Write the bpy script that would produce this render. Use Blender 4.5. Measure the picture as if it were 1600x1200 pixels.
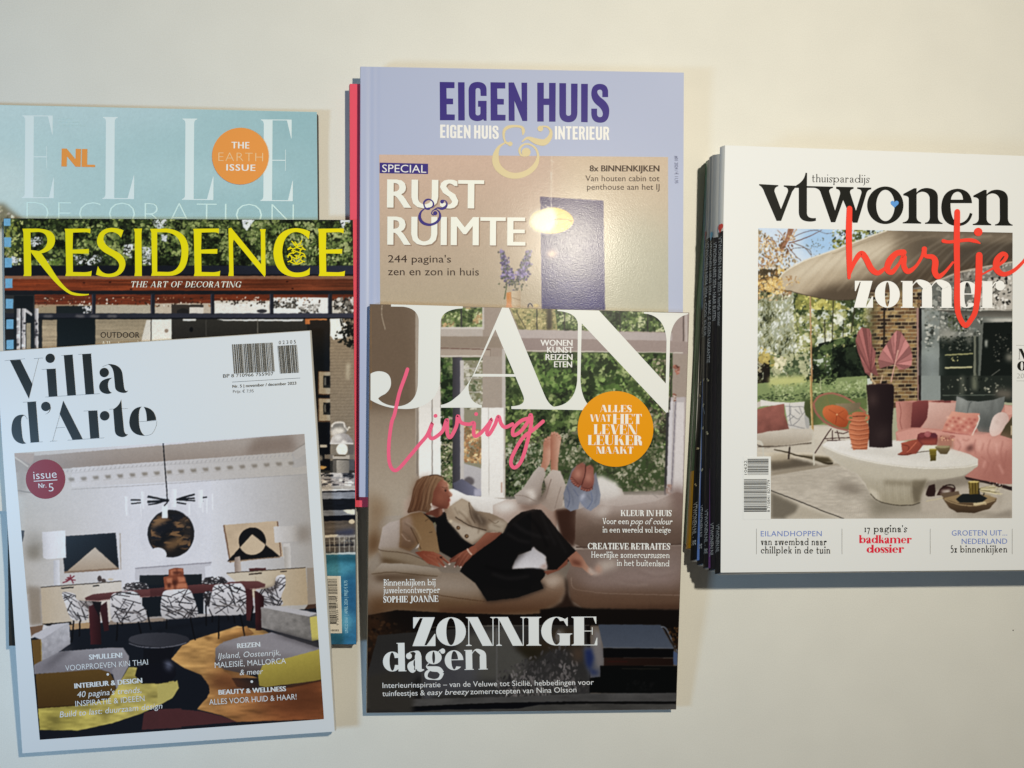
# Seven-odd interior magazines lying on a white table, photographed from above.
import bpy, bmesh, math, random
import re as re_
import numpy as np
from mathutils import Vector
from mathutils.geometry import tessellate_polygon

for o in list(bpy.data.objects):
    bpy.data.objects.remove(o, do_unlink=True)
SC = bpy.context.scene
COL = SC.collection

# ---------------------------------------------------------------- camera, light, exposure
S = 0.00047                       # metres on the table per photograph pixel (1600 wide) at its centre
LENS = 27.0
FPX = 1600 * LENS / 36.0          # focal length in photograph pixels
LEAN = math.radians(5.0)          # the phone was held a little to the left, looking slightly to the right
CAM = np.array((-FPX * S * math.sin(LEAN), 0.0, FPX * S * math.cos(LEAN)))
cam_d = bpy.data.cameras.new('camera'); cam_d.lens = LENS; cam_d.sensor_width = 36.0
cam_d.clip_start = 0.01; cam_d.clip_end = 50
cam = bpy.data.objects.new('camera', cam_d); COL.objects.link(cam)
cam.location = CAM; cam.rotation_euler = (0, -LEAN, 0)
SC.camera = cam

def ground(px, py, z):
    """where the sight line through a photograph pixel meets the level at height z"""
    u = (np.asarray(px, float) - 800) / FPX; v = (600 - np.asarray(py, float)) / FPX
    dx = u * math.cos(LEAN) + math.sin(LEAN); dz = u * math.sin(LEAN) - math.cos(LEAN)
    t = (z - CAM[2]) / dz
    return CAM[0] + t * dx, t * v

wd = bpy.data.worlds.new('World'); SC.world = wd; wd.use_nodes = True
AMB = (0.056, 0.055, 0.053)
wd.node_tree.nodes['Background'].inputs[0].default_value = (*AMB, 1)
wd.node_tree.nodes['Background'].inputs[1].default_value = 1.0

LAMP_P, LAMP_C, LAMP_W = (0.180, 0.232, 0.75), (1.0, 0.93, 0.755), 19.9
ld = bpy.data.lights.new('lamp', 'POINT'); ld.energy = LAMP_W; ld.color = LAMP_C; ld.shadow_soft_size = 0.014
lo = bpy.data.objects.new('lamp', ld); COL.objects.link(lo); lo.location = LAMP_P

DAY_P, DAY_C, DAY_W = (-0.64, -0.12, 0.54), (0.38, 0.67, 1.0), 2.2
dd = bpy.data.lights.new('window_light', 'AREA'); dd.energy = DAY_W; dd.color = DAY_C
dd.shape = 'RECTANGLE'; dd.size = 0.12; dd.size_y = 0.12
do = bpy.data.objects.new('window_light', dd); COL.objects.link(do); do.location = DAY_P
DAY_AIM = Vector((-0.20, -0.12, 0)) - Vector(DAY_P)
do.rotation_euler = DAY_AIM.to_track_quat('-Z', 'Y').to_euler()

SC.view_settings.view_transform = 'Standard'; SC.view_settings.look = 'None'
SC.view_settings.exposure = 0.0; SC.view_settings.gamma = 1.0
SC.view_settings.use_curve_mapping = False

# ---------------------------------------------------------------- colour helpers
def lin(c):
    c = np.asarray(c, dtype=np.float64) / 255.0
    return np.where(c <= 0.04045, c / 12.92, ((c + 0.055) / 1.055) ** 2.4)

def light_at(px, py, z=0.012):
    """Light that falls on a level sheet at a photograph pixel: used to turn colours as
    they look in the photograph (already lit) back into the ink colours of the print."""
    x, y = ground(px, py, z)
    d2 = (x - LAMP_P[0]) ** 2 + (y - LAMP_P[1]) ** 2 + (LAMP_P[2] - z) ** 2
    e1 = LAMP_W / (4 * math.pi ** 2) * (LAMP_P[2] - z) / d2 ** 1.5
    vx, vy, vz = x - DAY_P[0], y - DAY_P[1], z - DAY_P[2]
    q2 = vx * vx + vy * vy + vz * vz
    a = DAY_AIM.normalized()
    cl = (vx * a.x + vy * a.y + vz * a.z) / np.sqrt(q2)
    e2 = DAY_W / math.pi ** 2 * np.clip(cl, 0, 1) * (-vz) / q2 ** 1.5
    return np.stack([e1 * LAMP_C[i] + e2 * DAY_C[i] + AMB[i] for i in range(3)], -1)

def ink(c, px, py):
    return np.clip(lin(c) / light_at(px, py), 0.004, 0.93)

# ---------------------------------------------------------------- materials
MATS = {}
def mat(key, rgb=None, rough=0.4, bump=0.0, bscale=900, vcol=False, mottled=0.0, spec=0.13, bdist=0.00003):
    if key in MATS: return MATS[key]
    m = bpy.data.materials.new(key); m.use_nodes = True
    nt = m.node_tree; b = nt.nodes['Principled BSDF']
    b.inputs['Roughness'].default_value = rough
    b.inputs['Specular IOR Level'].default_value = spec
    if vcol:
        a = nt.nodes.new('ShaderNodeAttribute'); a.attribute_name = 'ink'
        nt.links.new(a.outputs['Color'], b.inputs['Base Color'])
    else:
        b.inputs['Base Color'].default_value = (*[float(v) for v in rgb], 1)
    if mottled and not vcol:
        tc = nt.nodes.new('ShaderNodeTexCoord')
        n = nt.nodes.new('ShaderNodeTexNoise'); n.inputs['Scale'].default_value = 26; n.inputs['Detail'].default_value = 5
        nt.links.new(tc.outputs['Object'], n.inputs['Vector'])
        r = nt.nodes.new('ShaderNodeMapRange'); r.inputs['To Min'].default_value = 1 - mottled; r.inputs['To Max'].default_value = 1 + mottled
        n2 = nt.nodes.new('ShaderNodeTexNoise'); n2.inputs['Scale'].default_value = 1100; n2.inputs['Detail'].default_value = 1
        nt.links.new(tc.outputs['Object'], n2.inputs['Vector'])
        av = nt.nodes.new('ShaderNodeMath'); av.operation = 'MULTIPLY_ADD'; av.inputs[1].default_value = 1.5; hf = nt.nodes.new('ShaderNodeMath'); hf.operation = 'MULTIPLY_ADD'; hf.inputs[1].default_value = .6; hf.inputs[2].default_value = -.25
        nt.links.new(n2.outputs['Fac'], av.inputs[0]); nt.links.new(n.outputs['Fac'], av.inputs[2]); nt.links.new(av.outputs[0], hf.inputs[0])
        vo = nt.nodes.new('ShaderNodeTexVoronoi'); vo.inputs['Scale'].default_value = 11; nt.links.new(tc.outputs['Object'], vo.inputs['Vector'])   # dust specks
        sp = nt.nodes.new('ShaderNodeMath'); sp.operation = 'LESS_THAN'; sp.inputs[1].default_value = .0055; nt.links.new(vo.outputs['Distance'], sp.inputs[0])
        sb = nt.nodes.new('ShaderNodeMath'); sb.operation = 'MULTIPLY_ADD'; sb.inputs[1].default_value = -9.0; nt.links.new(sp.outputs[0], sb.inputs[0]); nt.links.new(hf.outputs[0], sb.inputs[2])
        r.clamp = False
        nt.links.new(sb.outputs[0], r.inputs['Value'])
        mx = nt.nodes.new('ShaderNodeVectorMath'); mx.operation = 'SCALE'
        mx.inputs[0].default_value = [float(v) for v in rgb]
        nt.links.new(r.outputs['Result'], mx.inputs['Scale'])
        nt.links.new(mx.outputs[0], b.inputs['Base Color'])
    if bump:
        tc = nt.nodes.new('ShaderNodeTexCoord')
        n = nt.nodes.new('ShaderNodeTexNoise'); n.inputs['Scale'].default_value = bscale; n.inputs['Detail'].default_value = 2
        nt.links.new(tc.outputs['Object'], n.inputs['Vector'])
        bp = nt.nodes.new('ShaderNodeBump'); bp.inputs['Strength'].default_value = bump; bp.inputs['Distance'].default_value = bdist
        nt.links.new(n.outputs['Fac'], bp.inputs['Height'])
        nt.links.new(bp.outputs['Normal'], b.inputs['Normal'])
    MATS[key] = m
    return m

def inkmat(key, c, px, py, rough=0.34):
    """solid printed ink whose colour in the photograph is c at pixel (px, py)"""
    return mat(key, ink(c, px, py), rough=rough, bump=0.10, bscale=1500)

def W3(px, py, z):
    x, y = ground(px, py, z)
    return Vector((float(x), float(y), float(z)))

def empty(name, loc, label, cat, group=None):
    o = bpy.data.objects.new(name, None); COL.objects.link(o); o.location = loc
    o.empty_display_size = 0.02
    o['label'] = label; o['category'] = cat
    if group: o['group'] = group
    return o

def link(name, me, parent, material, smooth=False):
    o = bpy.data.objects.new(name, me); COL.objects.link(o)
    for m in (material if isinstance(material, (list, tuple)) else [material]):
        me.materials.append(m)
    if parent is not None:
        root = parent
        off = Vector((0, 0, 0))
        while root is not None:
            off += root.location; root = root.parent
        o.parent = parent
        me.transform(__import__('mathutils').Matrix.Translation(-off))
    if smooth:
        me.polygons.foreach_set('use_smooth', [True] * len(me.polygons))
    me.update()
    return o

class MB:
    """collects faces (world space) for one mesh object"""
    def __init__(self): self.v = []; self.f = []; self.mi = []
    def add(self, vs, fs, mi=0):
        n = len(self.v); self.v += [tuple(p) for p in vs]
        self.f += [tuple(i + n for i in f) for f in fs]; self.mi += [mi] * len(fs)
    def build(self, name, material, parent=None, smooth=False):
        me = bpy.data.meshes.new(name); me.from_pydata(self.v, [], self.f)
        if any(self.mi): me.polygons.foreach_set('material_index', self.mi)
        return link(name, me, parent, material, smooth)

# ---------------------------------------------------------------- outlines and strokes (2D)
def bez(path, n=10):
    """'M x y L x y Q cx cy x y Z' -> list of points"""
    t = re_.findall(r'[MLQZ]|-?[0-9.]+', path); pts = []; i = 0; cmd = 'M'
    while i < len(t):
        if t[i] in 'MLQZ':
            cmd = t[i]; i += 1
            continue
        if cmd in 'ML':
            pts.append((float(t[i]), float(t[i + 1]))); i += 2
        elif cmd == 'Q':
            x0, y0 = pts[-1]; a, b, c, d = map(float, t[i:i + 4]); i += 4
            for k in range(1, n + 1):
                s = k / n
                pts.append(((1 - s) ** 2 * x0 + 2 * s * (1 - s) * a + s * s * c,
                            (1 - s) ** 2 * y0 + 2 * s * (1 - s) * b + s * s * d))
    return pts

def pts_of(s):
    if not isinstance(s, str): return [tuple(p) for p in s]
    return [tuple(float(v) for v in q.split(',')) for q in s.split()]

def catmull(p, closed=False, n=7):
    p = [np.array(q, float) for q in p]; m = len(p); out = []
    if m < 3 and not closed: return [tuple(q) for q in p]
    rng = range(m) if closed else range(m - 1)
    for i in rng:
        if closed: a, b, c, d = p[(i - 1) % m], p[i], p[(i + 1) % m], p[(i + 2) % m]
        else: a, b, c, d = p[max(i - 1, 0)], p[i], p[i + 1], p[min(i + 2, m - 1)]
        for k in range(n):
            t = k / n
            out.append(0.5 * (2 * b + (c - a) * t + (2 * a - 5 * b + 4 * c - d) * t * t + (3 * b - a - 3 * c + d) * t ** 3))
    if not closed: out.append(p[-1])
    return [tuple(q) for q in out]

def ribbon(p, w, n=7, smooth=True, cap=True):
    """left and right edges of a stroke; w is a width or one width per point"""
    if not hasattr(w, '__len__'): w = [w] * len(p)
    q = [(a[0], a[1], b) for a, b in zip(p, w)]
    if smooth and len(q) > 2: q = catmull(q, n=n)
    q = np.array(q, float)
    if cap:                                   # rounded ends
        def capend(q0, q1):
            d = q0[:2] - q1[:2]; d /= (np.hypot(*d) + 1e-9)
            r = q0[2] / 2
            return [np.array([*(q0[:2] + d * r * math.sin(a)), max(2 * r * math.cos(a), 0.02)]) for a in (math.pi / 2 * 0.98, 1.1, 0.6)]
        q = np.array(capend(q[0], q[1]) + list(q) + capend(q[-1], q[-2])[::-1])
    d = np.gradient(q[:, :2], axis=0); l = np.hypot(d[:, 0], d[:, 1]) + 1e-9
    nx, ny = -d[:, 1] / l, d[:, 0] / l
    L = np.stack([q[:, 0] + nx * q[:, 2] / 2, q[:, 1] + ny * q[:, 2] / 2], 1)
    R = np.stack([q[:, 0] - nx * q[:, 2] / 2, q[:, 1] - ny * q[:, 2] / 2], 1)
    return L, R

DZ = 0.000005                                 # one print layer above the next
class Print:
    """flat lettering and marks on one cover: everything goes through P(px, py, lift)"""
    def __init__(self, P, base=0.00010): self.P = P; self.base = base; self.m = MB(); self.k = 0
    def fr(self, x0=0, y0=0, k=1): self.F = (x0, y0, k); return self
    F = (0, 0, 1)
    def T(self, x, y): return x / self.F[2] + self.F[0], y / self.F[2] + self.F[1]
    def poly(self, p, mi=0):
        p = bez(p) if isinstance(p, str) else p
        q = [self.T(*a) for a in p]
        z = self.base + self.k * DZ; self.k += 1
        if len(q) == 4 or len(q) == 3: tr = [tuple(range(len(q)))]
        else: tr = tessellate_polygon([[Vector((a, b, 0)) for a, b in q]])
        self.m.add([self.P(a, b, z) for a, b in q], tr, mi)
    def strip(self, L, R, mi=0):
        z = self.base + self.k * DZ; self.k += 1
        n = len(L); v = []
        for i in range(n):
            zz = z + DZ * 0.9 * i / max(n - 1, 1)
            v.append(self.P(*self.T(*L[i]), zz)); v.append(self.P(*self.T(*R[i]), zz))
        self.m.add(v, [(2 * i, 2 * i + 1, 2 * i + 3, 2 * i + 2) for i in range(n - 1)], mi)
    def stroke(self, p, w, mi=0, smooth=True, cap=True):
        L, R = ribbon(pts_of(p), w, smooth=smooth, cap=cap); self.strip(L, R, mi)
    def disc(self, x, y, r, mi=0, ry=None, n=40):
        self.poly([(x + r * math.cos(a), y + (ry or r) * math.sin(a)) for a in np.linspace(0, 2 * math.pi, n, endpoint=False)], mi)
    def tri(self, V, Fc, mi=0):
        z = self.base + self.k * DZ; self.k += 1
        self.m.add([self.P(*self.T(a, b), z) for a, b in V], Fc, mi)
    # --- sans text with Blender's built-in face: baseline (x0,y0)-(x1,y1), cap height h (frame units)
    def sans(self, s, x0, y0, x1, y1, h, bold=0.0, slant=0.0, mi=0, track=1.0):
        if bold > 0.006:                      # heavier face: overprint, each pass on its own layer
            hx = bold * h / CAPH
            ux, uy = (x1 - x0) / math.hypot(x1 - x0, y1 - y0), (y1 - y0) / math.hypot(x1 - x0, y1 - y0)
            for q in (-1.0, -.33, .33, 1.0):
                i = 1.0 * hx
                self.sans(s, x0 + ux * (i + q * hx), y0 + uy * (i + q * hx), x1 + ux * (-i + q * hx), y1 + uy * (-i + q * hx), h, 0.0, slant, mi, track)
            return
        V, Fc = sans_mesh(s, min(bold, 0.0), track)
        mn, mx = V[:, 0].min(), V[:, 0].max(); L = math.hypot(x1 - x0, y1 - y0)
        ux, uy = (x1 - x0) / L, (y1 - y0) / L; sx = L / (mx - mn); sy = h / CAPH
        X = (V[:, 0] - mn) * sx + V[:, 1] * sy * slant; Y = V[:, 1] * sy
        self.tri([(x0 + ux * a + uy * b, y0 + uy * a - ux * b) for a, b in zip(X, Y)], Fc, mi)
    # --- serif text with the alphabet drawn below
    def serif(self, s, x0, y0, x1, y1, h, st=0.13, hair=0.035, xh=0.62, slant=0.0, mi=0, track=0.06, sf=0.07, br=0):
        prims, wid = serif_line(s, st, hair, xh, track, sf, br)
        L = math.hypot(x1 - x0, y1 - y0); ux, uy = (x1 - x0) / L, (y1 - y0) / L; sx = L / wid
        f = lambda a: (x0 + ux * (a[0] * sx + a[1] * h * slant) + uy * a[1] * h, y0 + uy * (a[0] * sx + a[1] * h * slant) - ux * a[1] * h)
        k0 = self.k; last = -1
        for gi, kind, A, B in prims:
            if gi != last: self.k = k0 + (gi % 2) * 7; last = gi
            if kind == 'p': self.poly([f(a) for a in A], mi)
            else: self.strip([f(a) for a in A], [f(b) for b in B], mi)
        self.k = k0 + 14
    def build(self, name, material, parent): return self.m.build(name, material, parent)

_SC = {}
def sans_mesh(s, bold, track):
    key = (s, bold, track)
    if key in _SC: return _SC[key]
    cu = bpy.data.curves.new('glyphs', 'FONT'); cu.body = s; cu.size = 1.0; cu.offset = bold; cu.space_character = track
    cu.resolution_u = 3; cu.fill_mode = 'FRONT'
    ob = bpy.data.objects.new('glyphs', cu); COL.objects.link(ob)
    dg = bpy.context.evaluated_depsgraph_get(); me = bpy.data.meshes.new_from_object(ob.evaluated_get(dg))
    V = np.array([v.co[:2] for v in me.vertices]) if len(me.vertices) else np.zeros((3, 2))
    Fc = [tuple(p.vertices) for p in me.polygons]
    bpy.data.objects.remove(ob, do_unlink=True); bpy.data.curves.remove(cu); bpy.data.meshes.remove(me)
    _SC[key] = (V, Fc)
    return V, Fc
CAPH = 1.0
_v, _ = sans_mesh('H', 0.0, 1.0); CAPH = float(_v[:, 1].max())
# ---------------------------------------------------------------- a high-contrast serif alphabet
def arc(cx, cy, rx, ry, a0, a1, n=18):
    return [(cx + rx * math.cos(math.radians(a)), cy + ry * math.sin(math.radians(a))) for a in np.linspace(a0, a1, n)]

class GL:
    def __init__(s, S_, h, X, sf, br): s.S, s.h, s.X, s.sf, s.br = S_, h, X, sf, br; s.p = []
    def r(s, x0, y0, x1, y1): s.p.append(('p', [(x0, y0), (x1, y0), (x1, y1), (x0, y1)], None))
    def d(s, x0, y0, x1, y1, w): s.p.append(('p', [(x0, y0), (x0 + w, y0), (x1 + w, y1), (x1, y1)], None))
    def ser(s, x, y, w, up, sides=3):
        """hairline serif across a stem [x, x+w] at height y; up = +1 grows upward from y"""
        a = x - (s.sf if sides & 1 else 0); b = x + w + (s.sf if sides & 2 else 0)
        y2 = y + up * s.h
        s.p.append(('p', [(a, y), (b, y), (b, y2), (a, y2)], None))
        if s.br:
            k = s.sf * 0.9
            if sides & 1: s.p.append(('p', [(x, y2 - up * 1e-4)] + [(x - k * (1 - math.sin(t)), y2 + up * k * (1 - math.cos(t))) for t in np.linspace(0, math.pi / 2, 6)], None))
            if sides & 2: s.p.append(('p', [(x + w, y2 - up * 1e-4)] + [(x + w + k * (1 - math.sin(t)), y2 + up * k * (1 - math.cos(t))) for t in np.linspace(0, math.pi / 2, 6)], None))
    def st(s, x, y0, y1, b=3, t=3, w=None):
        w = s.S if w is None else w
        s.r(x, y0, x + w, y1)
        if b: s.ser(x, y0, w, 1, b)
        if t: s.ser(x, y1, w, -1, t)
    def ring(s, cx, cy, rx, ry, a0=0, a1=360, wl=None, n=30):
        wl = s.S if wl is None else wl
        s.p.append(('s', arc(cx, cy, rx, ry, a0, a1, n), arc(cx, cy, max(rx - wl, 0.01), ry - s.h, a0, a1, n)))
    def k(s, pts, ws):
        L, R = ribbon(pts, ws, cap=False); s.p.append(('s', [tuple(a) for a in L], [tuple(a) for a in R]))
    def ball(s, x, y, r): s.p.append(('p', arc(x, y, r, r, 0, 342, 20), None))

def glyph(c, S_, h, X, sf, br):
    g = GL(S_, h, X, sf, br); S = S_; B = max(S * 0.42, h * 1.3); e = sf + 0.01
    U = 1.0
    def bowl(x, y0, y1, rx, right=True):      # D-like bowl attached at x
        cy, ry = (y0 + y1) / 2, (y1 - y0) / 2
        a0, a1 = (-90, 90) if right else (90, 270)
        g.ring(x, cy, rx, ry, a0, a1, n=22)
    def tick(x, y, dy, w=0.09):               # wedge at the end of an arm
        g.p.append(('p', [(x, y), (x, y + dy), (x - h * 0.7, y + dy), (x - w, y)], None))
    if c == ' ': return [], 0.26
    if c == 'A':
        w = 0.62 + S; ax = w * 0.5
        g.d(e, 0, ax - S * 0.5, U, h * 1.15); g.d(w - e - S, 0, ax - S * 0.62, U, S)
        g.r(w * 0.24, 0.30, w - e - S * 0.9, 0.30 + h); g.ser(e - 0.0, 0, h * 1.2, 1); g.ser(w - e - S, 0, S, 1); return g.p, w + 0.02
    if c == 'B':
        g.st(e, 0, U, 3, 3); bowl(e + S * .9, 0.50 - h, U, 0.26 + S * .5); bowl(e + S * .9, 0, 0.5, 0.31 + S * .5); return g.p, e + S * 1.4 + 0.33
    if c == 'C' or c == 'G':
        rx = 0.30 + S * 0.5; g.ring(rx + .02, .5, rx, .5 + .0, 48, 318, n=26); x = rx * 1.72
        g.p.append(('p', [(x, .68), (x + h, .68), (x + h, .98), (x - .10, .88)], None))
        if c == 'C':
            g.k([(rx * 1.63, .15), (x, .22), (x + .03, .33)], [h, h, h]); return g.p, x + .08
        g.r(x - S * .7, .0, x + S * .3, .42); g.ser(x - S * .7, .42, S, -1); return g.p, x + S * .3 + .07
    if c == 'D':
        g.st(e, 0, U, 1, 1); bowl(e + S * .7, 0, U, 0.40 + S * .5); return g.p, e + S * 1.2 + 0.42
    if c == 'E' or c == 'F':
        w = 0.36; g.st(e, 0, U, 3 if c == 'F' else 1, 1); x = e + S
        g.r(x, U - h, x + w, U); tick(x + w, U - h, -0.22); g.r(x, .5 - h / 2, x + w * .7, .5 + h / 2); g.r(x + w * .7 - h * .8, .37, x + w * .7, .63)
        if c == 'E': g.r(x, 0, x + w + .03, h); tick(x + w + .03, h, 0.24)
        return g.p, x + w + .06
    if c == 'H':
        g.st(e, 0, U); g.st(e + S + .36, 0, U); g.r(e + S, .5 - h / 2, e + S + .36, .5 + h / 2); return g.p, 2 * e + 2 * S + .36
    if c == 'I': g.st(e, 0, U); return g.p, 2 * e + S
    if c == 'J':
        g.st(e + .18, .2, U, 0, 3); g.k([(e + .18 + S * .5, .3), (e + .16 + S * .4, -.02), (e + .05, -.14), (e - .04, -.05)], [S, S * .7, h * 1.4, h]); g.ball(e + .0, -.04, S * .45); return g.p, 2 * e + S + .18
    if c == 'K':
        g.st(e, 0, U); x = e + S; g.d(x - .01, .38, x + .36, U, h * 1.2); g.d(x + .40 - S * .4, 0, x + .08, .62, S); g.ser(x + .34, U, h, -1); g.ser(x + .40 - S * .4, 0, S, 1); return g.p, x + .46 + S * .6 + sf * .5
    if c == 'L':
        w = .37; g.st(e, 0, U, 1, 3); x = e + S; g.r(x, 0, x + w, h); tick(x + w, h, .28, .12); return g.p, x + w + .04
    if c == 'M':
        w = .78 + S; g.r(e, 0, e + h, U); g.ser(e, 0, h, 1); g.d(w * .5 - S * .3, 0, e, U, S); g.d(w * .5 - S * .1, 0, w - e - S, U, h * 1.1); g.st(w - e - S, 0, U); g.ser(e, U, S, -1, 1); return g.p, w + .02
    if c == 'N':
        w = .58 + S; g.r(e, 0, e + h, U); g.ser(e, 0, h, 1); g.d(w - e - S, 0, e - .02, U, S); g.r(w - e - h * .2, 0, w - e + h * .8, U); g.ser(w - e, U, h, -1); g.ser(e, U, S * .6, -1, 1); return g.p, w + .04
    if c == 'O' or c == 'Q' or c == '0':
        rx = (.29 if c != '0' else .2) + S * .5; g.ring(rx + .02, .5, rx, .5); return g.p, 2 * rx + .04
    if c == 'P' or c == 'R':
        g.st(e, 0, U, 3, 1); x = e + S; bowl(x - S * .2, .46, U, .29 + S * .4)
        if c == 'P': return g.p, x + .29 + S * .3
        g.k([(x + .10, .47), (x + .20 + S * .2, .34), (x + .24 + S * .2, .10), (x + .36 + S * .2, .01)], [S * .6, S, S, h]); return g.p, x + .38 + S * .4
    if c == 'S' or c == 's':
        Y = U if c == 'S' else X; w = (.40 if c == 'S' else .32) + S * .5; ss = S * (1.0 if c == 'S' else .9)
        g.k([(w * .90, Y * .74), (w * .84, Y * .92), (w * .55, Y * .975), (w * .24, Y * .90), (w * .20, Y * .70), (w * .5, Y * .52), (w * .80, Y * .33), (w * .78, Y * .10), (w * .46, Y * .02), (w * .16, Y * .09), (w * .08, Y * .28)],
            [h, h, h * 1.2, ss * .6, ss * .85, ss * 1.15, ss * .85, ss * .6, h * 1.2, h, h])
        g.r(w * .88, Y * .70, w * .88 + h * 1.2, Y * .98); g.r(w * .04, Y * .02, w * .04 + h * 1.2, Y * .30); return g.p, w + .02
    if c == 'T':
        w = .56 + S * .6; g.st(w / 2 - S / 2, 0, U, 3, 0); g.r(.02, U - h, w - .02, U)
        for q in (-1, 1):
            xx = w / 2 + q * (w / 2 - .02); g.p.append(('p', [(xx, U - h), (xx, U - .26), (xx - q * h * .8, U - .26), (xx - q * .12, U - h)], None))
        return g.p, w
    if c == 'U':
        w = .46 + S; g.st(e, .25, U, 0, 3); g.st(w + e - S * .2 - h, .25, U, 0, 3, w=h); rx = (w - S * .2) / 2; g.ring(e + rx, .27, rx, .27, 180, 360, wl=h, n=20)
        g.p.append(('s', arc(e + rx, .27, rx, .27, 180, 262, 12), arc(e + rx, .27, rx - S, .24, 180, 262, 12))); return g.p, w + e + .05
    if c in 'VWvwyXx' or c == 'Y':
        Y = U if c in 'VWXY' else X; q = .30 * Y + .03
        if c in 'Vvy':
            w = .56 * Y + S; g.d(w / 2 - S * .45, 0, e, Y, S); g.d(w / 2 + S * .05, 0, w - e - h, Y, h * 1.2); g.ser(e, Y, S, -1); g.ser(w - e - h, Y, h, -1)
            if c == 'y': g.k([(w / 2 + S * .2, .06), (w / 2 - .06, -.2), (w / 2 - .18, -.25)], [h * 1.3, h, h]); g.ball(w / 2 - .2, -.2, S * .4)
            return g.p, w
        if c in 'Ww':
            w = .58 * Y + S; d = w - S * .30
            for i in range(2):
                x = i * d; g.d(x + w / 2 - S * .45, 0, x + e, Y, S); g.d(x + w / 2 + S * .05, 0, x + w - e - h, Y, h * 1.2)
            g.ser(e, Y, S, -1); g.ser(d + e, Y, S, -1); g.ser(d + w - e - h, Y, h, -1); return g.p, d + w
        if c == 'Y':
            w = .6 + S; g.st(w / 2 - S / 2, 0, .45, 3, 0); g.d(w / 2 - S * .5, .42, e, U, S); g.d(w / 2 + S * .2, .42, w - e - h, U, h * 1.2); g.ser(e, U, S, -1); g.ser(w - e - h, U, h, -1); return g.p, w
        w = .50 * Y + S; g.d(w - e - S, 0, e, Y, S); g.d(e, 0, w - e - h, Y, h * 1.2); g.ser(e, 0, h, 1); g.ser(e, Y, S, -1); g.ser(w - e - S, 0, S, 1); g.ser(w - e - h, Y, h, -1); return g.p, w
    if c in 'Zz':
        Y = U if c == 'Z' else X; ss = S * 1.15; w = (.36 if c == 'Z' else .25) * (1.0 if S > .2 else 1.25) + ss
        g.d(.02, h * .5, w - .03 - ss, Y - h * .5, ss); g.r(.04, Y - h, w - .03, Y); g.r(.02, 0, w - .01, h)
        g.p.append(('p', [(.04, Y - h), (.04, Y * .62), (.04 + h, Y * .62), (.20 * Y + .04, Y - h)], None))
        g.p.append(('p', [(w - .01, h), (w - .01, Y * .42), (w - .01 - h, Y * .42), (w - .03 - .24 * Y, h)], None)); return g.p, w + .02
    # ---- lower case
    x0 = e * .6
    rx = .5 * X * .84 + S * .22
    if c == 'a':
        w = .34 + S; g.st(w - S - .02, .06, X * .75, 0, 0)
        g.k([(w - .02 - S * .5, .10), (w + .02 - S * .35, .03), (w + .07, .04)], [S * .8, S * .5, h])
        g.k([(w - .02 - S * .5, X * .70), (w - .03 - S * .55, X * .90), (w - .14 - S * .6, X - h * .5), (.12, X * .93), (.09, X * .80)], [S, S * .75, h * 1.2, h, h])
        g.ball(.10, X * .76, max(S * .45, h)); g.k([(w - S, X * .60), (w * .45, X * .52), (.06 + S * .4, X * .28), (.12 + S * .4, .03), (w * .55, .015), (w - S, .12)], [h, h * 1.2, S, S * .8, h * 1.1, h]); return g.p, w + .08
    if c in 'bpdq':
        asc = U if c in 'bd' else X; lo = 0 if c in 'bd' else -.32
        if c in 'bp':
            g.st(x0 + .02, lo, asc, 3 if c == 'p' else 0, 1); cx = x0 + .02 + S * .5 + rx; g.ring(cx, X / 2, rx, X / 2, -158, 158, n=26); return g.p, cx + rx + .03
        cx = .02 + rx; g.ring(cx, X / 2, rx, X / 2, 22, 338, n=26); xs = cx + rx - S * .5; g.st(xs, lo, asc, 3 if c == 'q' else 2, 1); return g.p, xs + S + x0 + .02
    if c == 'c':
        g.ring(.02 + rx, X / 2, rx, X / 2, 50, 310, n=24); g.ball(.02 + rx * 1.66, X * .76, max(S * .45, h)); return g.p, .02 + rx * 1.85
    if c == 'e' or c == 'ë':
        cx = .02 + rx; g.ring(cx, X / 2, rx, X / 2, 90, 318, n=24)
        g.p.append(('s', arc(cx, X / 2, rx, X / 2, 0, 90, 12), arc(cx, X / 2, max(rx - S * .8, .01), X / 2 - h, 0, 90, 12)))
        g.r(cx - rx + S * .8, X * .5, cx + rx, X * .5 + h); return g.p, cx + rx + .03
    if c == 'f':
        g.st(.1, 0, .82, 3, 0); g.k([(.1 + S * .5, .80), (.14 + S * .6, .95), (.24 + S * .6, .99), (.32 + S * .6, .94)], [S, S * .6, h, h]); g.ball(.31 + S * .6, .92, max(S * .4, h)); g.r(.0, X - h, .28 + S, X); return g.p, .30 + S
    if c == 'g':
        cx = .04 + rx * .9; g.ring(cx, X * .66, rx * .86, X * .34); g.ball(cx + rx * .98, X * .97, max(S * .38, h)); g.k([(cx + rx * .5, X * .92), (cx + rx * .75, X * 1.03), (cx + rx, X * 1.02)], [h, h, h])
        g.k([(cx - rx * .5, X * .38), (cx - rx * .78, X * .22), (cx - rx * .3, X * .10), (cx + rx * .5, X * .05), (cx + rx * .85, -.10)], [h, h * 1.6, S * .7, S * .8, S * .7])
        g.k([(cx + rx * .88, -.08), (cx + rx * .6, -.27), (cx, -.31), (cx - rx * .75, -.25), (cx - rx * .8, -.08), (cx - rx * .3, X * .08)], [S * .6, S * .4, h, S * .35, S * .5, h]); return g.p, cx + rx * 1.12
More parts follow.
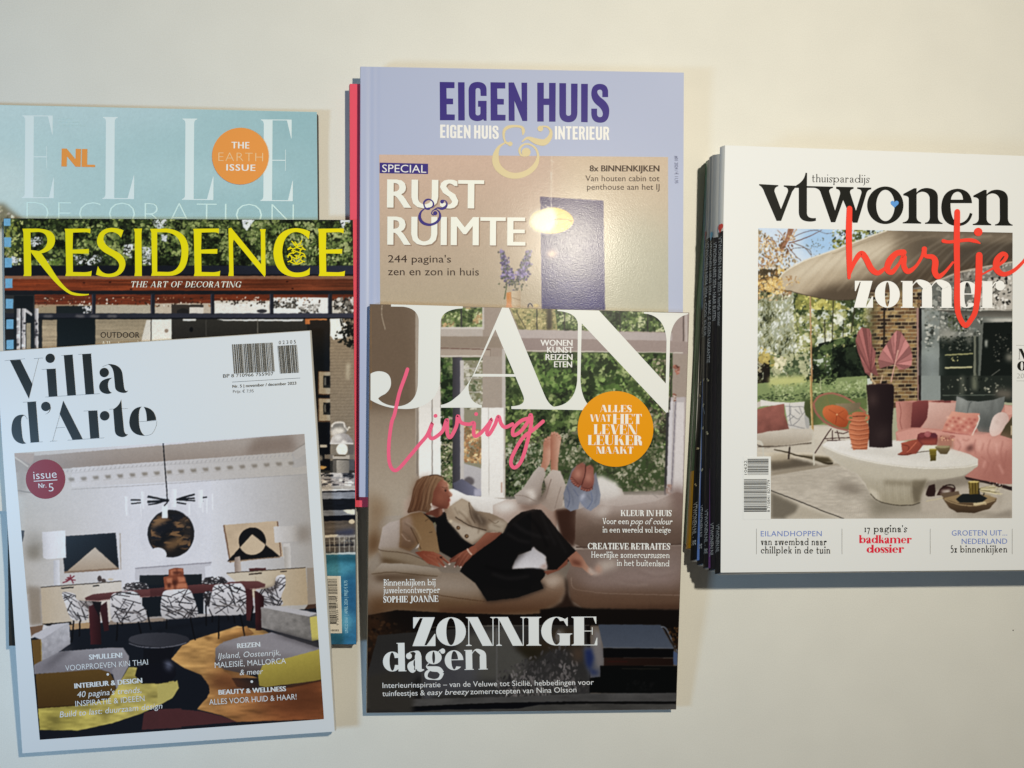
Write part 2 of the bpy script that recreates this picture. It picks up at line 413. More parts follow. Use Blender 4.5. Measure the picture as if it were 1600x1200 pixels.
    if c in 'hnmu':
        def stem(x, asc, b): g.st(x, 0, asc, b, 1)
        sp = .24 + S * .15
        if c == 'u':
            g.st(x0 + .02, .14, X, 0, 1); g.k([(x0 + .02 + S * .5, .16), (x0 + .06 + S * .5, .02), (x0 + .12 + S * .6, .015), (x0 + sp + S, .10)], [S, S * .7, h * 1.2, h]); g.st(x0 + sp + S, 0, X, 2, 1); return g.p, 2 * x0 + sp + 2 * S + .04
        stem(x0 + .02, U if c == 'h' else X, 3); x = x0 + .02; n = 2 if c == 'm' else 1
        for i in range(n):
            x2 = x + S + sp; g.k([(x + S * .8, X * .74), (x + S + sp * .35, X - h * .6), (x + S + sp * .75, X * .96), (x2 + S * .45, X * .80), (x2 + S * .5, X * .6)], [h, h * 1.3, S * .5, S * .85, S])
            g.st(x2, 0, X * .62, 3 if i == n - 1 else 3, 0); x = x2
        return g.p, x + S + x0 + .02
    if c in 'iïj':
        if c == 'j':
            g.st(x0 + .04, -.12, X, 0, 1); g.k([(x0 + .04 + S * .5, -.1), (x0 + S * .4, -.26), (x0 - .08, -.30)], [S, S * .6, h]); g.ball(x0 + .04 + S * .5, .90, max(S * .52, h * 1.1)); return g.p, 2 * x0 + S + .05
        g.st(x0 + .02, 0, X, 3, 1); g.ball(x0 + .02 + S * .5, .90, max(S * .52, h * 1.1)); return g.p, 2 * x0 + S + .04
    if c == 'k':
        g.st(x0 + .02, 0, U, 3, 1); x = x0 + .02 + S; g.d(x - .01, X * .40, x + .22, X, h * 1.2); g.d(x + .26 - S * .4, 0, x + .05, X * .62, S); g.ser(x + .21, X, h, -1); g.ser(x + .26 - S * .4, 0, S, 1); return g.p, x + .30 + S * .6
    if c == 'l': g.st(x0 + .02, 0, U, 3, 1); return g.p, 2 * x0 + S + .04
    if c == 'o': g.ring(.02 + rx, X / 2, rx, X / 2); return g.p, 2 * rx + .04
    if c == 'r':
        g.st(x0 + .02, 0, X, 3, 1); x = x0 + .02 + S; g.k([(x - S * .2, X * .72), (x + .07, X * .93), (x + .14, X * .95), (x + .20, X * .88)], [h, h * 1.2, h * 1.2, h]); g.ball(x + .17 + S * .2, X * .84, max(S * .46, h * 1.2)); return g.p, x + .24 + S * .35
    if c == 't':
        g.st(.08, .14, .86, 0, 0); g.r(.0, X - h, .26 + S, X); g.k([(.08 + S * .5, .16), (.10 + S * .6, .03), (.18 + S * .7, .015), (.26 + S * .8, .08)], [S, S * .7, h * 1.2, h]); return g.p, .28 + S
    if c == '1': g.st(e, 0, X if X < .7 else U); return g.p, 2 * e + S
    if c == '7': g.r(.02, X - h * 1.4, .40, X); g.d(.10, -.3, .40 - S * .7, X - h, S * .8); return g.p, .44
    if c == '5': g.k([(.32, U - .02), (.10, U - .02)], [h, h]); g.k([(.10, U), (.08, .56), (.22, .62), (.36, .45), (.34, .14), (.18, .0), (.04, .10)], [h, h, h, S, S, h, h * 1.5]); return g.p, .44
    if c in "'’": g.ball(.06, .92, .05 + S * .2); g.k([(.07, .9), (.06, .78), (.02, .72)], [S * .4, h, h]); return g.p, .14
    if c == '&': g.ring(.24, .25, .22, .26); g.ring(.24, .72, .15, .25); return g.p, .5
    g.r(.05, 0, .05 + S, S); return g.p, .12 + S

def serif_line(s, S_, h, X, track, sf, br):
    out = []; x = 0.0
    for gi, c in enumerate(s):
        p, w = glyph(c, S_, h, X, sf, br)
        for kind, A, B in p:
            out.append((gi, kind, [(a[0] + x, a[1]) for a in A], None if B is None else [(b[0] + x, b[1]) for b in B]))
        x += w + track
    return out, x - track

# ---------------------------------------------------------------- painter for the printed cover photographs
def vnoise(h, w, cell, seed, cy=None):
    r = np.random.RandomState(seed); cy = cy or cell
    gh, gw = int(h / cy) + 3, int(w / cell) + 3
    g = r.rand(gh, gw); y = np.arange(h) / cy; x = np.arange(w) / cell
    y0 = y.astype(int); x0 = x.astype(int); fy = (y - y0)[:, None]; fx = (x - x0)[None]
    fy = fy * fy * (3 - 2 * fy); fx = fx * fx * (3 - 2 * fx)
    a = g[y0][:, x0]; b = g[y0][:, x0 + 1]; c = g[y0 + 1][:, x0]; d = g[y0 + 1][:, x0 + 1]
    return (a * (1 - fx) + b * fx) * (1 - fy) + (c * (1 - fx) + d * fx) * fy

def blur(m, r):
    r = int(round(r))
    if r < 1: return m
    for _ in range(2):
        for ax in (0, 1):
            c = np.cumsum(np.concatenate([np.zeros_like(m.take([0], ax))] + [m.take([0], ax)] * r + [m] + [m.take([-1], ax)] * (r + 1), ax), ax)
            n = m.shape[ax]
            m = (c.take(range(2 * r + 1, 2 * r + 1 + n), ax) - c.take(range(0, n), ax)) / (2 * r + 1)
    return m

KS = 2                                        # painter samples per photograph pixel
class Canvas:
    def __init__(s, x0, y0, x1, y1, base=(128, 128, 128)):
        s.x0, s.y0 = x0, y0; s.w, s.h = int((x1 - x0) * KS), int((y1 - y0) * KS)
        s.a = np.empty((s.h, s.w, 3), np.float32); s.a[:] = base; s.F = (0, 0, 1); s.seed = 1
    def fr(s, x0=0, y0=0, k=1): s.F = (x0, y0, k); return s
    def T(s, p):
        x0, y0, k = s.F
        return [((x / k + x0 - s.x0) * KS, (y / k + y0 - s.y0) * KS) for x, y in p]
    def mask(s, q, soft=0):
        q = np.array(q); pad = int(soft * 3 + 2)
        ax, ay = np.floor(q.min(0)).astype(int) - pad; bx, by = np.ceil(q.max(0)).astype(int) + pad
        ax, ay, bx, by = max(ax, 0), max(ay, 0), min(bx, s.w), min(by, s.h)
        if bx <= ax or by <= ay: return None
        X = (np.arange(ax, bx) + .5)[None]; Y = (np.arange(ay, by) + .5)[:, None]
        m = np.zeros((by - ay, bx - ax), bool); n = len(q)
        for i in range(n):
            (xa, ya), (xb, yb) = q[i], q[(i + 1) % n]
            if ya == yb: continue
            c = (ya > Y) != (yb > Y)
            xi = xa + (Y - ya) * (xb - xa) / (yb - ya)
            m ^= c & (X < xi)
        m = m.astype(np.float32)
        if soft: m = blur(m, soft)
        return ax, ay, bx, by, m
    def comp(s, r, col, a=1.0, g=None, gd=None, tex=0, cell=(6, 6)):
        if r is None: return
        ax, ay, bx, by, m = r; col = np.array(col, np.float32)
        C = np.broadcast_to(col, m.shape + (3,))
        if g is not None:
            (gx0, gy0), (gx1, gy1) = s.T([(gd[0], gd[1]), (gd[2], gd[3])])
            X = np.arange(ax, bx)[None]; Y = np.arange(ay, by)[:, None]
            t = ((X - gx0) * (gx1 - gx0) + (Y - gy0) * (gy1 - gy0)) / ((gx1 - gx0) ** 2 + (gy1 - gy0) ** 2 + 1e-6)
            t = np.clip(t, 0, 1)[..., None]; C = col * (1 - t) + np.array(g, np.float32) * t
        if tex:
            s.seed += 1
            n = vnoise(m.shape[0], m.shape[1], cell[0] * KS, s.seed, cell[1] * KS) - .5
            n += .5 * (vnoise(m.shape[0], m.shape[1], max(cell[0] * KS / 2.7, 1), s.seed + 77, max(cell[1] * KS / 2.7, 1)) - .5)
            C = C * (1 + tex * 2 * n[..., None])
        mm = (m * a)[..., None]
        s.a[ay:by, ax:bx] = s.a[ay:by, ax:bx] * (1 - mm) + C * mm
    def p(s, pts, col, sm=0, soft=0, a=1.0, g=None, gd=None, tex=0, cell=(6, 6)):
        q = pts_of(pts)
        if sm: q = catmull(q, True, 6)
        s.comp(s.mask(s.T(q), soft * KS), col, a, g, gd, tex, cell)
    def r(s, x0, y0, x1, y1, col, **k): s.p([(x0, y0), (x1, y0), (x1, y1), (x0, y1)], col, **k)
    def l(s, pts, w, col, sm=1, soft=0, a=1.0):
        p = s.T(pts_of(pts)); k = KS / s.F[2]
        w = [max(v * k, 1.1) for v in w] if hasattr(w, '__len__') else max(w * k, 1.1)
        L, R = ribbon(p, w, smooth=bool(sm), cap=False)
        s.comp(s.mask(list(map(tuple, L)) + list(map(tuple, R[::-1])), soft * KS), col, a)
    def e(s, cx, cy, rx, ry, col, rot=0, **k):
        c, d = math.cos(rot), math.sin(rot)
        s.p([(cx + rx * math.cos(t) * c - ry * math.sin(t) * d, cy + rx * math.cos(t) * d + ry * math.sin(t) * c) for t in np.linspace(0, 2 * math.pi, 28, endpoint=False)], col, **k)
    def leaves(s, pts, n, size, pal, seed, asp=(0.35, 0.8), ang=None, clump=0.0, keep=None):
        """many small leaf-shaped dabs inside an outline"""
        r = np.random.RandomState(seed); q = np.array(s.T(pts_of(pts))); res = s.mask(q)
        if res is None: return
        ax, ay, bx, by, m = res; k = KS / s.F[2]; H_, W_ = m.shape
        nz = vnoise(H_, W_, 15 * KS, seed + 5) * .62 + vnoise(H_, W_, 6 * KS, seed + 6) * .38
        pal = np.array(pal, np.float32)
        P_ = r.rand(n, 2) * (W_, H_); jt = r.normal(0, .17, n)
        P_ = P_[np.argsort([nz[int(q[1]), int(q[0])] + .5 * j for q, j in zip(P_, jt)])]; jt = np.sort(jt) * 0 + r.normal(0, .15, n)
        for (x, y), jj in zip(P_, jt):
            if not m[int(y), int(x)]: continue
            v = nz[int(y), int(x)]
            if clump and r.rand() < clump * 2 * abs(v - .5) * 2 and v < .45: continue
            i = np.clip((v - .5) * 1.9 + .5 + jj, 0, .999); col = pal[int(i * len(pal))] * (1 + r.normal(0, .07))
            sz = (size[0] + r.rand() * (size[1] - size[0])) * k; asq = asp[0] + r.rand() * (asp[1] - asp[0])
            th = r.rand() * 3.1416 if ang is None else ang[0] + r.rand() * (ang[1] - ang[0])
            R_ = int(sz + 1); xa, ya, xb, yb = int(x) - R_, int(y) - R_, int(x) + R_ + 1, int(y) + R_ + 1
            xa, ya, xb, yb = max(xa, 0), max(ya, 0), min(xb, W_), min(yb, H_)
            if xb <= xa or yb <= ya: continue
            X = (np.arange(xa, xb) - x)[None]; Y = (np.arange(ya, yb) - y)[:, None]
            u = X * math.cos(th) + Y * math.sin(th); w = -X * math.sin(th) + Y * math.cos(th)
            mm = ((u / sz) ** 2 + (w / (sz * asq + .3)) ** 2 < 1) * m[ya:yb, xa:xb]
            t = s.a[ay + ya:ay + yb, ax + xa:ax + xb]
            t[:] = t * (1 - mm[..., None]) + col * mm[..., None]
    def finish(s, seed, sat=1.0, con=1.0, tex=.05, sharp=.5, wob=.35):
        """print look: slightly irregular edges, fine tone variation, crisp halos, grading"""
        h, w = s.h, s.w
        if wob:
            yy, xx = np.mgrid[0:h, 0:w]
            dx = (vnoise(h, w, 5 * KS, seed) - .5) * 2 * wob * KS; dy = (vnoise(h, w, 5 * KS, seed + 1) - .5) * 2 * wob * KS
            fy = np.clip(yy + dy, 0, h - 1.001); fx = np.clip(xx + dx, 0, w - 1.001); y0 = fy.astype(int); x0 = fx.astype(int); fy = (fy - y0)[..., None]; fx = (fx - x0)[..., None]
            s.a = ((s.a[y0, x0] * (1 - fx) + s.a[y0, x0 + 1] * fx) * (1 - fy) + (s.a[y0 + 1, x0] * (1 - fx) + s.a[y0 + 1, x0 + 1] * fx) * fy).astype(np.float32)
        n = sum(k * (vnoise(h, w, c * KS, seed + 10 + i) - .5) * 2 for i, (c, k) in enumerate(((1.0, .7), (2.2, .6), (6, .25), (30, .25))))
        s.a = s.a * (1 + tex * n[..., None])
        b1 = blur(s.a, 1); b3 = blur(s.a, 3)
        s.a = b1 + sharp * (b1 - b3)
        g = (s.a * np.array((.3, .59, .11), np.float32)).sum(-1, keepdims=True)
        s.a = g + (s.a - g) * sat
        if con != 1: t = np.clip(s.a / 255, 0, 1); s.a = 255 * (t + (con - 1) * (t - .42) * t * (1 - t) * 4)
        s.a = np.clip(s.a, 2, 250)
    def grain(s, amp, seed):
        s.a *= 1 + np.random.RandomState(seed).normal(0, amp, s.a.shape[:2] + (1,)).astype(np.float32)
    def sample(s, px, py):
        """smooth look-up, averaged over about one photograph pixel"""
        x = (px - s.x0) * KS - .5; y = (py - s.y0) * KS - .5; acc = 0
        for dx in (-.5, .5):
            for dy in (-.5, .5):
                fx = np.clip(x + dx, 0, s.w - 1.001); fy = np.clip(y + dy, 0, s.h - 1.001); xi = fx.astype(int); yi = fy.astype(int); fx = (fx - xi)[..., None]; fy = (fy - yi)[..., None]
                acc = acc + (s.a[yi, xi] * (1 - fx) + s.a[yi, xi + 1] * fx) * (1 - fy) + (s.a[yi + 1, xi] * (1 - fx) + s.a[yi + 1, xi + 1] * fx) * fy
        return np.clip(acc / 4, 3, 255)

def photo_mesh(name, canvas, quad, P, parent, material, lift=0.00005, step=1.0):
    """dense sheet on the cover that carries the printed photograph as ink colours"""
    q = np.array(quad, float)
    nu = int(max(np.hypot(*(q[1] - q[0])), np.hypot(*(q[2] - q[3]))) / step) + 1
    nv = int(max(np.hypot(*(q[3] - q[0])), np.hypot(*(q[2] - q[1]))) / step) + 1
    U, V = np.meshgrid(np.linspace(0, 1, nu), np.linspace(0, 1, nv))
    A = lambda i: (q[0, i] * (1 - U) + q[1, i] * U) * (1 - V) + (q[3, i] * (1 - U) + q[2, i] * U) * V
    px, py = A(0), A(1)
    C = canvas.sample(px, py)
    rgb = np.clip(lin(C) / light_at(px, py), 0.003, 0.93)
    co = P(px.ravel(), py.ravel(), lift, True)
    me = bpy.data.meshes.new(name); n = nu * nv
    idx = np.arange(n).reshape(nv, nu)
    f = np.stack([idx[1:, :-1], idx[1:, 1:], idx[:-1, 1:], idx[:-1, :-1]], -1).reshape(-1, 4)
    me.vertices.add(n); me.vertices.foreach_set('co', co.astype(np.float32).ravel())
    me.loops.add(f.size); me.loops.foreach_set('vertex_index', f.ravel().astype(np.int32))
    me.polygons.add(len(f)); me.polygons.foreach_set('loop_start', np.arange(0, f.size, 4, dtype=np.int32))
    me.update(calc_edges=True)
    at = me.attributes.new('ink', 'FLOAT_COLOR', 'POINT')
    at.data.foreach_set('color', np.concatenate([rgb.reshape(-1, 3), np.ones((n, 1))], 1).astype(np.float32).ravel())
    return link(name, me, parent, material, smooth=True)

# ---------------------------------------------------------------- magazines
class Mag:
    """a bound magazine seen from above; quad = photograph pixels of the cover corners TL TR BR BL,
    z = height of the cover, bend = (v0, drop, power): the part past v0 sags by drop"""
    def __init__(s, label, quad, z, thick, bend=None, cover=(.80, .80, .78), edge=(.75, .73, .68), spine=None, back=(.7, .7, .7), rough=.34, group=None, gutter=0.0, tilt=0.0, jut=0.0, bow=.0005, curl=.0016):
        s.q = np.array(quad, float); s.z = z; s.t = thick; s.b = bend; s.gut = gutter; s.tilt = tilt; s.bow = bow; s.curl = curl
        M = np.stack([s.q[1] - s.q[0], s.q[3] - s.q[0]], 1); s.Mi = np.linalg.inv(M)
        c = s.q.mean(0); base = W3(c[0], c[1], z - thick)
        s.root = empty('magazine', base, label, 'magazine', group)
        us = [k * .005 for k in range(17)] + [.08 + .92 * k / 24 for k in range(1, 25)]
        nu, nv = len(us) - 1, 40
        g = [[s.grid(us[i], j / nv) for i in range(nu + 1)] for j in range(nv + 1)]
        def sheet(dz, flip=False):
            m = MB(); v = [p + Vector((0, 0, dz)) for r in g for p in r]; w = nu + 1
            fs = [(j * w + i, (j + 1) * w + i, (j + 1) * w + i + 1, j * w + i + 1) for j in range(nv) for i in range(nu)]
            m.add(v, [f[::-1] for f in fs] if flip else fs); return m
        cm = mat('cover_' + label[:18], cover, rough=rough, bump=.12, bscale=1500) if not isinstance(cover, bpy.types.Material) else cover
        s.cm = cm
        sheet(0).build('front_cover', cm, s.root, True)
        sheet(-thick + .0001, True).build('back_cover', mat('back_' + label[:18], back, rough=.4), s.root, True)
        # block of pages: the three cut sides plus its hidden top and bottom
        out = [g[0][i] for i in range(nu + 1)] + [g[j][nu] for j in range(1, nv + 1)] + [g[nv][i] for i in range(nu - 1, -1, -1)]
        ctr = sum(out, Vector()) / len(out)
        m = MB(); lv = []
        for d in (-.00012, -thick * .35, -thick * .7, -thick + .0002):
            lv.append([p + Vector((0, 0, d)) - (p - ctr).normalized() * ((.0005 if d > -.0004 or d < -thick * .9 else .0004 + .0003 * math.sin(d * 9000)) - (jut if d < -.0004 and d > -thick * .9 else 0)) for p in out])
        n = len(out); v = [p for r in lv for p in r]
        m.add(v, [(k * n + i, (k + 1) * n + i, (k + 1) * n + i + 1, k * n + i + 1) for k in range(3) for i in range(n - 1)])
        m.build('pages', mat('pages_' + label[:18], edge, rough=.8, bump=.3, bscale=3000), s.root)
        # spine: a shallow rounded strip along the left edge
        m = MB(); lft = [g[j][0] for j in range(nv + 1)]; K = 6
        ang = (Vector(g[0][0]) - Vector(g[0][1])).normalized()
        v = [p + ang * (thick * .10 * math.sin(math.pi * k / K)) + Vector((0, 0, -thick * k / K)) for p in lft for k in range(K + 1)]
        m.add(v, [(j * (K + 1) + k, j * (K + 1) + k + 1, (j + 1) * (K + 1) + k + 1, (j + 1) * (K + 1) + k) for j in range(nv) for k in range(K)])
        m.build('spine', cm if spine is None else mat('spine_' + label[:18], spine, rough=.35), s.root, True)
    def zf(s, px, py):
        d0 = np.asarray(px, float) - s.q[0, 0]; d1 = np.asarray(py, float) - s.q[0, 1]
        u = s.Mi[0, 0] * d0 + s.Mi[0, 1] * d1; v = s.Mi[1, 0] * d0 + s.Mi[1, 1] * d1
        z = s.z - s.tilt * (u - .5) + s.bow * np.sin(3.1416 * np.clip(u, 0, 1)) * np.sin(2.2 * np.clip(v, 0, 1) + .4)
        if s.b: z = z - s.b[1] * np.clip((v - s.b[0]) / (1 - s.b[0]), 0, 1.2) ** s.b[2]
        z = z + s.curl * np.clip((u - .80) / .20, 0, 1) ** 2 * (np.clip((v - .84) / .16, 0, 1) ** 2 + .8 * np.clip((.12 - v) / .12, 0, 1) ** 2)
        if s.gut: z = z - s.gut * (np.exp(-((u - .030) / .007) ** 2) + .5 * np.exp(-((u - .050) / .006) ** 2))
        return z
    def P(s, px, py, l=0.0, arr=False):
        z = s.zf(px, py) + l
        if arr:
            x, y = ground(px, py, z); return np.stack([x, y, z], -1)
        return W3(px, py, float(z))
    def grid(s, u, v):
        q = (s.q[0] * (1 - u) + s.q[1] * u) * (1 - v) + (s.q[3] * (1 - u) + s.q[2] * u) * v
        return s.P(q[0], q[1])
    def pr(s, base=0.00010): return Print(s.P, base)

PHOTO_INK = mat('printed_photo', vcol=True, rough=.30, bump=.12, bscale=1500)
PHOTO_GLOSS = mat('printed_photo_glossy', vcol=True, rough=.21, bump=1.0, bscale=1150, spec=.155, bdist=.000058)

def bars(pr, quad, seed, n=42, horiz=False, mi=0):
    """bar code: black bars across a quad TL TR BR BL"""
    r = random.Random(seed); q = np.array(quad, float); t = 0.0
    unit = 1.0 / n
    B = lambda u, v: tuple((q[0] * (1 - u) + q[1] * u) * (1 - v) + (q[3] * (1 - u) + q[2] * u) * v)
    while t < 1 - unit * .5:
        w = unit * r.choice([.45, .45, .9, 1.35]); e = min(t + w, 1.0)
        if horiz: pr.poly([B(0, t), B(1, t), B(1, e), B(0, e)], mi)
        else: pr.poly([B(t, 0), B(e, 0), B(e, 1), B(t, 1)], mi)
        pr.k -= 1
        t = e + unit * r.choice([.45, .45, .9, .9])

# ---------------------------------------------------------------- the table
tm = MB(); tm.add([(-1.6, -1.3, 0), (1.6, -1.3, 0), (1.6, 1.3, 0), (-1.6, 1.3, 0),
                   (-1.6, -1.3, -.03), (1.6, -1.3, -.03), (1.6, 1.3, -.03), (-1.6, 1.3, -.03)],
                  [(0, 1, 2, 3), (7, 6, 5, 4), (0, 4, 5, 1), (1, 5, 6, 2), (2, 6, 7, 3), (3, 7, 4, 0)])
tab = tm.build('table_top', mat('white_laminate', (.80, .78, .728), rough=.5, bump=.25, bscale=700, mottled=.075))
tab['kind'] = 'structure'; tab['label'] = 'plain white table top under the magazines'

# ---------------------------------------------------------------- narrow block capitals (cap height 100, y down)
BLOCK = {
    'E': (39, ['M0 0 L39 0 L39 16 L18 16 L18 43 L35 43 L35 58 L18 58 L18 84 L39 84 L39 100 L0 100 Z']),
    'I': (17, ['M0 0 L17 0 L17 100 L0 100 Z']),
    'G': (47, ['M47 37 L31 37 L31 22 Q31 15 24 15 Q18 15 18 22 L18 80 Q18 86 24 86 Q31 86 31 79 L31 64 L25 64 L25 49 L47 49 L47 100 L41 100 L38 96 Q33 101 23 101 Q1 101 1 79 L0 22 Q1 0 24 0 Q47 1 47 21 Z']),
    'N': (49, ['M0 0 L14 0 L34 51 L34 0 L49 0 L49 100 L37 100 L15 48 L16 100 L0 100 Z']),
    'H': (47, ['M0 0 L17 0 L17 40 L30 40 L30 0 L47 0 L47 100 L30 100 L30 57 L17 57 L17 100 L0 100 Z']),
    'U': (47, ['M0 0 L18 0 L18 78 Q18 84 24 84 Q30 84 30 78 L30 0 L47 0 L47 76 Q46 101 24 101 Q1 101 0 76 Z']),
    'S': (47, ['M44 34 L29 34 L29 21 Q28 15 22 15 Q15 15 15 21 Q16 29 27 37 Q47 51 47 70 Q47 101 24 101 Q0 101 0 75 L0 64 L15 64 L15 79 Q15 86 23 87 Q30 86 30 77 Q29 67 18 57 Q0 45 0 25 Q0 0 22 0 Q44 0 44 23 Z']),
    'T': (41, ['M0 0 L41 0 L41 16 L29 16 L29 100 L12 100 L12 16 L0 16 Z']),
    'R': (45, ['M0 0 L17 0 L17 100 L0 100 Z', 'M17 0 L24 0 Q44 1 44 26 Q44 45 35 50 L46 100 L29 100 L21 57 L17 57 L17 43 L20 43 Q28 42 28 28 Q28 15 20 15 L17 15 Z'])}
def block_text(t, s, x0, y0, x1, y1, h, gap=8):
    """narrow capitals with the baseline from (x0, y0) to (x1, y1)"""
    wid = sum(BLOCK[c][0] if c != ' ' else 10 for c in s) + gap * (len(s) - 1); k = (x1 - x0) / wid; x = 0
    for c in s:
        if c != ' ':
            for p in BLOCK[c][1]: t.poly([(x0 + (x + a) * k, y0 + (y1 - y0) * (x + a) / wid - h + b * h / 100) for a, b in bez(p)])
        x += (BLOCK[c][0] if c != ' ' else 10) + gap
# ================================================================ teal magazine at the top left
LEFT = 'magazines spread over the left of the table'
el = Mag('teal magazine with pale spaced capitals and an orange disc',
         [(-42, 163), (495, 175), (500, 806), (-38, 798)], .0075, .0073, cover=ink((158, 198, 203), 250, 250),
         edge=(.10, .09, .08), back=(.05, .05, .05), group=LEFT)
c = Canvas(-45, 155, 505, 815, (150, 194, 199))
c.r(-45, 155, 505, 815, (164, 202, 209), g=(144, 190, 194), gd=(0, 160, 380, 360))
c.e(120, 170, 190, 30, (172, 204, 212), soft=22, a=.5); c.e(10, 290, 60, 50, (186, 212, 214), soft=24, a=.6)
c.e(330, 275, 130, 24, (160, 202, 206), soft=14, a=.6); c.p('410,165 505,165 505,240 430,205', (138, 186, 190), soft=8, a=.7)
c.r(-45, 346, 505, 815, (196, 192, 178), soft=3)
c.p('-45,330 0,318 14,326 34,345 10,356 -45,360', (120, 116, 88), sm=1, soft=4)
c.leaves('-45,322 0,320 30,345 0,362 -45,380', 260, (2, 4), [(92, 88, 60), (130, 128, 95), (170, 165, 130), (196, 190, 170)], 3)
c.finish(4, .72, 1.0, .02, .3, 0); c.grain(.012, 4)
photo_mesh('cover_photo', c, [(-42, 163.4), (494.6, 175.3), (499.6, 806), (-38, 798)], el.P, el.root, PHOTO_INK, step=1.6)
pale = inkmat('ink_pale_grey', (206, 222, 223), 250, 250)
for ch, x0, x1, yb, yt in (('E', 95, 247, 484, 115), ('L', 455, 608, 488, 122), ('L', 810, 962, 492, 129), ('E', 1160, 1314, 497, 133)):
    t = el.pr().fr(0, 140, 2.857); t.serif(ch, x0, yb, x1, yb + 1, yb - yt, st=.165, hair=.011, sf=.055, br=1); t.build('title_letter', pale, el.root)
t = el.pr(.00020)
t.sans('DECORATION', 41, 351, 459, 355, 37, bold=-.028, track=1.12)
t.build('subtitle_lettering', inkmat('ink_pale_teal', (196, 224, 222), 250, 330), el.root)
orange = inkmat('ink_orange', (248, 148, 74), 300, 245)
t = el.pr(.00026).fr(0, 140, 2.857); t.sans('NL', 274, 343, 424, 346, 80, bold=.055); t.build('country_mark', orange, el.root)
t = el.pr(.00060).fr(0, 140, 2.857); t.disc(1073, 297, 127); bd = t.build('round_badge', orange, el.root)
t = el.pr(.00064).fr(0, 140, 2.857)
t.sans('EARTH', 975, 319, 1174, 321, 39, bold=-.02, track=1.1); t.build('badge_lettering', inkmat('ink_badge_peach', (252, 196, 148), 375, 245), bd); t = el.pr(.00064).fr(0, 140, 2.857)
t.sans('THE', 1033, 262, 1113, 263, 29, bold=.03, track=1.1); t.sans('ISSUE', 1010, 361, 1140, 363, 28, bold=.03, track=1.15)
t.build('badge_lettering', inkmat('ink_badge_white', (246, 232, 220), 375, 245), bd)
t = el.pr(.00026)
for i, w in enumerate((23, 33, 42)):
    t.sans(('wonen', 'interieur, kunst', 'en architectuur nr 2')[i], 91, 186.5 + 5 * i, 91 + w, 187 + 5 * i, 2.6)
t.build('cover_line', inkmat('ink_faint_teal', (180, 208, 212), 110, 190), el.root)

# ================================================================ magazine with the yellow capitals
re = Mag('magazine with big yellow capitals above a glass house among trees',
         [(5.5, 341), (551.5, 343.6), (557, 1007), (14, 1009)], .0150, .0072, bend=(.62, .0040, 1.6), cover=ink((60, 60, 58), 280, 560),
         edge=(.55, .52, .47), back=(.3, .3, .3), group=LEFT, curl=0.0)
c = Canvas(0, 335, 562, 1012, (52, 52, 50)); F1 = (0, 320, 5); F2 = (280, 320, 5); F3 = (460, 500, 10); F4 = (460, 620, 10); F5 = (460, 740, 10); F6 = (460, 860, 8)
# hedge and trees
c.r(0, 338, 562, 417, (40, 48, 32))
c.leaves('0,338 562,338 562,417 0,417', 5200, (1.6, 3.6), [(20, 24, 16), (30, 38, 22), (44, 54, 30), (60, 74, 40), (84, 98, 54), (112, 124, 72)], 11)
c.leaves('120,340 290,340 290,400 120,400', 700, (1.5, 3.2), [(28, 34, 22), (52, 66, 36), (96, 112, 60), (140, 150, 92)], 12)
c.fr(*F1)
for q in ('230,250 330,255 340,300 260,330 225,300', '560,390 700,400 800,370 810,440 720,470 600,465', '960,300 1040,310 1030,420 960,380', '1110,320 1180,340 1180,470 1115,460', '90,400 170,420 160,475 90,470', '1180,120 1300,110 1310,160 1230,200', '1260,230 1310,240 1300,290 1260,280', '300,420 420,430 410,470 310,470'):
    c.leaves(q, 230, (3, 9), [(200, 204, 208), (168, 176, 178), (96, 102, 92), (40, 44, 34), (222, 222, 224)], len(q), clump=.2)
c.leaves('90,110 180,110 190,470 60,470', 130, (6, 15), [(120, 130, 60), (60, 72, 40), (170, 176, 110), (44, 52, 36)], 14)
c.leaves('380,420 480,420 480,475 380,475', 60, (6, 12), [(120, 140, 70), (90, 110, 50)], 15)
c.fr(*F2)
c.leaves('490,115 590,115 530,200 500,175', 190, (4, 12), [(214, 220, 226), (200, 208, 214), (150, 160, 150)], 16)
c.leaves('1250,118 1340,118 1330,140 1280,185', 110, (4, 11), [(216, 220, 226), (196, 204, 210)], 17)
c.leaves('60,130 480,130 480,470 60,470', 900, (5, 15), [(28, 36, 20), (46, 58, 30), (78, 92, 48), (128, 138, 84)], 18)
c.leaves('560,130 1340,130 1340,470 560,470', 1500, (5, 14), [(34, 42, 24), (62, 76, 40), (96, 112, 62), (146, 154, 102)], 19)
# roof edge and wooden beam
c.fr(); c.r(0, 415, 562, 431.5, (26, 29, 36), g=(46, 50, 64), gd=(200, 0, 500, 0)); c.r(250, 428.5, 562, 431.5, (22, 22, 28))
c.r(0, 431, 562, 437, (128, 92, 70)); c.r(0, 436, 562, 454.5, (122, 58, 28), g=(104, 56, 34), gd=(0, 0, 560, 0), tex=.22, cell=(60, 2))
for i in range(16): c.l([(20 + i * 36, 438 + (i * 7) % 14), (60 + i * 36, 438.6 + (i * 7) % 14)], .7, (80, 36, 18), a=.6)
for x, y in ((172, 441), (205, 452), (131, 442), (449, 440), (457, 451), (350, 449)): c.e(x, y, 1.8, 1.1, (52, 22, 12))
c.r(0, 454, 562, 461, (30, 32, 36))
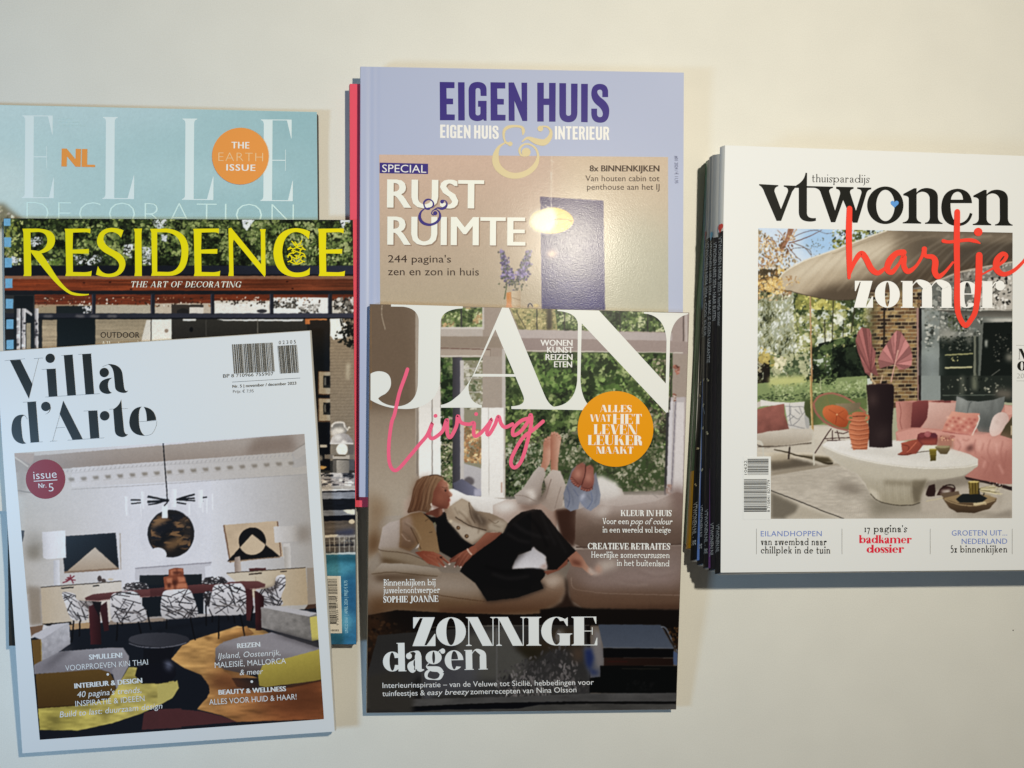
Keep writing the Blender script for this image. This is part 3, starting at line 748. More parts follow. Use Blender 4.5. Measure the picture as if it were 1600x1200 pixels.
# window strip
for x0, x1, hi in ((54, 143.5, 0), (149.5, 235.5, 0), (242, 329, 1), (335, 421.5, 2), (427.5, 512.5, 3), (519, 560, 2)):
    c.r(x0, 460, x1, 491, ((96, 74, 58), (150, 128, 104), (172, 160, 142), (188, 182, 168), (214, 211, 203))[hi + 1])
    c.r(x0, 460, x1, (476, 474, 470, 465)[hi], (104, 50, 28), tex=.2, cell=(40, 2))
    c.leaves([(x0, 464), (x1, 464), (x1, 480), (x0, 480)], 60, (.7, 1.8), [(210, 204, 190), (60, 40, 28), (150, 110, 80)], int(x0))
c.r(60, 479, 87, 491, (140, 128, 104)); c.r(88, 478, 143, 491, (32, 38, 38)); c.leaves('128,478 143,478 143,490 130,490', 50, (.8, 2), [(200, 200, 200), (80, 80, 80)], 5)
c.r(150, 477, 235, 490, (160, 152, 134)); c.r(268, 476, 318, 489.5, (60, 54, 48)); c.e(286, 487, 10, 5, (40, 38, 36)); c.r(296, 480, 318, 490, (196, 190, 178))
c.r(336, 474, 420, 490, (206, 202, 192)); c.leaves('356,468 414,468 416,480 360,478', 60, (1, 2.4), [(60, 50, 42), (210, 206, 196)], 6); c.e(409, 486, 8, 3, (54, 54, 58))
for cx, cy in ((454, 474), (487, 482), (478, 486), (434, 474)): c.leaves([(cx - 13, cy - 7), (cx + 13, cy - 7), (cx + 12, cy + 8), (cx - 12, cy + 8)], 50, (1, 3), [(90, 86, 78), (60, 58, 54), (150, 146, 138)], int(cx))
c.leaves('522,464 556,464 556,490 522,490', 160, (1, 3.2), [(70, 66, 60), (110, 104, 94), (48, 46, 42), (190, 186, 176)], 8)
c.r(0, 489.5, 562, 498, (40, 42, 50), g=(58, 60, 72), gd=(100, 0, 420, 0)); c.r(0, 496.5, 562, 498, (18, 19, 24))
for x in (75, 125, 148, 175): c.e(x, 494, 8, 2.2, (110, 108, 108), soft=1.2, a=.7)
for x in (143.5, 235.5, 329, 421.5, 512.5): c.r(x, 458, x + 6, 491, (36, 38, 46)); c.r(x + .6, 460, x + 1.6, 490, (76, 78, 92))
# rooms below the strip
c.r(0, 498, 562, 620, (34, 34, 32)); c.r(66, 500, 89, 560, (150, 136, 112), tex=.1, cell=(40, 3)); c.r(89, 498, 149, 560, (22, 28, 28))
c.r(149, 499, 236, 560, (142, 130, 108), tex=.08, cell=(60, 2)); c.p('229,500 236,500 236,560 214,560', (192, 188, 176)); c.r(236.5, 499, 268, 560, (208, 204, 193)); c.r(235.6, 499, 237, 560, (54, 50, 46)); c.e(260, 517, 3, 3, (140, 124, 108))
c.r(268, 499, 480, 560, (54, 52, 46), g=(40, 38, 34), gd=(0, 500, 0, 545)); c.r(286, 498.5, 306, 501.5, (200, 198, 190)); c.p('338,499 475,499 472,502 350,501', (196, 196, 190)); c.e(299, 515, 3, 4, (18, 18, 18)); c.r(402, 499, 403, 530, (120, 116, 106)); c.r(321.5, 499, 322.5, 530, (80, 78, 72))
c.r(477, 498, 511, 506.5, (176, 104, 54), g=(206, 134, 78), gd=(477, 0, 510, 0)); c.p('486,506 500,506 508,545 496,530', (88, 78, 68), soft=3, a=.7)
# chrome posts at the left
c.r(22, 462, 52, 560, (24, 28, 30))
for x0, x1 in ((26, 32), (34, 40), (54, 60)): c.r(x0, 482, x1, 560, (128, 126, 128), g=(206, 204, 204), gd=(x0, 0, x1, 0)); c.leaves([(x0, 490), (x1, 490), (x1, 560), (x0, 560)], 24, (1, 3), [(70, 68, 72), (200, 198, 200)], int(x0))
c.p('40,482 50,490 50,494 40,488', (170, 168, 168)); c.r(41, 505, 48, 560, (140, 132, 112))
# right hand strip
c.r(484, 500, 516, 640, (44, 38, 32), g=(20, 26, 32), gd=(0, 510, 0, 560)); c.r(515.5, 498, 562, 720, (136, 120, 98), g=(122, 112, 98), gd=(0, 540, 0, 700))
for i in range(34): c.l([(516, 531 + i * 5.0), (552, 530.6 + i * 5.0)], .55, (104, 92, 76), a=.8, sm=0)
c.p('516,498 535,498 543,510 543,527 521,531 516,524', (226, 220, 204)); c.p('541,568 547,568 546,592 541,594', (164, 152, 128), soft=2)
c.leaves('530,498 556,498 556,548 538,540 534,514', 120, (1.3, 3.4), [(24, 26, 22), (34, 36, 30), (92, 84, 70)], 21)
c.leaves('520,518 548,514 552,545 536,540 520,530', 60, (1.3, 3.4), [(14, 18, 16), (22, 26, 22)], 22)
for y0 in (580, 622): c.r(497, y0, 516, y0 + 37, (80, 56, 40)); c.r(498.5, y0 + 1.2, 516, y0 + 35.5, (152, 142, 122)); c.r(505, y0 + 7, 516, y0 + 26, (36, 40, 40)); c.e(512, y0 + 15, 3.4, 7, (16, 18, 22)); c.r(507, y0 + 10, 509, y0 + 22, (120, 120, 112), soft=.6)
c.r(490, 660, 516, 735, (14, 20, 30)); c.r(500, 695, 511, 699, (176, 172, 160)); c.e(499, 716, 5, 5, (120, 116, 108), soft=1); c.p('497,727 511,729 506,733 497,733', (176, 140, 84))
c.fr(*F4); c.e(700, 500, 130, 110, (120, 116, 110)); c.l('580,470 600,430 640,405 700,400 770,410 790,480', 26, (196, 188, 176)); c.e(700, 530, 80, 50, (206, 198, 184), soft=2); c.e(620, 560, 45, 60, (196, 188, 176), soft=2); c.l('800,480 830,520 850,475 870,490', 18, (196, 188, 172))
c.r(570, 730, 920, 900, (120, 112, 100)); c.e(745, 820, 88, 92, (224, 216, 200)); c.r(840, 750, 930, 900, (96, 92, 88))
c.p('552,730 590,630 660,580 745,565 830,585 900,650 922,730', (136, 132, 130), g=(176, 170, 164), gd=(900, 0, 600, 0)); c.e(680, 640, 50, 40, (206, 202, 194), soft=2); c.p('720,730 760,670 800,700 840,730', (214, 208, 198), soft=1); c.r(555, 722, 920, 742, (200, 196, 190))
c.r(470, 900, 925, 970, (112, 106, 98)); c.r(600, 915, 860, 985, (164, 156, 144)); c.r(620, 910, 800, 930, (92, 80, 64)); c.r(600, 975, 860, 990, (40, 38, 36)); c.r(660, 990, 855, 1200, (150, 144, 134), g=(112, 108, 102), gd=(660, 0, 855, 0)); c.r(600, 985, 660, 1200, (90, 86, 80)); c.r(855, 975, 940, 1150, (80, 82, 86))
c.fr(*F5); c.r(380, -10, 945, 200, (140, 138, 138)); c.leaves('390,-10 930,-10 930,60 700,60 400,40', 190, (14, 40), [(40, 44, 52), (70, 72, 78), (26, 30, 38), (176, 172, 168)], 31, asp=(.2, .4), ang=(-.3, .3)); c.leaves('400,90 930,60 930,190 400,190', 120, (14, 45), [(186, 180, 172), (156, 150, 146), (70, 68, 72), (206, 198, 188)], 32, asp=(.15, .35), ang=(-.3, .3))
for y0, y1, col in ((195, 245, (150, 146, 140)), (245, 268, (196, 194, 192)), (268, 292, (20, 24, 36)), (292, 395, (122, 126, 134)), (395, 570, (26, 30, 38)), (570, 655, (120, 122, 126)), (655, 740, (16, 20, 30)), (740, 960, (92, 84, 76)), (960, 1000, (150, 144, 134)), (1000, 1230, (84, 78, 72))): c.p([(390, y0 + 6), (960, y0 - 8), (960, y1 - 8), (390, y1 + 6)], col, tex=.12, cell=(16, 3))
c.p('760,570 940,560 940,640 830,625', (212, 202, 180)); c.e(895, 750, 45, 35, (186, 170, 142)); c.p('640,900 940,850 940,960 640,960', (62, 66, 84), soft=3); c.p('440,960 690,955 640,990 450,995', (186, 178, 160))
c.p('480,1110 930,1090 930,1125 480,1135', (44, 44, 48)); c.leaves('700,1000 940,1000 940,1080 700,1080', 40, (10, 30), [(60, 62, 66), (120, 114, 104)], 8)
for x in range(470, 950, 77): c.l([(x, 985), (x + 6, 1240)], 9, (172, 168, 158), sm=0)
for y in (1055, 1150): c.l([(450, y + 5), (945, y - 10)], 7, (150, 146, 138), sm=0)
c.fr(); c.p('500,865 558,862.5 558,867 500,869', (206, 206, 202))
c.r(490, 866.5, 562, 1012, (58, 118, 136), g=(46, 98, 128), gd=(505, 880, 556, 960), tex=.10, cell=(20, 7))
c.p('490,868 562,866 562,880 520,876 490,884', (34, 78, 90), soft=4, a=.8); c.e(536, 968, 16, 22, (92, 150, 164), soft=7, a=.7); c.e(530, 890, 22, 8, (84, 146, 162), soft=5, a=.6); c.e(548, 930, 12, 34, (36, 84, 118), soft=7, a=.7); c.e(522, 995, 26, 8, (40, 92, 112), soft=5, a=.8)
# blue blocks beside the spine
for y0, y1, x in ((341, 353, 5), (371, 386, 6), (403, 418, 7), (435, 450, 8), (467, 482, 9), (499, 514, 9.5), (531, 546, 10), (563, 578, 11)): c.r(x, y0, x + 11.5, y1, (100, 152, 188))
c.leaves('7,353 16,353 16,371 7,371', 40, (1, 3), [(120, 126, 60), (60, 70, 50)], 3); c.leaves('7,386 17,386 17,403 7,403', 40, (1, 3), [(120, 126, 70), (150, 150, 120), (60, 70, 50)], 4)
c.finish(6, .86, 1.25); c.grain(.03, 6)
photo_mesh('cover_photo', c, [(6, 341.4), (551.2, 344), (556.6, 1006.6), (14.4, 1008.6)], re.P, re.root, PHOTO_INK)
yel = inkmat('ink_yellow', (226, 210, 18), 280, 395)
t = re.pr().fr(*F1)
t.poly('M175 187 L245 185 Q236 200 238 220 L245 540 L243 557 L182 557 L188 540 L183 220 Z')
t.poly('M235 187 Q340 180 395 208 Q435 235 430 285 Q420 368 300 383 L292 365 Q370 345 370 275 Q365 215 300 212 L237 215 Z')
t.poly('M235 352 L310 362 Q370 440 420 525 Q500 650 560 680 Q620 700 695 696 L693 705 Q600 720 545 697 Q470 655 390 560 Q300 450 245 375 Z')
E1 = 'M505 187 L707 185 L705 225 Q690 213 660 214 L570 217 L567 350 L695 345 L693 382 L568 380 L570 525 L660 527 Q700 525 717 515 L712 557 L510 557 L517 530 L510 210 Z'
t.poly(E1)
t.poly('M965 200 L945 257 Q920 215 870 212 Q810 215 808 270 Q815 320 900 360 Q985 400 980 470 Q965 565 850 565 Q790 563 750 545 L765 478 Q790 540 850 540 Q925 535 932 475 Q930 430 850 390 Q755 345 757 280 Q770 185 870 180 Q930 182 965 200 Z')
t.poly('M1045 187 L1110 185 L1105 220 L1108 557 L1050 557 L1055 525 L1053 215 Z')
t.poly('M1172 187 L1235 187 L1228 215 L1228 523 L1235 555 L1180 555 L1188 530 L1182 215 Z')
t.poly('M1225 187 L1300 185 Q1480 200 1472 370 Q1465 555 1320 555 L1225 555 L1228 523 L1310 525 Q1415 525 1418 370 Q1420 230 1300 215 L1228 215 Z')
t.fr(200.8 / 1, 320, 5); t.poly(E1); t.fr(395.8, 320, 5); t.poly(E1)
t.fr(*F2)
t.poly('M385 185 L405 178 L640 465 L637 215 L630 190 L677 190 L672 215 L675 545 L668 565 L425 270 L420 300 L425 557 L383 557 L390 520 Z')
t.poly('M1022 210 L1012 270 Q970 215 910 212 Q810 225 805 370 Q815 530 920 530 Q990 530 1022 490 L1018 545 Q980 565 910 565 Q745 555 735 375 Q745 190 910 182 Q980 185 1022 210 Z')
t.build('title_lettering', yel, re.root)
t = re.pr(.00018).fr(*F2)
for s in ('880,285 910,310 950,300', '890,300 915,325 960,320', '905,290 925,320 925,335', '955,280 945,310', '890,345 920,335 955,350', '850,350 880,340 890,370 860,385 850,410', '985,350 955,345 945,370 975,385 985,410', '845,400 870,395 880,430 850,445', '985,405 960,400 950,430 980,445', '890,380 915,365 945,380 930,400 905,395', '885,410 915,420 945,405', '895,430 915,455 940,430', '870,445 900,460 930,462 965,445', '915,395 915,425', '870,330 850,345', '960,330 980,350', '880,360 905,355'):
    t.stroke(s, 9)
t.build('crest_emblem', yel, re.root)
t = re.pr(.00018).fr(); t.serif('THE ART OF DECORATING', 203.5, 448.8, 376, 449, 9.4, st=.13, hair=.045, slant=.22, track=.08, sf=.05)
t.build('subtitle_lettering', inkmat('ink_warm_white', (236, 226, 212), 290, 445), re.root)
t = re.pr(.00018); t.sans('OUTDOOR', 157, 527.6, 218, 527.8, 8.8, bold=.012, track=1.05); t.build('cover_heading', inkmat('ink_dark_brown', (44, 38, 32), 190, 525), re.root)
t = re.pr(.00018); t.serif('Alle trends', 158, 542.5, 222, 541, 9.0, st=.12, hair=.05); t.build('cover_line', inkmat('ink_cream', (222, 216, 200), 190, 540), re.root)
t = re.pr(.00018); t.poly([(505, 900), (532.4, 900), (534.4, 989.4), (505, 989.4)]); bx = t.build('barcode', inkmat('ink_label_white', (206, 204, 192), 520, 940), re.root)
t = re.pr(.00024); bars(t, [(509, 904.5), (526.5, 904.5), (527.5, 929), (509.5, 929)], 5, 26, True); bars(t, [(509.5, 931), (524.5, 931), (526, 975), (511, 975)], 9, 40, True); bars(t, [(517, 983.5), (529, 983.5), (529.5, 986.5), (517, 986.5)], 4, 14)
t.sans('9 789326 801440', 529.4, 977, 527.2, 931, 3.4)
t.build('barcode_marks', mat('ink_black', (.014, .014, .013), rough=.34), bx)
t = re.pr(.00018); t.sans('UNCO 0161 | APRIL 2024 | PRIJS € 8,75', 543.8, 989, 542.6, 907, 5.0, bold=.004); t.build('price_line', inkmat('ink_pale_blue', (150, 190, 198), 540, 950), re.root)

# ================================================================ white magazine in front
vi = Mag('white magazine with fat black stencil lettering above a dining room photo',
         [(-6, 549.5), (484, 517), (523, 1143), (35, 1177)], .0226, .0070, bend=(.60, .0085, 1.5), cover=(.80, .81, .835), edge=(.74, .73, .70), back=(.7, .7, .7), group=LEFT, jut=.0011)
V1 = (10, 690, 6.154); V2 = (230, 660, 5.926); V3 = (10, 860, 5.926); V4 = (240, 860, 5.517); V5 = (0, 990, 5.714); V6 = (250, 990, 5.161)
c = Canvas(15, 670, 515, 1165, (176, 178, 186))
c.p('15,700 515,665 515,900 15,930', (160, 156, 150), g=(184, 188, 202), gd=(40, 0, 210, 0)); c.p('330,690 515,680 515,960 330,960', (184, 188, 200), g=(146, 140, 132), gd=(330, 0, 500, 0))
# ceiling and cornice
c.fr(*V2); c.p('-1300,330 1500,100 1500,190 1345,275 700,330 0,370 -1300,470', (136, 122, 112), g=(150, 140, 132), gd=(0, 380, 0, 180)); c.p('1000,140 1345,112 1380,245 1345,275 900,305', (118, 100, 88), soft=6, a=.7)
c.p('-700,420 1345,275 1345,420 1490,400 1490,480 800,520 -700,600', (176, 176, 182), g=(160, 154, 146), gd=(0, 0, 1400, 0)); c.p('1345,275 1490,180 1490,280 1380,345', (158, 152, 146)); c.l('1370,255 1490,175', 8, (128, 120, 112))
for i in range(22):
    x = 1330 - i * 113; y = 378 + i * 8.4
    c.p([(x - 30, y - 14), (x + 26, y - 18), (x + 30, y + 12), (x - 12, y + 18)], (126, 118, 108), soft=1.2); c.l([(x + 40, y + 22), (x - 40, y + 30)], 6, (150, 144, 138), a=.5)
for i in range(62): x = 1350 - i * 40; y = 300 + i * 2.9; c.l([(x, y - 12), (x - 14, y + 12)], 8, (140, 138, 140), a=.65)
c.l('-700,620 0,580 700,530 1480,480', 7, (140, 138, 138), a=.7); c.l('-700,470 0,405 1340,330', 6, (150, 148, 148), a=.5)
c.fr(*V1); c.p('75,110 270,110 260,180 240,220 75,140', (150, 134, 122)); c.p('75,150 210,230 190,480 105,520 85,240', (140, 132, 122), soft=5); c.l('80,150 210,240', 14, (168, 162, 152)); c.l('100,470 240,490', 10, (120, 112, 104)); c.p('110,520 170,540 165,860 135,860', (160, 160, 156), soft=3)
c.p('138,855 172,855 168,910 150,975', (56, 50, 46))
c.p('190,1010 330,980 330,1120 205,1130', (126, 116, 100), soft=5); c.p('330,975 390,970 390,1130 330,1130', (150, 146, 140), soft=4)
c.l('1508,12 1548,560', 11, (24, 24, 28), sm=0)
for q, w in (('1360,525 1560,570', 18), ('1360,578 1560,572', 24), ('1365,608 1560,578', 13), ('1195,562 1292,562', 17), ('1200,598 1292,588', 12), ('1570,590 1515,620', 12)): c.l(q, w, (26, 26, 30), sm=0)
for x, y, hh, w in ((1160, 525, 190, 44), (1320, 480, 170, 50), (1295, 600, 130, 20), (1345, 560, 100, 16)): c.p([(x - w / 2, y), (x + w / 2, y), (x + w / 2 + 10, y + hh), (x - w / 2 + 10, y + hh)], (206, 210, 222), g=(178, 182, 196), gd=(x - w / 2, 0, x + w / 2, 0))
# round artwork
c.fr(*V2); c.e(220, 1030, 212, 216, (34, 28, 24)); c.leaves('30,850 400,850 400,1180 40,1180', 260, (14, 60), [(24, 20, 20), (44, 34, 26), (76, 54, 32), (120, 86, 50), (30, 28, 34)], 41, asp=(.15, .4), ang=(-.6, .4)); c.p('70,900 150,870 210,890 120,960 40,1000', (128, 94, 58), soft=3); c.p('60,980 240,900 260,960 100,1060', (26, 24, 32), soft=3); c.p('280,870 400,930 420,1060 360,1150 380,1000', (48, 46, 48), soft=6); c.p('160,1120 300,1060 340,1110 200,1190', (110, 80, 46), soft=4)
ring = [(220 + 212 * math.cos(a), 1030 + 216 * math.sin(a)) for a in np.linspace(0, 6.283, 60)]
c.p(ring + [(220 + 300 * math.cos(a), 1030 + 300 * math.sin(a)) for a in np.linspace(6.283, 0, 60)], (182, 186, 200)); c.l(ring, 10, (36, 34, 36), sm=0)
c.e(100, 1225, 80, 66, (186, 190, 204)); c.p('135,770 190,770 190,885 135,885', (206, 210, 222))
for q, w in (('205,720 0,690', 14), ('205,725 0,735', 16), ('250,720 440,665', 17), ('250,716 440,700', 15), ('250,716 445,725', 13), ('275,742 360,755', 14), ('505,695 555,692', 14), ('510,715 512,735', 12), ('190,735 155,775', 11)): c.l(q, w, (26, 26, 30), sm=0)
for x, y, hh, w in ((238, 615, 170, 66), (485, 625, 165, 60), (548, 700, 140, 16), (602, 655, 155, 18), (385, 750, 110, 26), (512, 740, 95, 14)): c.p([(x - w / 2, y), (x + w / 2, y), (x + w / 2, y + hh), (x - w / 2, y + hh)], (210, 214, 226), g=(182, 186, 200), gd=(x + w / 2, 0, x - w / 2, 0))
# right picture, lamp
c.p('705,950 1210,912 1260,1240 770,1300', (176, 152, 122), tex=.05, cell=(30, 30)); c.l('708,952 770,1300', 14, (116, 84, 62), sm=0); c.l('1206,915 1240,1240', 12, (112, 80, 60), sm=0); c.fr(); ARTC, ARTR, TRI = (394.2, 845.6), 21.4, [(394, 834.6), (437.8, 869.4), (355, 877)]
c.e(*ARTC, ARTR, ARTR, (24, 24, 28)); c.p(TRI, (24, 24, 28)); both = []
for an in np.linspace(0, 2 * math.pi, 90, endpoint=False):
    qx, qy, dx, dy = 394.4, 852.0, math.cos(an), math.sin(an); ex, ey = qx - ARTC[0], qy - ARTC[1]; bq = ex * dx + ey * dy
    rr = [-bq + math.sqrt(bq * bq - ex * ex - ey * ey + ARTR ** 2)]
    for k in range(3):
        (ax, ay), (bx, by) = TRI[k], TRI[(k + 1) % 3]; den = dx * (by - ay) - dy * (bx - ax)
        if abs(den) > 1e-6:
            tt = ((ax - qx) * (by - ay) - (ay - qy) * (bx - ax)) / den
            if tt > 0: rr.append(tt)
    both.append((qx + dx * min(rr), qy + dy * min(rr)))
c.p(both, (178, 156, 126))
c.fr(*V4); c.l('640,95 1090,58', 9, (120, 96, 74), sm=0)
c.fr(*V2); c.p('1170,965 1385,955 1390,1100 1182,1115', (180, 178, 178), g=(158, 152, 146), gd=(1180, 0, 1390, 0)); c.p('1260,1120 1320,1118 1325,1260 1262,1262', (176, 172, 168)); c.p('1390,960 1510,960 1510,1110 1390,1105', (132, 122, 112), soft=6)
# left picture and lamp
c.fr(*V1); c.p('528,912 1052,876 1082,1225 560,1260', (26, 27, 34)); c.fr(*V3); c.p('820,-28 1045,172 540,212', (168, 156, 142), g=(150, 130, 108), gd=(0, 20, 0, 210)); c.p('535,195 1043,160 1043,178 540,212', (126, 100, 78)); c.l('1052,-160 1060,180', 10, (150, 140, 130), sm=0)
c.p('330,-170 545,-185 553,68 380,82 340,70', (182, 184, 196), g=(196, 200, 212), gd=(330, 0, 520, 0)); c.p('435,92 490,88 497,322 440,326', (186, 190, 202), g=(160, 162, 172), gd=(490, 0, 436, 0))
c.p('180,-160 330,-165 330,80 200,90', (120, 112, 98), soft=8, a=.5); c.p('190,330 320,340 340,690 215,700', (132, 120, 106), soft=3)
# sideboards
c.p('318,342 1065,285 1072,420 1080,640 335,690', (166, 150, 126), g=(182, 176, 168), gd=(330, 0, 900, 0)); c.l('318,342 1065,285', 9, (70, 62, 56), sm=0); c.l('505,350 622,342', 12, (30, 26, 24), sm=0); c.l('800,330 858,326', 12, (30, 26, 24), sm=0)
for q in ('520,300 570,280 630,235', '560,250 600,270 640,275', '590,225 600,265 620,305', '545,270 590,275', '575,245 610,280'): c.l(q, 11, (130, 30, 48))
c.e(862, 262, 20, 30, (74, 58, 54)); c.e(900, 280, 22, 18, (80, 64, 58)); c.e(965, 268, 26, 10, (176, 162, 140))
c.fr(*V4); c.p('628,200 1310,150 1335,468 1110,480 900,440', (178, 166, 144), g=(160, 138, 106), gd=(800, 0, 1330, 0)); c.l('628,196 1310,148', 8, (76, 64, 54), sm=0); c.l('822,205 932,196', 13, (60, 46, 38), sm=0); c.l('1092,184 1148,180', 10, (60, 46, 38), sm=0); c.l('880,230 890,330', 4, (140, 124, 100), sm=0)
c.p('700,60 745,50 757,180 700,188 695,120', (168, 152, 140), g=(130, 114, 104), gd=(750, 0, 700, 0)); c.p('820,155 965,150 970,172 828,180', (84, 40, 42)); c.p('1320,150 1410,150 1420,560 1330,470', (136, 122, 106)); c.p('1330,470 1400,460 1410,540 1300,510', (76, 50, 36))
c.p('1120,-30 1180,-30 1185,150 1130,155', (176, 172, 168), g=(150, 144, 136), gd=(1180, 0, 1120, 0))
# fireplace
c.p('-160,150 500,100 490,130 440,140 450,240 -160,260', (166, 168, 180)); c.l('-160,155 500,105', 12, (134, 134, 146), sm=0); c.p('-120,215 415,205 420,300 -120,300', (30, 36, 42)); c.p('-100,300 430,290 430,560 -100,580', (24, 32, 42)); c.p('-140,580 440,545 560,560 440,600 -140,640', (150, 146, 146), g=(120, 104, 92), gd=(0, 560, 0, 630))
# dark rug and floor
c.fr(); c.p('40,1000 120,975 300,965 500,950 500,1140 60,1165', (26, 32, 44)); c.fr(*V3); c.p('580,680 780,665 780,720 590,735', (160, 128, 88)); c.p('960,650 1500,625 1500,650 940,690', (134, 118, 104)); c.p('215,710 340,690 330,760 230,800', (112, 84, 62)); c.p('330,680 600,660 610,690 380,700', (28, 26, 26))
c.fr(*V4); c.p('720,650 960,690 1000,720 860,745 560,850 520,960 600,1010 900,1100 460,1100 330,1030 150,940 240,870 400,760', (176, 132, 70), g=(150, 108, 52), gd=(500, 700, 700, 1000), tex=.2, cell=(30, 8))
c.fr(*V6); c.p('90,205 200,70 430,0 700,-60 760,0 440,140 450,260 560,330 620,430 800,470 1310,370 1325,690 620,712 500,660 300,610 400,480 395,420 330,330 200,280', (164, 118, 58), g=(122, 66, 30), gd=(300, 300, 1100, 600), tex=.22, cell=(34, 9)); c.p('370,350 560,300 800,420 800,470 560,480 420,440', (98, 52, 26), soft=10, a=.8); c.p('800,440 1310,360 1325,690 860,640', (104, 54, 26), soft=12, a=.75)
# dining table and chairs
c.fr(*V3); WHITE = (192, 192, 200)
def chair(c, outline, cut, seed):
    c.p(outline, WHITE, sm=1, g=(160, 158, 162), gd=cut)
    r = random.Random(seed); q = np.array(pts_of(outline)); lo, hi = q.min(0), q.max(0); sv = c.a.copy(); F = c.F
    for i in range(34):
        x, y = lo[0] + r.random() * (hi[0] - lo[0]), lo[1] + r.random() * (hi[1] - lo[1]); a = r.choice([.5, -.5, .2, -1.0, 1.1, .7]) + r.gauss(0, .1); L = 30 + 70 * r.random()
        c.l([(x - L * math.cos(a), y - L * math.sin(a)), (x + L * math.cos(a), y + L * math.sin(a))], r.choice([6, 8, 10]), (44, 42, 46), sm=0, a=r.choice([.95, .95, .6]))
    m = c.mask(c.T(catmull(pts_of(outline), True, 6)))
    ax, ay, bx, by, mm = m; keep = c.a[ay:by, ax:bx].copy(); c.a = sv; c.a[ay:by, ax:bx] = sv[ay:by, ax:bx] * (1 - mm[..., None]) + keep * mm[..., None]
chair(c, '1090,330 1130,300 1250,295 1305,320 1310,370 1090,375', (0, 300, 0, 380), 1)
c.p('725,440 800,405 1000,385 1500,340 1500,420 1000,450 850,470 740,465', (84, 40, 42), sm=0, g=(106, 58, 58), gd=(0, 470, 0, 380)); c.l('735,462 850,466 1000,448 1460,420', 6, (150, 110, 104))
chair(c, '515,395 570,385 640,410 660,460 830,480 760,530 750,640 620,645 580,600 545,500', (520, 0, 800, 0), 2); c.p('650,470 830,480 760,540 680,500', (110, 100, 98), soft=3, a=.7)
c.p('760,520 860,480 870,640 880,870 780,870', (82, 34, 40), g=(52, 22, 28), gd=(770, 0, 870, 0)); c.p('860,520 930,470 950,740 905,750', (66, 28, 34)); c.p('790,470 880,475 860,620', (30, 24, 30))
chair(c, '960,480 975,415 1040,385 1180,380 1235,420 1250,500 1300,560 1290,650 1180,665 1000,665 965,600', (0, 380, 0, 670), 3); c.l('1020,600 1100,570 1200,580 1290,640', 16, (90, 84, 86), a=.7)
for q in ('625,650 605,850', '682,650 675,800', '1030,665 1020,840', '1220,660 1250,785', '1300,560 1340,740', '1075,665 1070,700'): c.l(q, 15, (18, 18, 24), sm=0)
c.fr(*V4); c.p('-30,330 160,310 500,285 760,265 900,265 965,290 960,320 800,335 500,360 -30,400', (84, 42, 44), g=(104, 58, 58), gd=(0, 360, 0, 280)); c.l('700,335 860,335 960,312', 5, (140, 104, 100))
chair(c, '430,250 470,230 590,228 630,260 620,285 430,290', (0, 230, 0, 290), 4); chair(c, '430,370 500,360 510,480 450,470', (0, 360, 0, 480), 14)
c.p('790,330 850,335 860,480 830,610 800,600', (78, 34, 38)); c.p('870,350 960,345 950,480 930,690 880,690', (74, 30, 34), g=(48, 20, 24), gd=(880, 0, 950, 0))
chair(c, '1060,225 1130,215 1135,300 1100,400 1110,470 960,475 950,400 880,340 960,330 1040,300', (0, 220, 0, 470), 5); c.p('890,340 1040,310 1060,230 1080,300 1030,360', (70, 60, 58), soft=3, a=.75)
chair(c, '75,380 110,345 220,330 310,340 350,420 380,520 370,570 250,590 90,585 60,500', (0, 340, 0, 590), 6); chair(c, '500,370 530,300 640,290 760,290 795,380 790,540 740,555 560,560 480,545', (0, 290, 0, 560), 7)
c.l('100,560 170,525 260,530 330,580', 14, (96, 90, 92), a=.7); c.l('520,500 640,470 740,490 790,530', 14, (110, 104, 104), a=.7)
for q in ('315,575 358,775', '563,560 560,765', '745,550 788,745', '115,590 110,680', '450,470 455,650', '510,560 505,620', '690,560 700,630', '640,560 645,600', '860,480 840,610'): c.l(q, 13, (18, 18, 24), sm=0)
c.l('80,600 340,575', 10, (60, 56, 60), a=.5)
for q in ('20,690 330,640 560,600 800,620 980,700', '300,760 420,720'): c.l(q, 26, (20, 22, 30), soft=3, a=.5)
c.p('540,770 600,740 800,690 840,745 640,800', (96, 62, 24), soft=3, a=.55); c.p('440,730 520,760 470,775 430,750', (90, 58, 24), soft=2, a=.6)
# orange vase
c.p('95,340 85,230 130,220 130,165 190,148 255,155 262,225 300,330', (140, 70, 42), sm=0, g=(112, 52, 30), gd=(90, 0, 290, 0))
for q in ('140,170 190,160 200,205 150,215', '205,160 250,158 255,200 210,210', '110,240 160,235 165,285 120,290', '205,225 270,225 275,270 215,275', '190,285 285,280 292,325 200,330', '105,300 170,295 170,335 105,338'): c.p(q, (176, 100, 66), soft=1)
for q in ('160,260 200,255 205,300 165,300', '165,180 250,185 250,200 170,205', '115,285 150,280 150,320 120,325'): c.p(q, (84, 36, 22), soft=1.5)
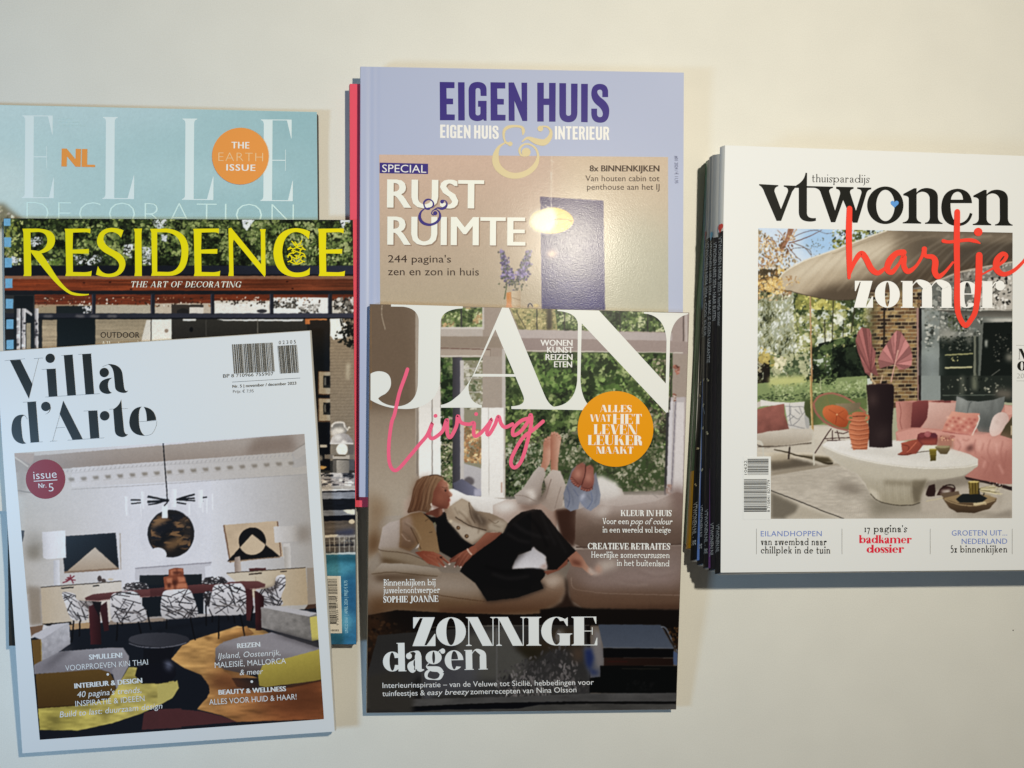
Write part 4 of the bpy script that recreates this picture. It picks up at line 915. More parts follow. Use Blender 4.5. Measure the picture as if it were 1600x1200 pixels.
# sofa blocks
c.p('925,490 1050,475 1415,540 1415,580 1345,575 1365,780 930,665', (124, 120, 118), g=(112, 108, 104), gd=(930, 0, 1350, 0), tex=.08, cell=(6, 6)); c.p('925,490 1050,475 1415,540 1340,570', (158, 156, 160)); c.p('1345,575 1420,565 1430,770 1365,782', (176, 162, 66))
c.p('940,670 1365,785 1430,775 1430,830 1100,740', (60, 56, 58), soft=4); c.p('545,850 600,790 760,740 1000,720 1430,850 1430,900 1150,930 960,1010 620,1000 530,940', (128, 124, 130), sm=0, g=(90, 84, 86), gd=(700, 740, 640, 1000)); c.p('1000,720 1100,735 1430,835 1430,870', (70, 66, 70), soft=6)
c.fr(*V6); c.p('445,120 490,80 700,40 900,-10 1285,115 1290,130 830,240 790,330 700,330 520,290 450,250', (126, 122, 128), g=(74, 62, 60), gd=(650, 90, 620, 320)); c.p('900,0 1000,10 1285,105 1280,125', (66, 62, 66), soft=4)
c.p('790,330 830,250 1290,125 1303,375 850,432 800,420', (158, 142, 44), sm=0, g=(128, 112, 34), gd=(900, 200, 950, 430)); c.l('840,440 1040,430 1303,375', 12, (70, 40, 26))
c.fr(*V3); c.p('230,790 430,685 580,668 592,865 330,1050 320,830', (150, 152, 162), g=(136, 136, 146), gd=(0, 690, 0, 1050), tex=.06, cell=(6, 6)); c.p('232,790 430,685 575,668 320,825', (162, 164, 176)); c.p('232,830 318,822 325,1050 255,1058', (104, 76, 28)); c.l('320,825 328,1050', 7, (150, 128, 60), sm=0)
c.p('255,1060 500,935 960,900 1080,900 1135,980 1130,1080 1060,1200 990,1150 880,1105 255,1145', (128, 128, 138), g=(112, 110, 120), gd=(0, 900, 0, 1100)); c.p('330,1100 520,930 590,870 600,920 420,1060', (70, 68, 76), soft=5, a=.8)
c.fr(*V5); c.p('1150,300 1330,305 1335,440 1590,420 1590,480 1500,600 1270,710 1000,800 700,865 355,860 340,665 700,640 960,570 1040,490', (164, 150, 66), g=(150, 138, 52), gd=(1300, 400, 600, 800), tex=.18, cell=(26, 9)); c.p('1095,385 1330,380 1335,440 1120,430', (112, 100, 36), soft=4)
c.p('318,362 880,318 980,345 1020,420 1035,500 960,590 700,635 340,668', (96, 70, 24), sm=0, g=(78, 54, 18), gd=(0, 330, 0, 660)); c.p('1000,330 1140,180 1150,280 1040,500 1020,410', (124, 122, 130))
c.l('340,664 700,636 960,580', 9, (60, 38, 16)); c.p('1285,705 1400,675 1620,668 1620,840 1265,858', (82, 44, 48)); c.fr(*V6); c.p('-10,610 120,608 330,625 500,665 620,712 -10,765', (84, 44, 48))
c.fr(*V6); c.p('110,280 250,300 370,380 400,450 380,520 290,610 100,600 0,610 -20,520 120,480', (24, 30, 42)); c.p('-20,412 100,400 140,375 152,440 100,520 0,575 -20,570', (162, 150, 70))
# side table
c.fr(*V4); c.p('35,830 190,830 150,930 190,1010 185,1090 120,1140 -100,1150 -160,1080 -130,960 -40,930', (22, 24, 34), sm=0); c.e(45, 775, 268, 66, (40, 42, 52)); c.e(45, 768, 262, 60, (70, 72, 82), g=(48, 50, 60), gd=(-400, 0, 300, 0)); c.l('-215,800 -120,830 30,838 170,826 285,795', 5, (130, 132, 144)); c.p('100,960 150,975 145,1030 110,1010', (96, 104, 130), soft=4); c.e(-120, 985, 9, 9, (150, 160, 186), soft=1.5)
c.p('-85,850 90,850 95,940 -90,945', (22, 24, 34)); c.e(30, 1060, 165, 90, (22, 24, 36)); c.p('100,960 150,975 145,1040 110,1015', (104, 112, 138), soft=4)
c.finish(9, .66, 1.25, .022, .55, .3); c.grain(.014, 9)
photo_mesh('cover_photo', c, [(22.3, 708), (475.6, 677.8), (506.2, 1123.7), (62.2, 1156)], vi.P, vi.root, PHOTO_INK)
blk = mat('ink_soft_black', (.020, .021, .018), rough=.34)
t = vi.pr().fr(0, 520, 6.154)
for s in ('M95 265 L195 258 L312 495 L278 635 Z', 'M447 348 L535 345 L552 610 L468 617 Z', 'M613 215 L698 211 L730 598 L647 604 Z', 'M790 205 L875 200 L905 588 L822 594 Z',
          'M1040 300 Q1165 300 1178 400 L1192 520 Q1200 570 1228 560 Q1220 580 1185 578 Q1105 570 1105 510 L1095 400 Q1085 320 1040 304 Z', 'M1082 432 Q1035 450 1038 510 Q1045 570 1075 575 Q1060 588 1030 588 Q955 580 953 515 Q960 440 1082 432 Z',
          'M235 795 Q200 800 202 870 L215 1000 Q225 1060 255 1060 Q240 1068 215 1068 Q115 1050 110 930 Q112 790 210 787 Q230 788 235 795 Z', 'M262 668 L345 662 L376 1050 L294 1055 Z', 'M480 715 Q480 770 430 784 Q485 775 488 715 Z',
          'M608 652 L795 1022 L697 1028 L573 780 Z', 'M848 752 L935 747 L955 1010 L868 1017 Z', 'M1165 640 L1172 735 L1190 920 Q1195 985 1230 975 Q1215 1000 1180 1003 Q1105 1000 1103 930 L1088 735 Q1150 700 1165 640 Z',
          'M1365 710 Q1330 725 1335 830 Q1335 960 1395 990 Q1250 990 1243 860 Q1250 715 1365 710 Z', 'M1380 712 Q1490 725 1502 838 L1412 848 Q1410 740 1380 712 Z'): t.poly(s)
for x, y, r in ((482, 245, 45), (1002, 382, 45), (440, 708, 45), (1006, 798, 46)): t.disc(x, y, r)
for s in ('275,620 370,250', '45,268 240,250', '325,248 412,242', '590,218 700,210', '750,208 880,200', '400,353 535,345', '435,618 960,585', '220,668 350,660', '650,1033 1000,1010', '480,1043 545,1040', '805,752 935,747', '1050,735 1225,728', '290,1056 410,1048', '575,790 505,1040', '535,915 625,908', '1340,855 1502,843', '235,790 262,830', '1040,305 985,325', '1395,990 1460,970 1500,900 1506,850', '1195,575 1230,555'): t.stroke(s, 2.0, cap=False)
t.build('title_lettering', blk, vi.root)
t = vi.pr(.00020).fr(*V1); t.disc(376, 361, 190); bd = t.build('round_badge', inkmat('ink_wine_red', (118, 26, 34), 71, 749), vi.root)
lw = mat('ink_paper_white', (.80, .81, .83), rough=.34)
t = vi.pr(.00026).fr(*V1); t.sans('issue', 262, 363, 485, 347, 78, bold=-.006); t.stroke('263,381 490,368', 7, cap=False, smooth=False); t.sans('Nr.', 310, 447, 385, 441, 44, bold=.012); t.sans('5', 408, 480, 455, 477, 78, bold=-.01); t.build('badge_lettering', lw, bd)
t = vi.pr(.00022)
t.sans('SMULLEN!', 139.1, 1030.6, 191.6, 1027.2, 7.6, bold=.045); t.sans('VOORPROEVEN KIN THAI', 102.4, 1048.2, 231.4, 1038.6, 8.6, bold=-.004); t.disc(168.4, 1053.7, 2)
t.sans('INTERIEUR & DESIGN', 116.4, 1075.7, 222.6, 1066.8, 7.6, bold=.045); t.sans("40 pagina's trends,", 120.2, 1089.8, 221, 1082, 9, slant=.2); t.sans('INSPIRATIE & IDEEËN', 118.1, 1104, 226.1, 1095.4, 8.6, bold=-.002); t.sans('Build to last: duurzaam design', 93.3, 1121, 253.2, 1107, 9, slant=.2)
t.build('cover_line', lw, vi.root)
t = vi.pr(.00022)
t.sans('REIZEN', 370.7, 1012.9, 407, 1010.3, 7.4, bold=.045); t.sans('IJsland, Oostenrijk,', 341, 1029.3, 438.3, 1023.6, 8.6, slant=.2); t.sans('MALEISIË, MALLORCA', 335.8, 1043.7, 447, 1036.5, 8.6); t.sans('& meer', 374.4, 1055, 410.4, 1053, 8.6, slant=.2); t.disc(393.4, 1065, 2)
t.sans('BEAUTY & WELLNESS', 341.5, 1085.5, 447.2, 1079.7, 7.4, bold=.045); t.sans('ALLES VOOR HUID & HAAR!', 327, 1101.4, 463.5, 1092.7, 8.6)
t.build('cover_line', lw, vi.root)
t = vi.pr(.00018); bars(t, [(362.2, 538.2), (426.3, 535.2), (429.7, 580.5), (365.5, 583.8)], 3, 60); bars(t, [(433.3, 540.5), (464.5, 538.5), (467.8, 582.3), (437.5, 583.8)], 8, 30)
t.sans('0 2 3 0 5', 435.7, 538.0, 462.3, 536.6, 5.4); t.sans('8 710966 755907', 361.5, 589.6, 427.3, 586.4, 5.0); t.sans('BP', 348.7, 590.3, 358.8, 589.6, 5.4); t.build('barcode', blk, vi.root)
t = vi.pr(.00018); t.stroke('362.5,597 469,590.6', .5, cap=False); t.sans('Nr. 5 | november / december 2023', 363.3, 606, 463, 600.8, 4.5, bold=.016); t.build('issue_line', blk, vi.root)
t = vi.pr(.00018); t.sans('Prijs: € 7,95', 364, 614, 396.3, 613, 4.5); t.build('price_line', mat('ink_grey', (.16, .16, .17), rough=.34), vi.root)
# ================================================================ red magazine under the lilac one
MID = 'magazines piled in the middle of the table'
pk = Mag('pink magazine peeking out along the left edge under the lilac magazine',
         [(546.5, 131), (1050, 138), (1046, 800), (548, 792)], .0124, .0122, cover=ink((222, 84, 100), 555, 420), spine=(.42, .05, .08), edge=(.7, .66, .6), back=(.4, .1, .12), group=MID)

# ================================================================ lilac magazine
ei = Mag('lilac magazine with narrow navy capitals above a photo of a glowing paper lamp',
         [(563.5, 104), (1068.5, 113.5), (1066, 785), (561.5, 776.5)], .0196, .0071, cover=ink((178, 184, 202), 760, 170), edge=(.80, .77, .66), back=(.5, .5, .55), group=MID, gutter=.0006, tilt=.0020, bow=.0003)
c = Canvas(588, 236, 1050, 600, (178, 160, 138))
c.r(588, 236, 1050, 600, (204, 172, 146), g=(176, 166, 142), gd=(620, 240, 800, 560)); c.p('860,236 1050,236 1050,560 860,560', (206, 180, 148), g=(184, 176, 150), gd=(0, 250, 0, 470)); c.p('588,236 870,236 880,520 588,560', (202, 170, 146), soft=26, g=(172, 156, 130), gd=(0, 250, 0, 470))
c.e(1000, 420, 60, 80, (180, 176, 150), soft=24, a=.7)
E8 = (780, 280, 5.333)
c.fr(*E8); c.p('342,146 868,178 882,1090 354,1090', (82, 66, 104), sm=0, g=(66, 60, 112), gd=(0, 200, 0, 1080), tex=.04, cell=(20, 20))
c.l('432,-60 434,150 440,240', 3.5, (216, 206, 186)); c.l('418,150 438,235', 3, (216, 206, 186))
for q in ('345,215 375,238', '380,210 405,236', '510,222 480,240', '400,225 420,238', '540,235 500,248'): c.l(q, 4, (214, 200, 170))
c.p('250,355 285,285 380,245 460,235 540,255 600,300 620,350 590,400 520,440 420,452 320,435 268,400', (236, 200, 96), sm=1, g=(226, 172, 66), gd=(480, 0, 620, 0), tex=.05, cell=(8, 20)); c.p('250,355 285,285 380,245 450,240 480,330 450,420 400,448 320,435 268,400', (226, 220, 198), sm=1, soft=3); c.l('460,335 540,335 612,350', 5, (130, 96, 50)); c.l('480,300 560,280 600,310', 3, (206, 156, 70)); c.l('470,380 540,400 600,380', 3, (206, 156, 70)); c.p('360,440 520,435 450,452', (248, 222, 120), soft=2)
c.e(440, 622, 40, 26, (240, 196, 150), soft=4)
for s, x0, y0, x1, y1 in ((1, 20, 600, 90, 840), (2, 250, 605, 185, 830)):
    r = np.random.RandomState(s)
    for i in range(240):
        u = r.rand(); w = 16 + 40 * u; c.e(x0 + (x1 - x0) * u + r.normal(0, w * .5), y0 + (y1 - y0) * u + r.normal(0, 8), 7 + 9 * u * r.rand(), 6 + 8 * r.rand(), [(98, 82, 128), (128, 112, 158), (74, 62, 104), (156, 140, 178), (110, 110, 96), (70, 72, 66)][r.randint(6)])
for i in range(60):
    r = np.random.RandomState(50 + i); c.e(125 + r.normal(0, 38), 870 + r.normal(0, 26), 8, 7, [(70, 74, 60), (92, 84, 112), (54, 60, 48), (104, 100, 84), (86, 92, 66)][r.randint(5)])
c.l('60,890 50,960 44,1000', 9, (70, 84, 52)); c.l('185,880 188,930', 7, (80, 88, 60)); c.p('103,930 180,925 178,1070 108,1070', (196, 176, 146), g=(168, 144, 114), gd=(103, 0, 180, 0)); c.l('105,985 175,1010', 5, (128, 104, 80)); c.p('62,945 98,940 102,1040 108,1070 54,1070 62,1040', (196, 124, 62), g=(206, 150, 116), gd=(0, 980, 0, 1070)); c.l('240,1070 245,1045 265,1040 280,1062', 9, (50, 50, 70)); c.e(305, 1052, 24, 14, (196, 172, 120))
c.fr(); c.l('862,243 864,300', .6, (226, 208, 180), a=.8); c.l('860,250 866,254', .7, (236, 224, 200), a=.7)
c.finish(2, .86, 1.1, .018, .4, .25); c.grain(.025, 2)
photo_mesh('cover_photo', c, [(592.5, 241.5), (1043.8, 245.3), (1044.5, 590), (594.8, 590)], ei.P, ei.root, PHOTO_GLOSS)
navy = inkmat('ink_navy', (64, 52, 122), 820, 160)
t = ei.pr().fr(560, 90, 5.926)
EE = 'M753 225 L890 227 L890 283 L815 283 L817 378 L877 380 L877 432 L817 432 L818 525 L893 527 L892 580 L755 580 Z'
t.poly(EE); t.poly('M922 228 L983 228 L985 582 L925 582 Z')
t.poly('M1187 355 L1132 355 L1130 305 Q1128 282 1106 282 Q1085 282 1085 305 L1085 515 Q1085 535 1105 535 Q1130 535 1130 510 L1130 455 L1108 455 L1108 400 L1187 400 L1187 585 L1165 585 L1155 570 Q1135 588 1100 588 Q1022 585 1022 510 L1020 305 Q1022 225 1105 225 Q1187 228 1187 300 Z')
t.fr(560 + 470 / 5.926, 90 + 3 / 5.926, 5.926); t.poly(EE); t.fr(560, 90, 5.926); t.poly('M1390 230 L1440 230 L1512 410 L1510 232 L1563 232 L1563 587 L1520 587 L1445 400 L1447 587 L1392 585 Z')
t.fr(760, 110, 6.667)
t.poly('M530 128 L598 128 L598 293 L653 293 L653 130 L722 130 L720 534 L653 534 L653 360 L597 360 L597 533 L530 533 Z')
t.poly('M760 132 L830 133 L830 450 Q832 472 855 473 Q880 472 882 450 L882 137 L950 138 L948 440 Q945 540 855 540 Q762 538 760 440 Z'); t.poly('M987 140 L1057 140 L1055 540 L987 538 Z')
t.poly('M1268 278 L1208 278 L1208 225 Q1205 200 1182 200 Q1155 202 1155 225 Q1158 255 1200 290 Q1280 345 1280 420 Q1280 545 1188 545 Q1092 545 1093 440 L1093 398 L1153 398 L1153 455 Q1155 485 1185 487 Q1213 485 1213 450 Q1210 410 1165 370 Q1092 320 1093 240 Q1095 140 1182 140 Q1268 142 1268 230 Z')
t.build('title_lettering', navy, ei.root)
white = inkmat('ink_cream_white', (238, 234, 222), 760, 215)
t = ei.pr(); block_text(t, 'EIGEN HUIS', 687.7, 215.4, 779.4, 217.2, 20.8); t.build('subtitle_lettering', white, ei.root); t = ei.pr(); block_text(t, 'INTERIEUR', 867, 217.8, 952, 218.8, 20.8); t.build('subtitle_lettering', white, ei.root)
def ampersand(t):
    pass
t = ei.pr(.00022).fr(760, 110, 6.667)
t.stroke('255,765 205,752 182,700 185,630 225,592 300,580 368,592 385,630 380,668', [36, 22, 22, 30, 34, 26, 26, 34, 14]); t.disc(248, 765, 24)
t.stroke('205,748 130,800 95,900 115,1000 200,1075 310,1098 430,1062 512,985 538,890 510,810 440,768 380,778 345,825 360,880 400,890', [14, 30, 66, 74, 68, 62, 58, 48, 26, 22, 18, 20, 24, 22, 18]); t.disc(415, 852, 46)
t.stroke('372,742 430,705 520,738 600,750 655,705 672,640 640,592 585,582', [12, 30, 62, 66, 50, 30, 20, 16]); t.disc(562, 606, 30)
t.build('ampersand_ornament', inkmat('ink_straw', (220, 201, 152), 800, 250), ei.root)
t = ei.pr(.00018).fr(560, 90, 5.926); t.poly([(197, 972), (645, 983), (645, 1078), (197, 1070)]); lb = t.build('label_strip', navy, ei.root)
t = ei.pr(.00024); t.sans('SPECIAL', 597, 268.8, 666, 269.9, 11.8, bold=.006); t.build('label_lettering', white, lb)
# headline with its printed soft grey edge
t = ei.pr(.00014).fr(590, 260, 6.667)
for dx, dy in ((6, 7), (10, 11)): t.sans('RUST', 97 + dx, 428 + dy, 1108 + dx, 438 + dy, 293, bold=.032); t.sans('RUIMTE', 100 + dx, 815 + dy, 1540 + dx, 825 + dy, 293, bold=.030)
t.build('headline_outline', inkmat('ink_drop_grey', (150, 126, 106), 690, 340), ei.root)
t = ei.pr(.00020).fr(590, 260, 6.667); t.sans('RUST', 97, 428, 1108, 438, 293, bold=.030); t.sans('RUIMTE', 100, 815, 1540, 825, 293, bold=.026); t.build('headline_lettering', inkmat('ink_headline', (242, 236, 220), 700, 340), ei.root)
t = ei.pr(.00026).fr(590, 260, 6.667)
t.stroke('535,440 505,440 486,410 484,375 510,348 545,345 575,368 582,402 565,424 540,432', [26, 18, 14, 18, 20, 14, 14, 18, 14, 10])
t.stroke('505,432 455,470 438,530 470,585 540,608 610,585 648,535 645,480 612,450 578,458 562,488 580,508', [8, 18, 30, 30, 26, 26, 28, 16, 10, 10, 10, 10]); t.disc(600, 487, 22)
t.stroke('588,450 625,432 668,440 705,425 722,392 708,360 680,350', [8, 14, 26, 28, 18, 10, 8]); t.disc(672, 367, 20)
t.build('ampersand_mark', navy, ei.root)
brn = inkmat('ink_brown_black', (58, 44, 38), 680, 420)
t = ei.pr(.00018); t.sans("244 pagina's", 606.2, 410, 704.7, 410.2, 11.4); t.sans('zen en zon in huis', 606.2, 430, 748.3, 430.4, 11.8); t.build('cover_line', brn, ei.root)
t = ei.pr(.00018); t.sans('8x BINNENKIJKEN', 921.2, 267.7, 1030.5, 267.9, 9.4, bold=.03); t.sans('Van houten cabin tot', 914.7, 283, 1030.5, 283.2, 9.0, bold=.002); t.sans('penthouse aan het IJ', 917.2, 296.3, 1030.5, 296.5, 9.0, bold=.002); t.build('cover_line', inkmat('ink_brown_warm', (70, 50, 38), 970, 280), ei.root)
t = ei.pr(.00018); t.sans('#01 2024 / € 11,95', 1054, 243.5, 1054.5, 286.5, 5.2); t.build('price_line', inkmat('ink_slate', (96, 98, 124), 1056, 265), ei.root)

# ================================================================ magazine with the woman on the sofa
ja = Mag('magazine with huge white serif capitals and a woman lying on a beige sofa',
         [(578.3, 475), (1077, 488.5), (1056.5, 1108.5), (573, 1114)], .0270, .0072, bend=(.46, .0180, 1.35), tilt=.0020, bow=.0003, cover=ink((90, 78, 66), 800, 900), edge=(.72, .66, .52), spine=(.30, .20, .11), back=(.4, .36, .3), group=MID)
c = Canvas(566, 470, 1082, 1120, (120, 108, 96))
J1 = (570, 470, 6.667); J2 = (780, 470, 5.161); J3 = (570, 640, 6.154); J4 = (770, 640, 5.161); J5 = (570, 720, 6.154); J6 = (780, 780, 5.333); J7 = (565, 880, 6.154); J8 = (800, 940, 5.714)
# wall and window frames
c.r(566, 470, 1082, 800, (150, 138, 124)); c.p('566,470 652,470 653,800 566,900', (112, 96, 80), g=(158, 146, 130), gd=(0, 560, 0, 780)); c.p('566,470 640,470 650,640 566,640', (106, 90, 74), soft=8)
c.r(649, 470, 655, 760, (150, 138, 124)); c.r(655, 600, 690, 760, (200, 195, 186)); c.r(674.5, 612, 676, 745, (120, 112, 104)); c.r(651, 615, 653, 740, (96, 86, 76))
c.p('688,470 1082,478 1082,640 688,640', (146, 132, 120)); c.fr(*J1); c.r(790, 285, 1230, 370, (166, 156, 146)); c.r(790, 370, 1420, 490, (136, 122, 108)); c.l('785,492 1310,508', 6, (92, 62, 52), sm=0); c.r(790, 515, 1320, 575, (156, 142, 128)); c.r(790, 570, 1225, 585, (190, 182, 170)); c.l('1310,510 1310,1200', 4, (116, 104, 94), sm=0); c.r(1225, 580, 1430, 1200, (150, 138, 126))
c.r(1430, 500, 1470, 1200, (172, 164, 156))
GR = [(30, 42, 24), (50, 66, 36), (74, 92, 50), (104, 120, 70), (140, 150, 100), (176, 178, 136)]
c.fr(*J1); c.r(800, 70, 1225, 285, (92, 100, 66)); c.leaves('795,70 1225,70 1225,278 800,280', 420, (7, 20), GR[1:] + [(170, 140, 100)], 61); c.r(998, 80, 1014, 285, (60, 60, 56)); c.r(1225, 60, 1245, 300, (176, 168, 158)); c.r(795, 275, 1230, 292, (186, 178, 168))
c.fr(*J2); c.p('85,55 520,62 520,235 160,235', (150, 140, 96)); c.leaves('85,55 470,60 450,235 160,235', 420, (5, 14), [(110, 106, 70), (160, 146, 100), (186, 170, 120), (120, 120, 80), (90, 96, 62)], 62); c.p('450,60 1340,70 1340,250 470,235', (70, 84, 56)); c.leaves('455,60 1345,70 1345,252 470,238', 900, (5, 15), GR, 63); c.r(385, 60, 425, 230, (70, 62, 50), soft=1.5)
for x in (303, 526, 972, 1196): c.l([(x, 62), (x + 2, 250)], 8, (52, 50, 48), sm=0)
c.l('140,90 215,225', 6, (60, 60, 48)); c.p('150,232 1500,262 1500,330 160,300', (164, 152, 146)); c.p('165,300 1540,325 1540,430 200,400', (138, 122, 116), g=(146, 130, 122), gd=(200, 0, 1500, 0)); c.l('200,402 1480,420', 7, (188, 180, 166), sm=0)
c.p('1395,95 1560,95 1560,330 1395,330', (150, 134, 126)); c.r(1480, 110, 1490, 325, (82, 70, 64)); c.r(1500, 100, 1515, 330, (172, 160, 152))
# large panes
c.p('55,410 1400,420 1390,1200 50,1200', (66, 80, 48)); c.fr(); c.p('790,550 1050,553 1044,772 790,782', (64, 78, 46))
c.leaves('790,550 1050,553 1045,700 790,700', 3000, (1.8, 4.2), GR[:5], 64, clump=.3); c.leaves('820,555 960,555 980,610 830,615', 420, (2.6, 5), [(52, 74, 34), (84, 108, 54), (114, 134, 76), (40, 56, 28)], 65); c.leaves('790,690 1048,640 1046,772 790,782', 2400, (1.3, 3.2), [(58, 64, 44), (78, 82, 58), (94, 97, 72), (110, 111, 86), (126, 125, 102), (146, 143, 122)], 66, clump=.2); c.leaves('1020,560 1050,560 1048,690 1010,660', 320, (1.5, 3.4), [(60, 58, 44), (110, 104, 84), (150, 140, 118), (90, 100, 62)], 67)
c.leaves('790,700 850,690 870,760 790,782', 500, (1.3, 3.4), [(30, 42, 26), (60, 78, 46), (104, 112, 86), (150, 153, 132)], 68)
c.p('790,776 1040,770 1040,776 790,783', (98, 94, 84)); c.p('936,769 1038,767 1038,774 940,775', (108, 102, 90))
# left casement
c.fr(*J1); c.r(792, 590, 1225, 1200, (70, 84, 52)); c.fr(); c.leaves('688,558 712,558 712,770 689,770', 650, (1.5, 3.6), [(28, 44, 24), (44, 66, 34), (80, 102, 54), (120, 130, 90)], 69); c.leaves('689,690 712,690 712,772 690,770', 200, (1.2, 2.8), [(120, 120, 90), (170, 166, 136), (90, 94, 66)], 70)
c.r(707, 558, 722, 768, (60, 58, 62), g=(84, 82, 90), gd=(707, 0, 722, 0)); c.r(719, 563, 725, 765, (176, 170, 164)); c.r(725, 563, 754, 770, (130, 126, 106)); c.leaves('725,563 754,563 754,640 725,640', 220, (1.5, 3.4), [(90, 100, 72), (150, 150, 128), (120, 118, 90), (176, 172, 156)], 71); c.leaves('725,665 753,668 752,725 725,722', 300, (1.3, 3.2), [(176, 140, 96), (206, 176, 130), (150, 110, 76), (120, 100, 70)], 72)
for y in (575, 590, 612): c.l([(726, y), (752, y + 1)], 1.4, (170, 164, 156), sm=0)
c.p('725,724 752,732 752,772 725,762', (166, 162, 162)); c.e(733, 752, 8, 7, (96, 90, 92), soft=1); c.p('708,755 722,748 752,768 752,775 735,775 710,768', (84, 84, 98), g=(120, 120, 138), gd=(710, 0, 752, 0)); c.r(741, 764, 752, 775, (160, 158, 172), soft=1)
c.fr(*J3); c.r(1120, -20, 1345, 850, (212, 208, 200)); c.l('1190,-20 1195,830', 5, (164, 158, 150), sm=0); c.l('1340,-20 1335,830', 7, (160, 154, 146), sm=0); c.r(520, -20, 730, 640, (204, 199, 190), g=(222, 218, 211), gd=(0, 0, 0, 620)); c.l('648,-20 648,640', 7, (110, 104, 98), sm=0); c.l('505,-20 510,640', 14, (130, 120, 110), sm=0)
c.r(1308, 700, 1322, 800, (176, 150, 136))
c.fr(*J4); c.p('1425,-100 1600,-100 1565,700 1385,700', (164, 156, 154)); c.p('1400,20 1440,20 1410,700 1380,700', (60, 58, 58)); c.p('1425,-80 1455,-80 1430,690 1400,690', (184, 178, 178)); c.l('1475,-80 1440,660', 7, (110, 104, 112), sm=0); c.p('1485,-60 1550,-60 1530,700 1455,700', (190, 182, 178)); c.p('1545,-100 1600,-100 1570,700 1530,700', (160, 148, 144)); c.leaves('1395,600 1445,600 1440,690 1395,690', 40, (8, 18), [(150, 120, 108), (190, 176, 168)], 4)
c.fr(*J2); c.leaves('1395,515 1455,515 1455,590 1420,600', 30, (8, 20), [(110, 70, 56), (150, 100, 84), (190, 176, 168)], 5); c.leaves('1400,740 1430,740 1425,820 1395,820', 26, (7, 16), [(120, 78, 62), (176, 160, 150)], 6); c.l('1385,600 1375,880', 9, (60, 56, 52), sm=0)
# back of the sofa and window sill
c.fr(*J5); c.p('650,290 850,270 980,330 1450,380 1600,400 1600,520 1300,560 1000,520 640,480', (220, 217, 211), g=(198, 190, 181), gd=(0, 300, 0, 520)); c.p('380,390 440,340 520,330 500,480 380,540', (168, 150, 136), soft=3); c.p('130,600 195,530 380,525 380,560 180,620 140,680', (156, 146, 134)); c.p('35,300 200,400 190,560 130,620 140,840 35,950', (128, 104, 78), soft=10, a=.8); c.p('40,760 130,640 130,850 40,940', (96, 66, 38), soft=8)
c.fr(*J4); c.p('0,770 160,720 500,720 700,760 820,560 900,570 1040,640 1060,690 1400,690 1550,680 1560,1200 0,1200', (172, 160, 148)); c.p('830,535 880,535 1000,590 1050,700 900,760 840,700', (196, 190, 182), soft=3); c.p('1040,690 1330,690 1330,740 900,760', (184, 174, 164), soft=3); c.l('1285,680 1335,712', 9, (120, 116, 112), sm=0)
c.p('0,770 120,720 520,760 510,1100 0,1200', (150, 126, 112), g=(170, 152, 140), gd=(500, 900, 100, 760)); c.p('0,760 110,735 250,770 100,830 0,800', (206, 200, 192), soft=6)
c.p('505,830 600,800 670,800 665,1000 700,1100 560,1000', (72, 46, 34), soft=4); c.fr(*J6); c.p('470,90 640,80 640,300 620,400 520,330', (66, 42, 32), soft=2)
c.p('640,90 800,40 1000,60 1300,20 1480,-60 1560,-40 1540,380 1200,385 700,410 630,370', (132, 114, 102), sm=0, g=(94, 76, 64), gd=(0, 60, 0, 370)); c.p('660,30 830,0 1100,-10 1400,-60 1500,-80 1420,60 900,110 780,150 660,110', (166, 152, 144), soft=10); c.p('790,130 900,40 930,60 880,150', (196, 186, 176), soft=5, a=.6); c.p('640,140 760,150 740,230 640,250', (120, 100, 88), soft=8)
c.l('640,400 1000,395 1530,375', 9, (64, 46, 38)); c.p('630,320 700,310 1530,300 1530,375 650,405', (112, 92, 80), soft=8, a=.7); c.p('1420,-80 1500,-110 1555,-60 1550,200 1480,120', (120, 100, 92), soft=8)
# seat cushions
c.p('560,640 640,420 1530,385 1515,920 700,910 600,840', (124, 106, 96), g=(92, 68, 50), gd=(0, 560, 0, 900)); c.p('640,640 900,610 1200,560 1510,560 1510,700 1100,720 700,740', (146, 128, 122), soft=14); c.p('700,480 1000,470 1510,450 1500,560 800,590', (134, 118, 110), soft=12); c.p('820,520 960,500 1000,560 830,620', (172, 158, 146), soft=5)
c.l('600,650 620,740 760,770 900,785 1510,800', 5, (150, 130, 116)); c.p('590,720 800,800 1510,820 1510,920 700,905 610,840', (106, 80, 62), soft=10); c.p('1000,900 1510,880 1510,925 720,915', (84, 58, 42), soft=4)
c.fr(*J7); c.p('60,60 150,-100 760,90 1000,100 1200,200 1600,320 2000,350 2000,470 1500,490 60,480', (128, 112, 96)); c.p('60,130 400,140 700,130 1050,160 1180,330 900,330 500,330 60,330', (156, 142, 128), soft=16); c.p('60,330 700,340 1300,370 1800,330 1800,490 900,480 250,450 60,520', (98, 66, 36), soft=12); c.l('700,300 1000,345 1300,372 1700,340', 5, (76, 50, 28))
c.fr(*J6); c.p('100,760 360,650 500,620 545,680 555,780 480,880 300,930 -50,955 -500,960 -500,900 -200,880', (136, 114, 96), sm=0, soft=3.5, g=(96, 66, 44), gd=(0, 680, 0, 940)); c.p('360,660 490,625 530,690 430,740', (170, 152, 136), soft=5); c.l('360,640 370,720 500,770', 4, (120, 98, 80)); c.p('548,640 568,690 580,800 620,880 690,915 560,935 430,915 520,860 556,780', (44, 28, 20), sm=0, soft=2.2, a=.92)
